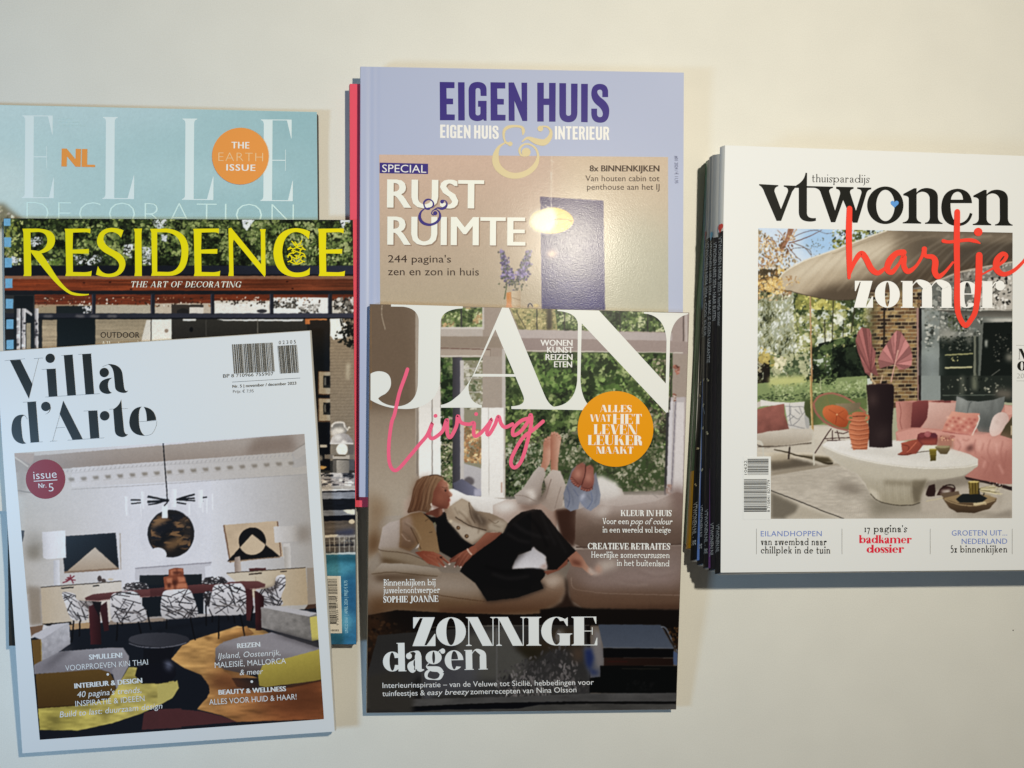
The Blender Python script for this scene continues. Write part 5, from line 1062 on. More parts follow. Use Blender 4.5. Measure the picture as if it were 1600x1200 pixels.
# rug, glass table and books
c.fr(*J7); c.p('60,500 340,450 900,480 1500,495 2200,460 2200,1600 40,1600', (26, 20, 17)); c.p('60,500 250,470 150,560 200,700 60,900', (88, 56, 30), soft=10); c.p('60,640 300,640 460,720 380,1000 60,1090', (58, 38, 24), soft=16); c.leaves('60,500 480,620 420,1050 60,1080', 240, (10, 26), [(60, 38, 22), (40, 26, 18), (76, 52, 32), (48, 36, 26)], 73)
c.p('50,1090 300,1030 700,980 1100,900 1600,760 1600,1600 40,1600', (62, 58, 55), soft=3); c.fr(*J8); c.p('-1200,300 -100,210 660,214 700,830 1470,810 1470,1060 -1400,1060', (60, 58, 56), g=(72, 70, 69), gd=(0, 300, 0, 900))
c.p('-500,320 -30,220 40,420 160,500 60,700 -500,700', (96, 94, 88), soft=5); c.p('20,400 330,330 380,240 580,230 640,400 260,450 180,510', (66, 54, 38), soft=4); c.p('40,400 300,430 200,520 140,500', (52, 46, 30), soft=5)
c.leaves('-150,640 140,500 260,450 420,240 600,560 680,800 -100,900', 700, (9, 26), [(66, 63, 63), (78, 75, 74), (92, 88, 87), (108, 103, 101), (130, 124, 122)], 74, asp=(.2, .5), ang=(.6, 2.4)); c.p('380,330 440,235 470,300 440,400', (128, 122, 114), soft=4)
c.p('520,420 640,400 640,520 560,540', (106, 82, 62), soft=5, a=.7); c.p('640,400 760,400 820,430 790,700 700,690 660,560', (104, 106, 116), soft=3); c.p('650,430 720,420 740,500 700,600 780,640 720,650 660,560', (44, 60, 112), soft=3); c.p('740,240 800,300 820,560 760,600 720,420', (140, 134, 132), soft=3)
c.fr(*J7); c.p('560,930 760,900 1060,880 1120,1000 1100,1200 1060,1460 560,1500', (92, 92, 98), soft=8, a=.8); c.l('1300,620 1300,1200', 14, (116, 114, 112), a=.7, sm=0); c.l('540,620 1500,600', 6, (104, 98, 88), sm=0); c.p('500,1150 570,1050 580,1500 500,1500', (40, 38, 36), soft=4); c.l('580,1050 588,1560', 6, (102, 98, 92), sm=0); c.p('700,1270 1140,1240 1100,1400 1060,1490 600,1500', (54, 52, 48), soft=6)
c.fr(*J8); c.p('250,70 520,45 700,62 1510,72 1510,420 1480,460 1440,400 1330,212 250,214', (25, 19, 16), soft=1); c.l('-400,216 690,212', 5, (112, 108, 100), sm=0); c.p('770,205 1325,208 1440,410 815,410', (80, 88, 102), g=(96, 104, 118), gd=(0, 210, 0, 410)); c.l('815,408 1440,415', 8, (112, 118, 128), sm=0); c.l('1330,225 1380,250 1480,450', 10, (126, 132, 142)); c.p('815,415 1445,420 1450,500 815,500', (14, 14, 17)); c.p('820,500 1440,505 1440,570 820,570', (58, 36, 28), g=(44, 26, 20), gd=(820, 0, 1440, 0)); c.l('850,535 1030,535', 14, (70, 30, 24), a=.8); c.p('1440,440 1480,460 1475,570 1440,560', (92, 108, 140)); c.p('785,570 1480,575 1470,820 690,815 700,680 790,670', (15, 17, 17)); c.l('980,598 1320,602', 9, (58, 54, 44), a=.7); c.leaves('1010,700 1290,710 1280,800 1010,790', 60, (6, 16), [(26, 27, 27), (20, 21, 21)], 5)
c.leaves('1380,240 1500,220 1500,460 1470,440', 120, (6, 16), [(70, 46, 22), (40, 28, 18), (96, 66, 34)], 75)
c.p('-1300,880 0,850 690,820 1480,815 1480,900 -1300,980', (96, 94, 92), tex=.1, cell=(40, 10)); c.p('-1400,960 -200,905 600,890 1480,890 1480,915 500,915 -300,935 -1400,1000', (14, 14, 17)); c.p('-900,985 0,925 700,912 1480,915 1480,965 0,975 -900,1010', (88, 86, 82), tex=.1, cell=(30, 10))
c.fr(*J7); c.p('250,1412 900,1370 1600,1340 1900,1330 1500,1398 800,1408 280,1440', (16, 17, 24)); c.p('40,1090 300,1040 500,1190 500,1500 250,1440 45,1460', (70, 66, 60), soft=4)
# cushions at the left
c.fr(*J5); c.p('35,960 130,880 160,1000 60,1090 35,1080', (146, 134, 120), soft=4); c.p('130,850 170,640 240,590 340,570 350,700 330,830 480,900 620,1000 480,1010 200,975 160,920', (170, 158, 150), sm=0, g=(140, 124, 108), gd=(200, 650, 420, 980)); c.p('135,850 350,850 620,985 640,1010 480,1010 170,960', (136, 120, 100), soft=3); c.l('130,845 180,865 400,890 560,950 630,1000', 6, (84, 66, 48)); c.p('160,930 480,1000 600,1010 180,985', (90, 70, 46), soft=3)
c.p('60,1085 160,985 400,990 700,1035 740,1080 700,1115 450,1110 250,1085 100,1110', (156, 144, 130), g=(138, 122, 104), gd=(0, 1000, 0, 1110)); c.l('65,1090 250,1070 450,1090 700,1112', 6, (88, 70, 50)); c.p('90,1105 400,1100 720,1118 500,1135 120,1150', (70, 48, 28), soft=5)
# the woman: trousers, arms, jacket, head
BLK = (20, 19, 20)
c.fr(*J6); c.p('-330,600 -200,380 20,260 100,170 180,110 280,82 350,90 420,170 520,300 640,430 590,510 480,590 400,590 390,480 310,420 285,395 260,430 160,465 110,560 110,585 250,570 340,570 385,600 380,640 345,680 370,745 150,820 -100,850 -200,700', BLK, sm=0, g=(28, 24, 23), gd=(0, 600, 300, 100)); c.p('285,395 310,425 380,470 398,560 395,580 250,572 110,583 130,510 165,465 250,435', (172, 168, 170), sm=0, soft=1, g=(200, 196, 198), gd=(0, 400, 0, 560)); c.p('330,570 390,530 398,580', (170, 144, 134), soft=2)
c.p('180,400 260,380 200,440 110,540 60,600 80,460', (34, 29, 27), soft=6); c.p('-100,850 150,820 370,745 365,700 100,760 -150,740', (24, 22, 22), soft=4)
c.p('570,490 640,430 690,480 740,560 800,620 770,635 720,600 690,570 610,560', (150, 104, 84), sm=0, g=(176, 136, 114), gd=(600, 480, 780, 620)); c.p('370,600 480,585 575,490 570,540 500,590 400,632', (124, 76, 58)); c.p('600,500 680,520 690,560 610,545', (106, 62, 48), soft=3); c.p('740,560 800,600 850,620 800,636 745,620', (176, 158, 146), soft=2); c.p('790,580 830,540 860,590 830,625', (176, 140, 122), soft=3)
c.fr(*J5); c.p('690,520 790,480 800,580 960,760 1040,810 1160,740 1380,660 1600,480 1600,860 1480,880 1400,1040 1600,1040 1600,1250 1100,1200 920,1060 940,1000 720,870 690,760', BLK, sm=0)
c.p('1080,800 1180,740 1300,690 1330,660 1290,800 1120,860 1000,960 940,1000 900,980', BLK, sm=0)
c.p('340,560 440,510 540,490 640,560 690,700 720,890 600,880 510,860 520,790 480,830 430,870 330,830 340,700', (122, 96, 66), sm=0, g=(140, 112, 80), gd=(520, 500, 660, 860)); c.p('340,560 440,520 480,700 510,780 430,870 330,830 345,720', (142, 120, 104), soft=3, g=(102, 76, 54), gd=(400, 560, 420, 860)); c.l('440,640 500,760 540,850', 8, (84, 62, 42)); c.l('580,580 610,560', 5, (70, 50, 34)); c.l('620,690 650,685', 5, (70, 50, 34)); c.l('350,700 400,760 440,770', 5, (168, 146, 130)); c.p('485,850 525,790 520,830', (190, 180, 168))
c.p('760,460 830,430 930,360 1010,400 1060,480 1200,500 1330,560 1375,600 1330,690 1180,680 1150,740 1030,800 960,760 830,610 790,560', (150, 132, 112), sm=0, g=(128, 110, 92), gd=(900, 420, 1300, 620)); c.p('830,430 930,360 1005,400 1010,500 960,580 870,530', (164, 148, 128), soft=2); c.p('1010,440 1040,560 1150,640 1180,580 1060,480', (84, 70, 58), soft=4); c.l('1000,400 1020,520 1060,600', 8, (90, 74, 60)); c.p('790,560 860,580 960,620 1060,640 1170,690 1030,790 940,740', (172, 158, 140), soft=2); c.l('870,540 1000,620 1100,650 1170,670', 10, (70, 56, 44)); c.p('1180,620 1280,560 1370,590 1330,690 1200,670', (160, 146, 128), soft=2); c.l('1190,560 1250,600 1290,580', 6, (100, 84, 68)); c.l('1210,690 1325,692', 6, (196, 186, 170))
for x, y in ((898, 645), (980, 725)): c.e(x, y, 19, 19, (70, 48, 32)); c.e(x + 2, y, 11, 11, (132, 104, 74))
c.e(828, 582, 12, 12, (206, 190, 160), soft=1)
c.p('1170,690 1320,690 1260,750 1120,850 1040,910 1010,880 1050,810', (142, 90, 70), sm=0, g=(112, 66, 50), gd=(1100, 760, 1160, 850)); c.p('985,850 1050,810 1085,850 1020,930 960,990 930,1030 915,1020 890,1000 870,1030 855,1020 880,970 820,980 815,950 900,890', (140, 84, 64), sm=0, g=(106, 60, 46), gd=(960, 850, 900, 1030)); c.l('985,845 1005,880 1030,905', 13, (206, 176, 156))
for q in ('900,930 870,1000', '940,950 910,1010', '870,920 820,965'): c.l(q, 6, (92, 50, 38))
c.p('480,880 560,865 660,875 740,910 820,985 815,1000 740,950 780,1015 765,1028 700,970 730,1025 690,1015 600,985 540,930', (128, 66, 46), sm=0, g=(150, 92, 70), gd=(500, 880, 780, 1000)); c.l('690,930 770,1010', 6, (92, 44, 32)); c.l('720,920 810,990', 6, (92, 44, 32)); c.e(735, 928, 13, 10, (44, 28, 24)); c.e(812, 992, 9, 9, (216, 200, 190)); c.e(772, 1018, 9, 8, (216, 200, 190)); c.e(925, 1022, 7, 9, (206, 186, 176)); c.e(865, 1018, 6, 9, (206, 186, 176))
c.p('630,480 740,440 745,500 720,545 690,545 640,520 560,520', (104, 60, 46), sm=0); c.p('720,470 745,455 740,510 720,530', (206, 160, 130), soft=2); c.p('560,500 640,540 700,545 780,500 790,560 700,620 660,600', BLK, sm=0); c.e(672, 605, 11, 16, (116, 112, 88))
c.p('600,400 640,200 740,165 790,210 800,255 812,290 842,325 838,340 815,350 822,375 812,400 818,425 795,460 740,462 690,440', (134, 84, 66), sm=0, g=(110, 64, 50), gd=(800, 250, 640, 380)); c.p('750,180 792,210 800,260 770,290 745,280', (166, 120, 100), soft=4); c.p('800,290 842,325 815,345', (150, 104, 86), soft=1); c.l('762,285 785,275', 6, (54, 34, 28)); c.e(776, 292, 8, 5, (40, 26, 24)); c.l('795,385 822,372', 5, (104, 48, 44)); c.p('800,378 826,372 812,400', (132, 66, 60), soft=1); c.p('690,440 795,462 740,462 690,420', (88, 48, 38), soft=3); c.p('640,250 700,240 740,360 720,440 640,430', (116, 68, 52), soft=5)
c.p('620,140 700,135 765,165 740,175 700,220 660,300 645,420 610,500 520,480 420,505 410,490 440,400 465,270 500,190 560,150', (88, 62, 44), sm=0, g=(122, 94, 70), gd=(440, 400, 660, 220)); c.p('480,240 560,160 640,150 600,260 560,420 540,490 430,500 460,380', (92, 58, 38), soft=7, a=.8); c.l('640,150 580,240 560,400 545,480', 12, (126, 98, 74), soft=1); c.l('690,150 630,230 610,360 600,470', 10, (138, 110, 84), soft=1); c.l('560,165 500,270 480,400 450,480', 10, (124, 92, 68), soft=1); c.l('620,142 700,136 765,165', 7, (60, 42, 32)); c.l('660,150 720,165 745,180', 8, (140, 108, 82)); c.e(641, 420, 6, 14, (216, 206, 190))
# two pairs of raised feet
c.fr(*J4); c.p('380,480 400,410 410,260 440,225 470,235 475,350 460,430 420,500', (160, 112, 92), sm=0, g=(182, 142, 122), gd=(410, 0, 470, 0)); c.p('465,200 490,183 530,195 552,240 530,380 525,480 530,510 470,510 465,380', (178, 140, 120), sm=0, g=(150, 100, 80), gd=(540, 0, 470, 0))
for x, y in ((425, 240), (445, 228), (460, 226), (478, 192), (498, 186), (518, 196), (535, 212), (546, 230)): c.e(x, y, 9, 11, (176, 128, 108)); c.l([(x - 6, y + 12), (x + 4, y + 16)], 3, (116, 70, 56))
c.p('415,255 470,240 465,300 415,310', (140, 90, 72), soft=4, a=.7)
c.p('170,690 240,640 330,500 370,455 415,475 425,530 400,600 380,760 300,775 200,760', (168, 158, 150), sm=0, g=(146, 132, 122), gd=(220, 560, 380, 720)); c.p('415,560 480,485 545,495 590,610 570,700 560,780 480,825 430,790 370,740 430,640', (172, 160, 150), sm=0, g=(150, 134, 122), gd=(580, 520, 440, 760)); c.p('240,660 330,640 350,720 290,740 300,690', (196, 186, 176), soft=3); c.p('300,740 370,720 400,640 420,560 440,640 400,740', (104, 90, 80), soft=4); c.l('180,690 260,700 350,740', 6, (130, 116, 106)); c.l('470,560 440,660 420,720', 8, (124, 108, 98)); c.l('550,620 520,720 500,800', 6, (134, 118, 108)); c.p('180,760 300,775 380,760 330,800 260,810', (116, 94, 82), soft=4)
c.p('640,480 680,450 740,430 770,500 800,560 830,500 870,690 860,760 790,820 740,790 700,740 690,800 630,820 580,790 570,680 600,590', (104, 106, 116), sm=0, g=(126, 130, 142), gd=(640, 520, 760, 780)); c.p('700,720 745,690 740,760 790,815 700,770', (124, 129, 146), soft=3, a=.7); c.p('712,690 740,672 745,700 715,735 706,740', (176, 178, 190), soft=2, a=.8); c.l('600,620 620,720 600,790', 7, (92, 98, 118)); c.l('790,660 800,740 760,800', 7, (104, 112, 134)); c.l('650,640 690,700', 6, (96, 102, 122))
c.p('625,550 640,510 680,450 720,428 745,445 745,510 720,600 690,630 650,600', (132, 84, 70), sm=0, g=(116, 66, 56), gd=(660, 440, 680, 620)); c.p('705,640 735,540 750,460 785,445 812,470 815,560 805,640 770,660', (138, 86, 72), sm=0, g=(112, 62, 52), gd=(760, 450, 760, 650)); c.e(690, 520, 30, 40, (156, 108, 92), soft=5); c.e(775, 560, 26, 40, (150, 102, 86), soft=5); c.e(715, 450, 22, 16, (100, 54, 46), soft=4, a=.6); c.e(785, 470, 20, 14, (100, 54, 46), soft=4, a=.6)
for x, y in ((632, 560), (640, 580), (652, 596), (668, 610), (686, 618), (716, 640), (735, 648), (755, 652), (778, 650), (798, 640)): c.e(x, y, 9, 8, (108, 56, 46))
c.l('790,645 808,640', 5, (30, 24, 24))
c.fr(*J4)
c.p('640,505 684,452 718,432 742,446 742,505 722,560 692,600 655,585 636,560', (142, 94, 80), sm=1, soft=1, g=(122, 74, 62), gd=(660, 440, 680, 600)); c.p('742,545 752,470 782,450 808,474 812,560 800,620 760,640 716,628', (146, 96, 82), sm=1, soft=1, g=(120, 72, 62), gd=(770, 450, 750, 640))
c.e(688, 520, 26, 34, (170, 120, 104), soft=3.5); c.e(772, 548, 24, 38, (166, 116, 100), soft=3.5); c.e(716, 448, 20, 12, (112, 66, 56), soft=2.5, a=.7); c.e(784, 466, 18, 12, (112, 66, 56), soft=2.5, a=.7)
c.l('748,446 744,520 716,612', 7, (70, 36, 32), a=.9); c.l('640,545 690,600', 5, (90, 48, 42), a=.8); c.l('716,622 770,638 806,622', 5, (86, 44, 40), a=.8)
for x, y in ((633, 556), (641, 573), (653, 588), (668, 601), (684, 612), (714, 632), (731, 642), (750, 648), (772, 648), (795, 640)): c.e(x, y, 8, 7, (150, 98, 84)); c.l([(x - 7, y - 6), (x + 7, y - 7)], 3.5, (88, 44, 40), a=.8)
for q, w, k in (('600,640 640,700 650,770', 8, 92), ('820,600 840,680 820,760', 9, 100), ('760,690 800,740', 8, 96), ('585,720 620,760', 7, 90)): c.l(q, w, (k, k + 4, k + 18), soft=.8, a=.7)
# trouser, blazer and cushion folds
c.fr(*J6)
for q, w in (('120,200 200,260 300,300 420,320', 26), ('60,280 160,340 260,360', 22), ('350,110 400,240 470,380', 18), ('-60,620 80,660 250,640', 22), ('420,200 500,340 560,450', 14)): c.l(q, w, (40, 37, 37), soft=2.2, a=.75)
for q, w in (('240,140 330,240 400,400', 16), ('-120,560 40,600 200,600', 20)): c.l(q, w, (12, 11, 12), soft=2, a=.8)
for q, w in (('880,640 1000,690 1200,700', 12), ('1150,600 1300,640 1450,620', 12), ('760,200 900,230 1100,200', 12), ('1000,300 1200,290', 10), ('700,330 760,360', 8)): c.l(q, w, (112, 94, 84), soft=2.5, a=.45)
for q, w in (('900,655 1050,705 1240,712', 9), ('1180,585 1320,622 1460,600', 9), ('780,185 920,212 1120,180', 9)): c.l(q, w, (168, 152, 142), soft=2, a=.4)
c.fr(*J5)
for q, w in (('380,600 470,660 520,760', 9), ('360,680 430,730 470,800', 8), ('900,480 980,560 1040,650', 9), ('1060,520 1100,600 1090,700', 10), ('1230,610 1300,640', 7), ('860,450 900,520', 7)): c.l(q, w, (90, 74, 58), soft=1, a=.6)
for q, w in (('400,590 490,660 540,760', 5), ('920,460 1000,540 1050,620', 6), ('1090,520 1130,600', 6), ('1250,590 1320,610', 6)): c.l(q, w, (186, 172, 152), soft=.8, a=.6)
# hair strands, lit profile, features
for k in range(16):
    u = k / 15; c.l([(560 + 150 * u, 165 - 20 * math.sin(3 * u)), (490 + 180 * u, 260), (455 + 185 * u, 390), (425 + 190 * u, 490 - 20 * u)], 3.5, ((150, 118, 90), (70, 46, 32), (108, 80, 58))[k % 3], a=.55)
c.l('752,185 794,212 801,255 812,288 838,324 822,346 824,372 816,400 812,430 796,456', 7, (206, 160, 134), soft=.6, a=.75); c.l('740,250 770,262 795,258', 5, (72, 46, 36), a=.85); c.e(778, 290, 8, 5, (40, 26, 24)); c.l('764,283 790,281', 3.5, (40, 26, 24)); c.l('806,340 822,346', 4, (92, 50, 40)); c.l('794,384 822,374', 5, (130, 62, 58)); c.p('700,300 760,320 770,380 720,420 690,360', (150, 98, 78), soft=4, a=.5); c.p('660,420 700,440 790,468 740,520 690,540', (84, 46, 36), soft=4, a=.5)
for q in ('600,905 690,935 770,1005', '640,885 730,915 812,985', '560,900 660,965 735,1020'): c.l(q, 5, (176, 120, 96), soft=.6, a=.55)
for q in ('985,880 940,940 905,1010', '1005,900 965,960 932,1022', '950,870 890,930 830,970'): c.l(q, 5, (186, 132, 106), soft=.6, a=.55)
c.fr()
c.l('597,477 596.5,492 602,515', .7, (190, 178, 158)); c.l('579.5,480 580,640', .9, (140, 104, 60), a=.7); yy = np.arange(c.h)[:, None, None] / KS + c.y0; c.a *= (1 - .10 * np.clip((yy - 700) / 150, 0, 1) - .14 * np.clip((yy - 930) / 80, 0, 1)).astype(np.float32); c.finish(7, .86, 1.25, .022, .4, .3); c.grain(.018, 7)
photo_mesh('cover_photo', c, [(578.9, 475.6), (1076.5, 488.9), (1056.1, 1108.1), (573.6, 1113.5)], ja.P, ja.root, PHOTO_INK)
bone = inkmat('ink_bone_white', (222, 222, 212), 800, 560)
for i, ps in enumerate((('M611 475.6 L723 478.6 L723 481.8 Q690 483 688.5 503 L687.5 594 Q686 618 668 630 Q652 640 630 639 Q600 638 579 625 L579 584 Q585 580 593 580 Q611 581 611 598 Q611 609 601 616 Q592 620 591 623 Q600 634 622 635 Q652 632 653 598 L654.3 502 Q654 482 630 479.2 L611 479 Z',),
           ('M784.5 480.6 L739.5 585 Q725 612 712 621 Q701 631 688.5 632.7 L688.5 637 L753 637 L753 633 Q733 630 732 606 Q732 600 738 588.5 L741.5 584 L774 514.7 L790 481 Z', 'M784.5 480.6 L795 481 L850.7 617 Q858 634 867 636 L867 640 L799 639 L799 634.8 Q818 634 818.7 625 Q818.7 620 816.8 616 L804 585 L774 514.7 Z', 'M740 584 L806 584.6 L808 588.6 L738 588.4 Z'),
           ('M871 483.8 L915 484.6 L909 506 L907 594 Q908 618 918 631 L918 641 L865 639.7 L866 635.5 Q899 632 902 594 L903 506 Q901 488 871 485.9 Z', 'M900 484.3 L936 485.2 L1041 600 L1044 643 L1041 645 L908.8 505 Z', 'M1006 487.6 L1075.5 489.4 L1075.5 490.8 Q1049 496 1047 532 L1044 645 L1039.5 640 L1041.5 532 Q1039 492 1006 489.8 Z'))):
    t = ja.pr()
    for p in ps: t.poly(p)
    t.build('title_letter', bone, ja.root)
t = ja.pr(.00018); PKW = 5.7
t.stroke('636.7,577 633,588.5 624,614 616.5,647 612,660 608,689 607.4,713 610,728 616.3,735 624.4,731 640,713 656,693.6 667.5,679.6 675.6,661 670.7,677.4 674,685 682,682 692,672.5 698.4,655.4 699,677 704,683 713,666 715.4,649.7 720.3,660 732.5,663 740.6,661 740,675.7 742.5,681.5 750.4,677.4 763.4,662.7 768,655.4 761,674 764,679 773,664.4 778.8,650.6 783,662 789.4,667.6 800.7,662.7', PKW)
t.stroke('826,653.6 814.6,657.4 803,668 801,677 804,680 814.6,673 826,657 829,648 830.5,656 827,678 816,717 805,730.5 798.5,725 801,711.7 816.5,684.6 834,671 848.5,658.4', PKW)
t.disc(680.5, 649.7, 3); t.disc(744, 647, 3)
t.build('script_lettering', inkmat('ink_pink', (230, 96, 126), 700, 670), ja.root)
bw = inkmat('ink_bright_white', (226, 222, 212), 900, 560)
t = ja.pr(.00018); t.sans('WONEN', 844.3, 540.1, 894.7, 540.3, 9.2, bold=.03); t.sans('KUNST', 854.6, 551, 895.7, 551.2, 9.2, bold=.03); t.sans('REIZEN', 852.3, 562.4, 894.7, 562.6, 9.2, bold=.03); t.sans('ETEN', 865.6, 573.7, 894, 573.9, 9.2, bold=.03); t.build('cover_line', bw, ja.root)
t = ja.pr(.00030); t.disc(961.7, 670.2, 59.2, n=72); bd = t.build('round_badge', inkmat('ink_amber', (222, 146, 12), 962, 670), ja.root)
t = ja.pr(.00036); k = dict(st=.27, hair=.035, track=.02, sf=.04)
t.serif('ALLES', 937.5, 643.8, 987, 644, 11, **k); t.serif('WAT', 921.8, 658.6, 954.8, 658.8, 11, **k); t.serif('HET', 957.2, 662.2, 1003, 662.4, 15.4, **k); t.serif('LEVEN', 927.5, 678.4, 996, 678.8, 15.4, **k); t.serif('LEUKER', 918.3, 695.2, 1004.3, 695.6, 15.4, **k); t.serif('MAAKT', 931.8, 708.8, 989.6, 709, 11, **k)
t.build('badge_lettering', inkmat('ink_badge_cream', (236, 224, 206), 960, 670), bd)
sw = inkmat('ink_soft_white', (226, 224, 220), 980, 850); kb = dict(st=.20, hair=.075, track=.03, sf=.05); kl = dict(st=.12, hair=.095, track=.05, sf=.045)
t = ja.pr(.00018); t.serif('KLEUR IN HUIS', 969.8, 806.3, 1049.4, 806.5, 9.4, **kb); t.serif('Voor een', 941.3, 818.8, 982.5, 819, 9.4, **kl); t.serif('pop of colour', 985, 819, 1049.4, 819.4, 9.4, slant=.25, **kl); t.serif('in een wereld vol beige', 941.6, 832, 1048.5, 832.4, 9.4, **kl); t.build('cover_line', sw, ja.root)
t = ja.pr(.00018); t.serif('CREATIEVE RETRAITES', 918.2, 858.2, 1047.2, 858.8, 10, **kb); t.serif('Heerlijke zomercursussen', 923.8, 871.3, 1046.3, 872, 9.6, **kl); t.serif('in het buitenland', 963.8, 884, 1045.9, 885, 9.6, **kl); t.build('cover_line', sw, ja.root)
t = ja.pr(.00018); t.serif('Binnenkijken bij', 599.4, 915, 680.7, 914.5, 10, **kl); t.serif('juwelenontwerper', 599.4, 927, 687.2, 926.2, 10, **kl); t.serif('SOPHIE JOANNE', 599, 941.6, 685.2, 940.3, 10, **kb); t.build('cover_line', sw, ja.root)
hw = inkmat('ink_headline_grey_white', (208, 212, 222), 760, 1010)
t = ja.pr(.00018); t.serif('ZONNIGE', 643.6, 1009.6, 935, 1008.4, 45, st=.30, hair=.028, track=-.03, sf=.07, br=1); t.build('headline_lettering', hw, ja.root)
t = ja.pr(.00026); t.serif('dagen', 597.8, 1049.6, 762.5, 1046, 44.5, st=.245, hair=.028, xh=.70, track=.0, sf=.05); t.build('headline_lettering', hw, ja.root)
gw = inkmat('ink_thin_white', (206, 208, 208), 760, 1080)
t = ja.pr(.00018); t.sans('Interieurinspiratie – van de Veluwe tot Sicilië, hebbedingen voor', 597.8, 1075, 927.7, 1069.8, 8.2); t.sans('tuinfeestjes &', 597.5, 1087.8, 664, 1086.4, 8.2); t.sans('easy breezy', 667, 1086.2, 732, 1084.8, 8.2, slant=.22); t.sans('zomerrecepten van Nina Olsson', 735, 1084.8, 900.7, 1081.5, 8.2); t.build('cover_line', gw, ja.root)
# ================================================================ stack at the right: every issue its own thing, spines seen from the left
RIGHT = 'magazines in the stack on the right'
YS = np.array([225, 340, 460, 580, 700, 820, 897.0])
def curve(xs, ys=YS): return lambda y: float(np.interp(y, ys, xs))
ST = .0064
# left cover edge of each issue from the table up: x at YS, top y, bottom y
LV = [  # (edge curve, top y, bottom y)
    (curve([1104, 1099, 1089, 1083, 1077, 1071, 1068]), 262, 850),
    (curve([1105, 1100.5, 1092, 1087, 1081, 1074, 1069]), 256, 854),
    (curve([1106, 1103, 1099, 1094, 1086, 1080.5, 1078]), 251, 857),
    (curve([1108.5, 1105.5, 1100.5, 1098, 1096, 1091, 1088.5]), 247, 874),
    (curve([1112.5, 1110.5, 1107, 1103.5, 1101.5, 1100, 1098.5]), 243, 881),
    (curve([1117, 1114.5, 1113.2, 1111, 1109.5, 1108.2, 1107]), 238, 887),
    (curve([1125, 1122.5, 1121, 1119.5, 1118.5, 1117.5, 1117]), 231, 893),
    (curve([1133, 1130.5, 1129, 1128, 1127.2, 1126.4, 1126]), 227, 895)]
NZ = len(LV) - 1; ZL = [.0448 * i / NZ for i in range(NZ + 1)]
def spine_pt(i, y):
    """point on the left edge of layer i at photograph row y (clamped to its ends)"""
    f, a, b = LV[i]; y = min(max(y, a), b); return W3(f(y), y, ZL[i])
GREEN, GREENL = ink((58, 92, 66), 1095, 450), ink((92, 130, 92), 1108, 270)
black = mat('spine_black', (.012, .012, .013), rough=.42)
info = [  # label, (upper colour, change row), lower colour, cap colour, spine words, lower words
    ('dark green magazine with a plain green spine, lowest in the stack', ink((64, 98, 70), 1095, 400), 900, None, None, None, None),
    ('magazine with an ochre spine foot, second from the bottom of the stack', ink((60, 92, 64), 1098, 400), 735, ink((176, 132, 20), 1077, 820), None, None, None),
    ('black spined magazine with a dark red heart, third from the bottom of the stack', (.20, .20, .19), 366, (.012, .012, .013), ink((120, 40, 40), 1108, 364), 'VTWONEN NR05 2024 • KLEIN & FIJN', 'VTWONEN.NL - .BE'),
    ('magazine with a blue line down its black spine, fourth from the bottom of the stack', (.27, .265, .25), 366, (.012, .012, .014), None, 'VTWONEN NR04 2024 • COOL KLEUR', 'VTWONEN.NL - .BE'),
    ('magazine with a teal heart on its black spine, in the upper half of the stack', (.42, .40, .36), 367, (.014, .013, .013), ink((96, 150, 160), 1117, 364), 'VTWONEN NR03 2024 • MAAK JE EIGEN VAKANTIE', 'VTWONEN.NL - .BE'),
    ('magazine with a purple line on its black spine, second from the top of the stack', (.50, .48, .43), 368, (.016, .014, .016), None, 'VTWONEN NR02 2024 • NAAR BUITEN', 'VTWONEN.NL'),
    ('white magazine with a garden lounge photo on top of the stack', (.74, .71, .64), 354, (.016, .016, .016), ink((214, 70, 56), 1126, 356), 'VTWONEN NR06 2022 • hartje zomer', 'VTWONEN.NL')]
TB = [((252, 254), (850, 851)), ((251, 252), (856.5, 857.5)), ((249.5, 251), (872, 876)), ((243.5, 247), (880, 883)), ((241.5, 243.5), (886, 888)), ((240.5, 242), (889.5, 891.5)), ((227, 230.5), (894.7, 897))]   # rows of head and foot: cover edge, lower edge
XR = 1652.0
class Lay: pass
mags = []
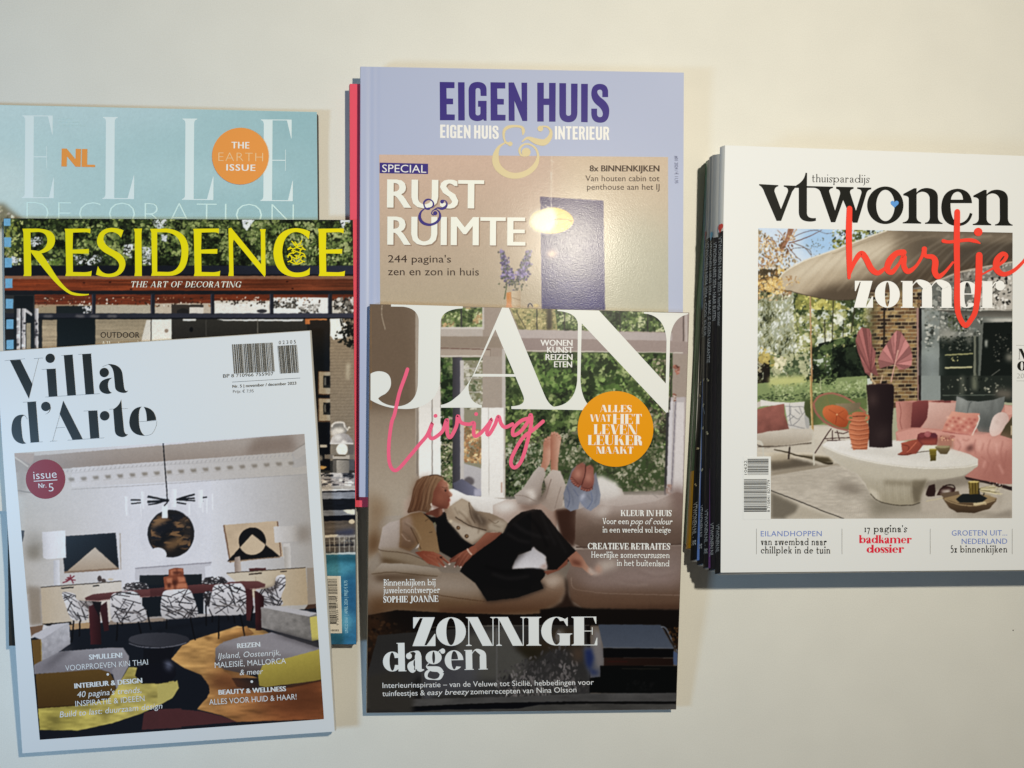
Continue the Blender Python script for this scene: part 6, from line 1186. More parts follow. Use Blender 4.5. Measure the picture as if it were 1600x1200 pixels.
for i, (label, up, ych, low, cap, words, foot) in enumerate(info):
    z0, z1 = ZL[i] + .00005, ZL[i + 1]
    base = W3(1380, 570, z0); root = empty('magazine', base, label, 'magazine', RIGHT)
    f1, f0 = LV[i + 1][0], LV[i][0]; (a1, a0), (b1, b0) = TB[i]
    ys = [a1 + (b1 - a1) * k / 40 for k in range(41)]
    top = [W3(f1(y), y, z1) for y in ys]
    bot = [W3(f0(a0 + (b0 - a0) * k / 40), a0 + (b0 - a0) * k / 40, z0) for k in range(41)]
    sk = .965 if i < 6 else 1.0
    tr_, br_ = W3(XR - 25 * (6 - i), a1 + 18.5, z1), W3(XR - 25 * (6 - i), b1 - 4.5, z1)
    trb, brb = Vector((tr_.x, tr_.y, z0)), Vector((br_.x, br_.y, z0))
    # cover sheet
    n = 14; m = MB(); v = []
    for j, p in enumerate(top):
        s = j / 40; r_ = tr_.lerp(br_, s)
        v += [p.lerp(r_, k / n) for k in range(n + 1)]
    m.add(v, [(j * (n + 1) + k, (j + 1) * (n + 1) + k, (j + 1) * (n + 1) + k + 1, j * (n + 1) + k + 1) for j in range(40) for k in range(n)])
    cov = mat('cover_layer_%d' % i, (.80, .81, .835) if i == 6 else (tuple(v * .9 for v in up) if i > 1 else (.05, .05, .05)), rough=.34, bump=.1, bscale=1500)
    m.build('front_cover', cov, root, True)
    m = MB(); m.add([Vector((p.x, p.y, z0)) for p in (bot[0], bot[-1], brb, trb)], [(3, 2, 1, 0)]); m.build('back_cover', mat('back_layer', (.4, .4, .4), rough=.4), root)
    e = Vector((0, 0, .0001)); m = MB()
    rim = [top[-1], br_, tr_, top[0]]; rb = [bot[-1], brb, trb, bot[0]]
    dn = Vector((.0008, -.0007, 0)); vv = [p - e * 3 + (dn if k in (0, 1) else Vector()) for k, p in enumerate(rim)] + [p + e * 3 + (dn if k in (0, 1) else Vector()) for k, p in enumerate(rb)]; m.add(vv, [(k, k + 4, k + 5, k + 1) for k in range(3)])
    m.build('pages', mat('pages_layer', (.78, .76, .72), rough=.8), root)
    # spine, bulging slightly, in two printed colours
    m = MB(); K = 5; v = []
    for p, q in zip(top, bot):
        for k in range(K + 1):
            t_ = k / K; w = p.lerp(q, t_); w = w + Vector((-.0004 * math.sin(math.pi * t_), 0, .0002 * math.sin(math.pi * t_))); v.append(w)
    for j in range(40):
        mi = 0 if ys[j] < ych else 1
        m.add([], []); base_i = 0
        m.f += [(j * (K + 1) + k, j * (K + 1) + k + 1, (j + 1) * (K + 1) + k + 1, (j + 1) * (K + 1) + k) for k in range(K)]; m.mi += [mi] * K
    m.v = [tuple(a) for a in v]
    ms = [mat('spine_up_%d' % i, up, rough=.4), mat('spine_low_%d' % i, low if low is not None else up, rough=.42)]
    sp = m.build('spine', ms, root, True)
    def SP(s, t_, l=.0, i=i, a0=a0, b0=b0, a1=a1, b1=b1, f0=f0, f1=f1, z0=z0, z1=z1):
        """s: row in the photograph; t_: 0 at the lower edge of the spine, 1 at the cover"""
        u = (s - a1) / (b1 - a1); y0 = a0 + (b0 - a0) * u
        q = W3(f0(y0), y0, z0); p = W3(f1(s), s, z1); w = q.lerp(p, t_)
        return w + Vector((-.0004 * math.sin(math.pi * t_) - .0003 - l * 2, 0, .0002 * math.sin(math.pi * t_) + .0003 + l * 2))
    def spt(text, sa, sb, lo, hi, material, bold=.0):
        V, Fc = sans_mesh(text, bold, 1.0); mn, mx = V[:, 0].min(), V[:, 0].max()
        mb = MB(); mb.add([SP(sa + (x - mn) / (mx - mn) * (sb - sa), lo + (y / CAPH) * (hi - lo)) for x, y in V], Fc); return mb
    sw_ = mat('spine_lettering_white', (.36, .36, .35), rough=.4)
    if words:
        sa = ych + (10 if i != 6 else 14); sb = {2: 525, 3: 524, 4: 568, 5: 540, 6: 508}[i]
        sb = {2: 525, 3: 524, 4: 566, 5: 500, 6: 508}[i]
        spt(words, sa, sb, .16, .80, sw_, .008).build('spine_lettering', sw_, sp)
    if foot:
        sa, sb = {2: (783, 850), 3: (788, 856), 4: (795, 864), 5: (816, 868), 6: (818, 862)}[i]
        spt(foot, sa, sb, .2, .80, sw_, .006).build('spine_lettering', sw_, sp)
    if cap is not None:
        mb = MB()
        for k2, (dx, r1) in enumerate(((-.16, .30), (.20, .30))):
            pts = [SP(ych - 1 + 4.2 * math.sin(a), .5 + dx + r1 * math.cos(a), .00002 + k2 * .00002) for a in np.linspace(0, 6.283, 20, endpoint=False)]; mb.add(pts, [tuple(range(20))])
        mb.add([SP(ych + 0, .08, .00006), SP(ych + 9, .5, .00006), SP(ych + 0, .92, .00006)], [(0, 1, 2)])
        mb.build('spine_heart', mat('spine_heart_%d' % i, cap, rough=.4), sp)
    if i in (3, 5):      # coloured hairline along the lower half of the spine
        ya, yb, col = ((590, 873, ink((112, 140, 190), 1092, 780)) if i == 3 else (730, 886, ink((104, 56, 100), 1108, 850)))
        mb = MB(); vs = []
        for y in np.linspace(ya, yb, 24):
            wv = (.10 + .36 * (y - ya) / (yb - ya)) if i == 3 else (.05 + .34 * (y - ya) / (yb - ya))
            vs += [SP(y, .02 - .0), SP(y, .02 + wv)]
        mb.add(vs, [(2 * k, 2 * k + 1, 2 * k + 3, 2 * k + 2) for k in range(23)]); mb.build('spine_line', mat('spine_line_%d' % i, col, rough=.4), sp)
    if i in (2, 3, 4):   # small gold ornaments printed on the black
        r = random.Random(i); gold = mat('spine_gold', (.42, .36, .22), rough=.4)
        for y in {2: (598, 616, 700, 755), 3: (593, 632, 668, 732), 4: (592, 675)}[i]:
            mb = MB()
            for k2 in range(3):
                cy, cx, rr = y + r.uniform(-2, 2), .5 + r.uniform(-.15, .15), r.uniform(.8, 1.8)
                mb.add([SP(cy + rr * math.sin(a), cx + rr * .11 * math.cos(a), k2 * .00002) for a in np.linspace(0, 6.283, 10, endpoint=False)], [tuple(range(10))])
            mb.build('spine_ornament', gold, sp)
        if i == 3:
            for a in (((617, -.4), (625, .25), (626, .25), (617.6, -.4)), ((630, .3), (646, .9), (647, .86), (630, .2)), ((722, -.3), (713, .3), (714, .36), (723, -.2))):
                mb = MB(); mb.add([SP(*q) for q in a], [(0, 1, 2, 3)]); mb.build('spine_scratch', mat('spine_silver', (.3, .32, .36), rough=.4), sp)
    mags.append((root, sp))
vt_root = mags[6][0]; ZT = ZL[7]
def VP(px, py, l=0.0, arr=False):
    if arr:
        z = ZT + l + 0 * px; x, y = ground(px, py, z); return np.stack([x, y, z], -1)
    return W3(px, py, ZT + l)
VPr = lambda b=.0001: Print(VP, b)
c = Canvas(1176, 350, 1590, 818, (150, 150, 120)); T1 = (1180, 270, 7.273); T2 = (1380, 270, 7.273); T3 = (1180, 430, 7.273); T4 = (1380, 430, 7.273); T5 = (1160, 590, 6.667); T6 = (1360, 590, 6.667); T7 = (1150, 690, 6.4); T8 = (1360, 690, 6.667)
# sky and trees
c.r(1176, 350, 1590, 480, (184, 200, 216)); c.e(1285, 375, 34, 26, (146, 180, 214), soft=8); c.r(1176, 440, 1420, 620, (176, 182, 166)); c.r(1176, 452, 1262, 610, (146, 150, 124))
c.leaves('1176,350 1240,395 1260,420 1230,470 1176,470', 1300, (1.2, 3.4), [(150, 112, 76), (186, 150, 104), (206, 176, 126), (160, 140, 106), (110, 90, 60), (206, 196, 176)], 81, asp=(.2, .5), ang=(.4, 2.2)); c.leaves('1176,420 1225,420 1235,455 1176,470', 420, (1.4, 3.2), [(196, 156, 80), (216, 184, 116), (150, 110, 56), (80, 66, 44)], 82)
c.leaves('1300,355 1390,358 1330,392 1300,396', 420, (1.3, 3.2), [(70, 80, 44), (110, 116, 62), (146, 146, 80), (176, 190, 200), (50, 58, 34)], 83)
c.fr(*T1); c.l('410,630 380,720 330,820 290,900', [70, 56, 40, 26], (150, 104, 78)); c.l('380,800 520,760 640,710 760,650', [14, 11, 9, 6], (110, 76, 66)); c.l('420,740 520,690 620,660 720,655', 7, (96, 72, 64)); c.l('370,820 430,910 520,1000', [14, 9, 6], (120, 90, 70)); c.l('250,650 300,700 330,760', 9, (160, 120, 92)); c.l('440,800 560,850 640,940', 8, (110, 84, 66)); c.l('700,650 800,690 900,680', 5, (100, 84, 70)); c.l('420,860 540,850 620,880 640,930', 6, (96, 78, 60)); c.leaves('540,780 900,700 900,880 640,960', 90, (4, 9), [(110, 110, 90), (90, 86, 66), (150, 140, 110)], 84)
c.fr(); LF = [(54, 66, 38), (80, 92, 52), (108, 116, 66), (138, 140, 84), (168, 166, 116), (198, 198, 174)]
c.leaves('1183,452 1265,470 1270,600 1183,600', 1700, (1.3, 3.6), [(50, 54, 36), (74, 78, 50), (104, 106, 70), (134, 134, 96), (164, 164, 130), (196, 198, 184)], 85, asp=(.15, .45), ang=(1.0, 2.5)); c.leaves('1240,455 1370,470 1366,560 1240,560', 2000, (1.5, 3.8), LF, 86, clump=.1); c.leaves('1245,458 1300,466 1330,484 1240,484', 260, (2, 4.6), [(160, 150, 70), (186, 176, 92), (128, 128, 62)], 87)
for q, w in (('1288,500 1290,560 1288,600', 2.4), ('1302,470 1300,540', 2.0), ('1336,475 1330,520', 2.4), ('1318,500 1316,560', 1.6)): c.l(q, w, (60, 58, 40), a=.8)
c.leaves('1268,540 1345,520 1360,592 1266,596', 900, (1.8, 4.6), [(22, 32, 22), (34, 46, 30), (52, 68, 40), (84, 100, 58)], 88); c.leaves('1300,545 1355,540 1356,590 1300,592', 420, (2, 5), [(16, 24, 18), (26, 36, 26), (44, 56, 38)], 89); c.leaves('1200,555 1265,550 1265,592 1200,592', 420, (1.6, 4), [(90, 104, 70), (120, 130, 90), (70, 84, 54), (160, 160, 120)], 90)
c.leaves('1183,560 1203,556 1203,632 1183,632', 200, (1.6, 4.4), [(34, 28, 20), (50, 44, 30), (20, 18, 14), (150, 140, 110)], 91); c.r(1193, 575, 1202, 628, (36, 30, 24)); c.leaves('1185,540 1230,560 1222,580 1185,566', 120, (2, 5), [(200, 190, 150), (130, 130, 70), (170, 150, 80)], 92)
# meadow
c.fr(*T5); c.p('150,60 1300,-20 1300,500 140,500', (120, 134, 84)); c.p('270,0 640,-20 700,60 350,90 280,100', (170, 172, 104), soft=3); c.leaves('290,70 1290,20 1290,240 290,240', 700, (5, 16), [(86, 104, 64), (120, 136, 84), (136, 150, 94), (104, 120, 74), (150, 160, 110)], 93); c.leaves('1000,40 1290,10 1290,120 960,140', 160, (8, 20), [(136, 148, 98), (158, 168, 122), (116, 130, 80)], 94); c.leaves('160,170 1290,150 1290,240 160,240', 300, (8, 20), [(60, 76, 46), (84, 100, 60), (50, 62, 40)], 95, asp=(.2, .4), ang=(-.2, .2)); c.p('640,230 1290,215 1300,320 760,500 650,500', (92, 106, 60), tex=.1, cell=(20, 20)); c.p('640,240 730,240 740,500 650,500', (64, 70, 40), soft=6); c.leaves('600,-40 1000,-60 960,80 640,40', 160, (7, 18), [(30, 40, 26), (50, 62, 38), (76, 90, 54)], 96); c.l('815,0 815,120', 9, (170, 172, 130), a=.8)
# terrace floor
c.fr(); c.p('1183,668 1280,664 1390,667 1392,690 1590,690 1590,818 1183,818', (168, 158, 142)); c.fr(*T5)
c.p('140,520 800,505 1100,520 1100,700 860,660 830,760 1300,1120 2000,1500 140,1500', (176, 166, 148)); c.p('720,510 1120,520 1120,660 740,640', (182, 172, 154)); c.fr(*T7)
c.p('200,110 760,110 960,150 980,200 340,150', (184, 172, 150)); c.p('345,190 560,165 720,200 840,240 350,300', (92, 82, 68), soft=2); c.p('345,140 520,120 560,180 345,200', (150, 136, 112), soft=4); c.p('345,305 700,250 1010,220 1060,240 350,345', (128, 116, 98), soft=2); c.l('380,78 520,110 620,140 760,165 900,215 970,218', [10, 14, 16, 18, 22, 20], (60, 50, 34)); c.p('620,135 920,155 975,205 880,212', (76, 66, 46), soft=1.5)
c.p('345,345 1010,235 1200,330 1320,480 1700,640 2100,760 1080,775 345,490', (164, 154, 138), tex=.05, cell=(12, 2.5)); c.p('345,345 900,300 1000,340 600,400 345,380', (150, 140, 124), soft=8, a=.6); c.p('980,430 1120,415 1320,500 1200,520 1000,470', (106, 96, 84), soft=7); c.p('1250,520 1330,520 1500,590 1800,640 1800,780 1500,700', (112, 104, 90), soft=12); c.l('345,488 640,600 860,690 1080,772', 9, (34, 30, 28), sm=0); c.p('345,500 640,640 600,720 480,780 345,775', (106, 98, 84), soft=3); c.p('640,640 1060,775 480,775 600,720', (156, 146, 128), soft=3)
c.fr(*T8); c.p('580,600 1480,380 1480,800 0,800 -100,640 300,660', (160, 150, 134)); c.p('0,580 500,640 760,590 780,640 600,700 0,790', (120, 112, 96), soft=8); c.p('800,500 1350,560 1250,760 900,740', (124, 114, 98), soft=8); c.p('560,560 800,560 560,620', (110, 100, 84), soft=4); c.p('1160,790 1480,700 1480,800', (130, 120, 106), soft=3)
for i in range(60): c.l([(i * 22 - 300, 640), (i * 22 - 330, 800)], 3, (140, 130, 114), a=.35, sm=0)
# overhanging canopy
c.fr(); c.leaves('1192,372 1246,356 1238,398 1196,424', 260, (1.2, 3.2), [(120, 84, 56), (156, 116, 76), (186, 146, 98), (206, 176, 130), (140, 104, 70)], 121, asp=(.2, .5)); c.r(1395, 395, 1590, 480, (118, 113, 102)); c.leaves('1440,425 1582,405 1582,450 1440,455', 260, (1.2, 3.4), [(70, 68, 60), (104, 100, 90), (140, 134, 122), (168, 162, 148)], 122); CAN = '1206,449 1214,440 1227,424 1258,407 1300,392 1342,376 1386,360 1590,362 1590,408 1505,424 1470,437 1440,447 1400,458 1362,465 1317,469 1292,467.5 1262,462 1232,454'
c.p(CAN, (172, 154, 126), g=(104, 90, 72), gd=(1300, 400, 1480, 440)); sv = c.a.copy(); cm = c.mask(c.T(pts_of(CAN)))
c.p('1400,355 1600,355 1600,425 1480,440 1420,420', (98, 86, 70), soft=16, g=(64, 56, 46), gd=(1420, 0, 1570, 0), a=.9); c.p('1240,470 1290,446 1380,432 1470,415 1600,395 1600,440 1450,470 1300,480', (78, 65, 50), soft=7, a=.85); c.p('1215,440 1260,410 1330,385 1400,372 1380,405 1300,420 1240,440', (196, 180, 152), soft=7, a=.8); c.p('1430,362 1600,362 1600,376 1500,384', (126, 112, 92), soft=6, a=.8); c.p('1480,395 1590,380 1590,396 1490,414', (84, 74, 62), soft=5, a=.8)
for k in range(34): x = 1220 + k * 11; c.l([(x, 452 + (k % 5)), (x + 60, 400 - (k % 7) * 3), (x + 110, 368)], 2.2 + k % 3, ((206, 190, 162), (120, 102, 80))[k % 2], a=.13, soft=1)
ax, ay, bx, by, mm = cm; kp = c.a[ay:by, ax:bx].copy(); c.a = sv; c.a[ay:by, ax:bx] = c.a[ay:by, ax:bx] * (1 - mm[..., None]) + kp * mm[..., None]
c.l('1214,440 1227,424 1258,407 1300,392 1342,376 1386,360', 2.4, (206, 194, 168), a=.85); c.l('1300,397 1345,381 1390,365', 1.2, (150, 134, 108), a=.8); c.l('1440,447 1470,437 1505,424 1590,408', 2.6, (168, 156, 136), a=.9); c.l('1232,454 1262,462 1292,467.5 1317,469 1362,465 1400,458', 1.4, (70, 58, 46), a=.8)
c.fr(*T3)
c.leaves('30,0 300,20 350,170 40,170', 300, (5, 16), [(190, 148, 76), (210, 176, 110), (150, 112, 60), (90, 74, 50)], 97); c.leaves('300,0 520,0 500,120 360,130', 40, (8, 18), [(150, 104, 60), (196, 156, 90)], 98, asp=(.15, .3))
# pole
c.l('625,240 632,700 645,1210', 17, (160, 118, 78), sm=0); c.l('622,240 628,700 640,1210', 6, (196, 160, 116), sm=0); c.fr(*T5); c.l('712,-20 722,330 732,560', 24, (150, 116, 66), sm=0); c.l('706,-20 716,330 726,560', 8, (196, 166, 110), sm=0)
# brick wall, window wall
c.fr(); c.p('1363,478 1437,460 1437,628 1388,640 1363,600', (86, 66, 46)); r = np.random.RandomState(3)
for j in range(31):
    y = 452 + j * 5.7
    for i in range(9):
        x = 1360 + i * 11 + (5.5 if j % 2 else 0); w = 9.2
        c.p([(x, y + (1437 - x) * .02), (min(x + w, 1433), y), (min(x + w, 1433), y + 4.3), (x, y + 4.3 + (1437 - x) * .02)], np.array([(124, 92, 58), (96, 70, 46), (66, 50, 38), (140, 110, 66), (44, 36, 32), (150, 124, 80)][r.randint(6)]) * (1.05 if y < 540 else .92))
    c.l([(1360, y + 5.6), (1434, y + 5)], 1.2, (182, 162, 120), a=.85, sm=0)
for i in range(9):
    for j in range(31): c.l([(1370 + i * 11 + (5.5 if j % 2 else 0), 452 + j * 5.7), (1370 + i * 11 + (5.5 if j % 2 else 0), 456.5 + j * 5.7)], 1.1, (176, 154, 114), a=.7, sm=0)
c.l('1382,474 1381,545', 3, (50, 40, 32), sm=0); c.p('1356,470 1370,470 1366,560 1350,560', (88, 80, 52), soft=4, a=.7)
c.fr(*T4); c.p('150,260 300,260 300,120 150,120', (90, 80, 60)); c.p('60,230 300,150 300,260 60,260', (136, 112, 74), soft=3); c.p('378,370 408,370 405,1210 385,1210', (150, 116, 104)); c.p('405,370 438,370 432,1210 405,1210', (28, 26, 26)); c.p('438,120 1470,0 1470,1210 432,1210', (98, 100, 92)); c.p('438,370 640,370 632,1210 432,1210', (132, 136, 128), g=(104, 110, 104), gd=(440, 300, 600, 1200), tex=.12, cell=(24, 24)); c.p('1100,60 1470,0 1470,400 1100,400', (160, 152, 138)); c.leaves('860,60 1460,0 1460,390 860,400', 240, (8, 26), [(60, 58, 52), (110, 106, 96), (170, 164, 150), (200, 192, 178), (40, 40, 36)], 101); c.leaves('440,150 860,100 860,400 440,400', 200, (8, 26), [(110, 110, 100), (150, 150, 138), (80, 82, 76), (130, 126, 116)], 102)
c.leaves('460,380 1150,380 1100,680 700,720 470,900', 420, (8, 24), [(120, 122, 112), (150, 150, 138), (90, 96, 88), (170, 168, 154), (66, 70, 62)], 103); c.leaves('730,450 960,450 950,640 740,640', 120, (8, 20), [(60, 66, 50), (84, 90, 68), (40, 46, 36)], 104); c.p('600,395 1100,410 1470,390 1470,480 1000,470', (76, 72, 64), g=(110, 106, 96), gd=(0, 400, 0, 480)); c.l('600,392 1470,400', 6, (176, 170, 154)); c.p('1140,500 1470,490 1470,530 1250,525', (186, 180, 166), soft=2)
c.p('640,710 1030,700 1030,1210 636,1210', (32, 40, 34)); c.p('1140,540 1470,530 1470,1210 1100,1210', (26, 32, 28)); c.p('1030,690 1055,690 1055,1210 1025,1210', (104, 106, 90)); c.p('1085,690 1100,690 1095,1210 1080,1210', (90, 96, 86)); c.p('1055,700 1085,700 1080,1210 1055,1210', (44, 50, 44)); c.p('640,600 830,620 820,740 650,740', (136, 134, 122), soft=5); c.p('960,640 1010,640 1000,760 950,800', (130, 128, 116), soft=4); c.leaves('650,690 1020,690 1020,860 650,860', 110, (6, 16), [(40, 46, 38), (90, 92, 80), (28, 34, 28), (60, 64, 54)], 105)
c.l('700,908 1022,890', 14, (150, 146, 96), sm=0); c.l('700,1052 1010,1046', 18, (170, 164, 120), sm=0); c.leaves('730,915 860,920 850,980 740,970', 30, (5, 11), [(196, 186, 120), (60, 64, 50)], 106); c.leaves('1250,660 1460,660 1460,960 1250,1000', 80, (5, 14), [(60, 62, 54), (100, 98, 86), (20, 24, 22)], 107); c.p('1160,740 1185,740 1180,820 1160,810', (186, 184, 170), soft=1.5); c.p('1400,900 1470,900 1470,980 1400,960', (150, 144, 128), soft=4); c.l('1230,1140 1330,1070', 6, (130, 128, 116)); c.p('430,900 640,880 634,1210 430,1210', (126, 132, 128), soft=8, a=.7)
c.fr(*T6); c.p('525,-20 730,-20 730,240 525,245', (124, 130, 124)); c.p('730,-20 1480,-20 1480,260 730,240', (40, 46, 40)); c.r(940, -20, 975, 180, (96, 98, 84), soft=3); c.r(1060, -20, 1110, 130, (110, 112, 92), soft=3); c.l('750,185 1300,180', 8, (92, 98, 86), sm=0); c.p('1300,120 1480,130 1480,220 1300,200', (104, 96, 84), soft=5); c.leaves('740,0 1450,0 1450,170 740,170', 60, (5, 14), [(30, 36, 30), (76, 80, 68), (140, 138, 120)], 108); c.p('485,-20 520,-20 520,240 490,240', (140, 106, 94)); c.p('500,-20 528,-20 525,245 505,245', (34, 30, 28))
# palm leaves in the tall vase
def fan(c, cx, cy, tips, col, dark):
    for i in range(len(tips) - 1):
        (ax, ay), (bx, by) = tips[i], tips[i + 1]
        k = .82 + .3 * (i % 3) / 2; c.p([(cx, cy), (ax, ay), (bx, by)], tuple(v * k for v in col)); c.l([(cx, cy), (ax, ay)], 5, dark, sm=0, a=.7)
c.fr(*T3); tl = [(1330, 1170), (1250, 1110), (1200, 960), (1160, 850), (1140, 740), (1170, 640), (1215, 590), (1260, 600), (1300, 610), (1320, 680), (1330, 800), (1370, 870), (1360, 1000), (1400, 1150)]; fan(c, 1315, 1110, tl, (150, 92, 86), (104, 56, 56)); c.l('1315,1110 1330,1210', 14, (176, 146, 110))
c.fr(*T4); tl = [(-40, 1060), (-60, 960), (-10, 850), (40, 780), (80, 720), (120, 660), (160, 625), (205, 650), (250, 720), (300, 800), (325, 880), (330, 960), (320, 1030), (250, 1070), (180, 1075)]; fan(c, 130, 1010, tl, (168, 108, 102), (112, 62, 62)); c.l('170,850 135,1000 90,1215', 13, (196, 146, 128))
# seating group
c.fr(*T5); c.p('185,230 300,250 500,262 650,250 640,320 660,400 670,535 480,530 440,280 190,300', (196, 190, 180), g=(172, 166, 156), gd=(450, 260, 640, 530)); c.p('650,380 690,420 700,480 690,535 665,530 645,420', (150, 148, 142))
for q in ('445,300 640,305', '500,300 500,380 445,420', '500,380 580,430 650,350', '480,450 540,400', '460,480 520,500 600,430', '520,500 650,530', '590,300 620,380', '545,330 600,380', '490,270 495,420 510,500'): c.l(q, 7, (96, 96, 100), a=.7)
c.p('145,335 270,300 435,272 440,380 485,535 300,560 145,585', (150, 92, 80), g=(122, 74, 64), gd=(200, 320, 300, 570), tex=.06, cell=(10, 10)); c.p('140,260 190,245 190,300 145,325', (176, 166, 152)); c.p('145,590 260,560 480,540 740,540 745,640 680,670 450,700 230,715 200,680 145,640', (176, 166, 150), g=(150, 138, 120), gd=(0, 560, 0, 700)); c.l('145,665 190,670 215,730 215,830', 20, (176, 170, 154)); c.l('160,720 450,712 720,680', 15, (90, 78, 66)); c.l('230,735 720,690', 9, (150, 140, 124)); c.l('732,560 742,700 745,915', 19, (176, 168, 150), sm=0); c.l('492,720 480,850', 18, (58, 46, 40), sm=0); c.l('150,700 200,712', 8, (60, 50, 44))
c.p('740,270 780,200 860,165 960,165 1080,210 1200,290 1290,370 1200,520 1100,545 960,510 850,450 770,360', (104, 110, 66), sm=1)
for a in range(10): c.l([(880 + a * 3, 190 + a * 10), (790 + a * 18, 330 + a * 22)], 4, (120, 110, 60), a=.7)
c.l('745,260 790,200 870,168 960,168 1090,215 1210,300 1290,370', 20, (150, 96, 78)); c.l('742,260 760,350 850,455 960,515 1100,548', 22, (146, 90, 76)); c.p('960,270 1100,270 1235,258 1215,330 1100,370 1040,330', (132, 118, 90), g=(112, 98, 74), gd=(1000, 270, 1150, 360)); c.p('835,370 850,310 920,285 1010,295 1080,330 1105,400 1090,500 1020,515 920,470 860,420', (192, 98, 52), sm=1, g=(150, 66, 32), gd=(940, 300, 1040, 510)); c.l('985,385 900,330', 5, (140, 62, 34)); c.l('985,385 1060,340', 5, (140, 62, 34)); c.l('985,385 970,480', 5, (120, 52, 28)); c.l('985,385 1070,450', 5, (130, 56, 30)); c.e(985, 386, 9, 9, (206, 150, 100))
for q, w in (('925,530 850,640 755,790', 11), ('940,550 940,660', 10), ('985,550 1010,650', 9), ('860,635 1120,625', 9), ('880,655 1110,655', 7), ('960,570 1050,585 1110,560', 9)): c.l(q, w, (66, 44, 42), sm=0)
# white table
c.fr(); c.p('1436,752 1500,742 1560,765 1560,800 1440,800', (158, 147, 131), soft=2); c.p('1440,752 1520,738 1545,752 1450,770', (112, 102, 88), soft=3, a=.7); c.p('1284.5,695 1290.5,708.5 1310,725 1340,740 1352,755 1358,768 1367,780 1385,786.5 1405,789 1425,788.5 1437,785 1439,774 1444,762 1451,750 1480,748 1505,743 1521,735 1529.5,725 1529,717 1515,709 1484,701 1440,692 1400,688 1330,687 1292,690', (172, 164, 148), g=(140, 130, 108), gd=(0, 715, 0, 786))
c.p('1284.5,695 1292,690 1330,687 1400,688 1440,692 1484,701 1515,709 1529,717 1529.5,724 1505,729 1460,731 1420,729 1380,724 1340,716 1310,707', (200, 194, 184), soft=.6, g=(186, 180, 167), gd=(1300, 700, 1500, 735)); c.p('1300,700 1380,701 1450,705 1480,714 1440,719 1380,714', (178, 172, 160), soft=3, a=.6); c.l('1286,697 1310,708 1340,717 1380,725 1420,730 1460,732 1505,730 1529,725', 1.4, (206, 200, 186), a=.8)
c.p('1290,705 1340,722 1400,735 1460,737 1520,730 1500,744 1450,750 1420,752 1370,748 1330,735', (166, 157, 138), soft=3, a=.8); c.p('1425,752 1450,749 1443,763 1438,776 1438,784 1428,787 1424,770', (104, 94, 76), soft=2.5); c.p('1356,762 1372,768 1376,785 1362,776', (172, 162, 142), soft=2); c.p('1380,750 1440,752 1436,760 1384,758', (116, 106, 86), soft=3, a=.7); c.l('1360,771 1370,781 1386,787 1405,789.5 1425,789 1438,785', 1.3, (70, 62, 50))
for i in range(10): c.l([(1370 + i * 6, 752 + i % 3), (1372 + i * 6, 784)], 1.2, (168, 158, 136) if i % 2 else (130, 120, 98), a=.25)
c.fr(*T5)
# tall dark vase and orange vase
c.p('1290,75 1400,62 1560,65 1580,90 1575,300 1560,500 1562,720 1440,732 1320,722 1315,500 1310,300', (52, 38, 38), g=(40, 28, 30), gd=(1300, 0, 1570, 0)); c.p('1340,180 1380,170 1380,280 1340,290', (96, 76, 68), soft=6); c.p('1420,520 1520,510 1510,600 1400,720 1400,600', (78, 62, 58), soft=9, a=.7); c.l('1295,80 1400,68 1560,68', 8, (84, 62, 56)); c.l('1330,-20 1370,50 1390,62', 16, (176, 150, 110)); c.l('1460,-30 1440,62', 13, (176, 146, 116))
c.p('1140,370 1190,355 1270,360 1290,400 1270,440 1310,480 1320,560 1315,640 1300,750 1150,752 1130,660 1105,560 1110,490 1150,440', (186, 108, 72), sm=0, g=(160, 86, 54), gd=(1120, 0, 1320, 0))
c.l('1150,400 1110,400 1100,430 1150,440', 20, (180, 100, 66)); c.l('1270,385 1310,400 1310,430 1280,445', 20, (170, 94, 60)); c.l('1150,405 1280,400', 11, (110, 56, 36))
for y in (450, 490, 540, 590, 640, 690, 730): c.l([(1112 + abs(y - 560) * .1, y), (1210, y + 14), (1318 - abs(y - 560) * .1, y)], 8, (128, 66, 42), a=.8); c.l([(1112 + abs(y - 560) * .1, y - 14), (1210, y), (1318 - abs(y - 560) * .1, y - 14)], 7, (206, 134, 98), a=.7)
# sofa at the right
c.fr(*T6); PKS = (186, 132, 118); c.p('260,250 330,245 440,240 600,235 850,240 1480,290 1480,560 1480,640 860,650 560,620 270,660 262,570 300,540', (176, 118, 104)); c.p('262,250 330,250 440,260 430,520 280,545', (180, 122, 108), g=(150, 96, 84), gd=(280, 0, 440, 0)); c.l('300,260 320,350 310,450 330,540', 8, (140, 84, 74)); c.p('440,260 500,240 605,240 600,400 560,470 520,520 420,520', (128, 66, 62), g=(96, 46, 46), gd=(440, 260, 560, 500)); c.p('620,250 720,240 840,240 835,262', (112, 56, 54)); c.p('610,255 720,265 890,262 860,400 830,480 740,540 640,530 530,525 590,430', (192, 152, 138), g=(168, 124, 110), gd=(620, 260, 760, 530)); c.p('900,190 1010,240 1120,250 1280,230 1400,195 1390,300 1330,420 1270,580 1130,560 1080,480 1000,400 880,350', (120, 122, 116), g=(92, 94, 90), gd=(950, 250, 1200, 560), tex=.06, cell=(6, 14)); c.l('1010,370 1030,280 1060,250', 9, (88, 92, 88)); c.p('900,190 1000,240 930,290', (136, 138, 132), soft=4); c.p('1100,430 1260,400 1270,580 1130,560', (76, 78, 74), soft=10, a=.8)
c.p('848,350 1000,370 1140,372 1125,450 1050,602 900,580 740,560 780,470', (196, 136, 114), g=(176, 104, 90), gd=(860, 360, 960, 590))
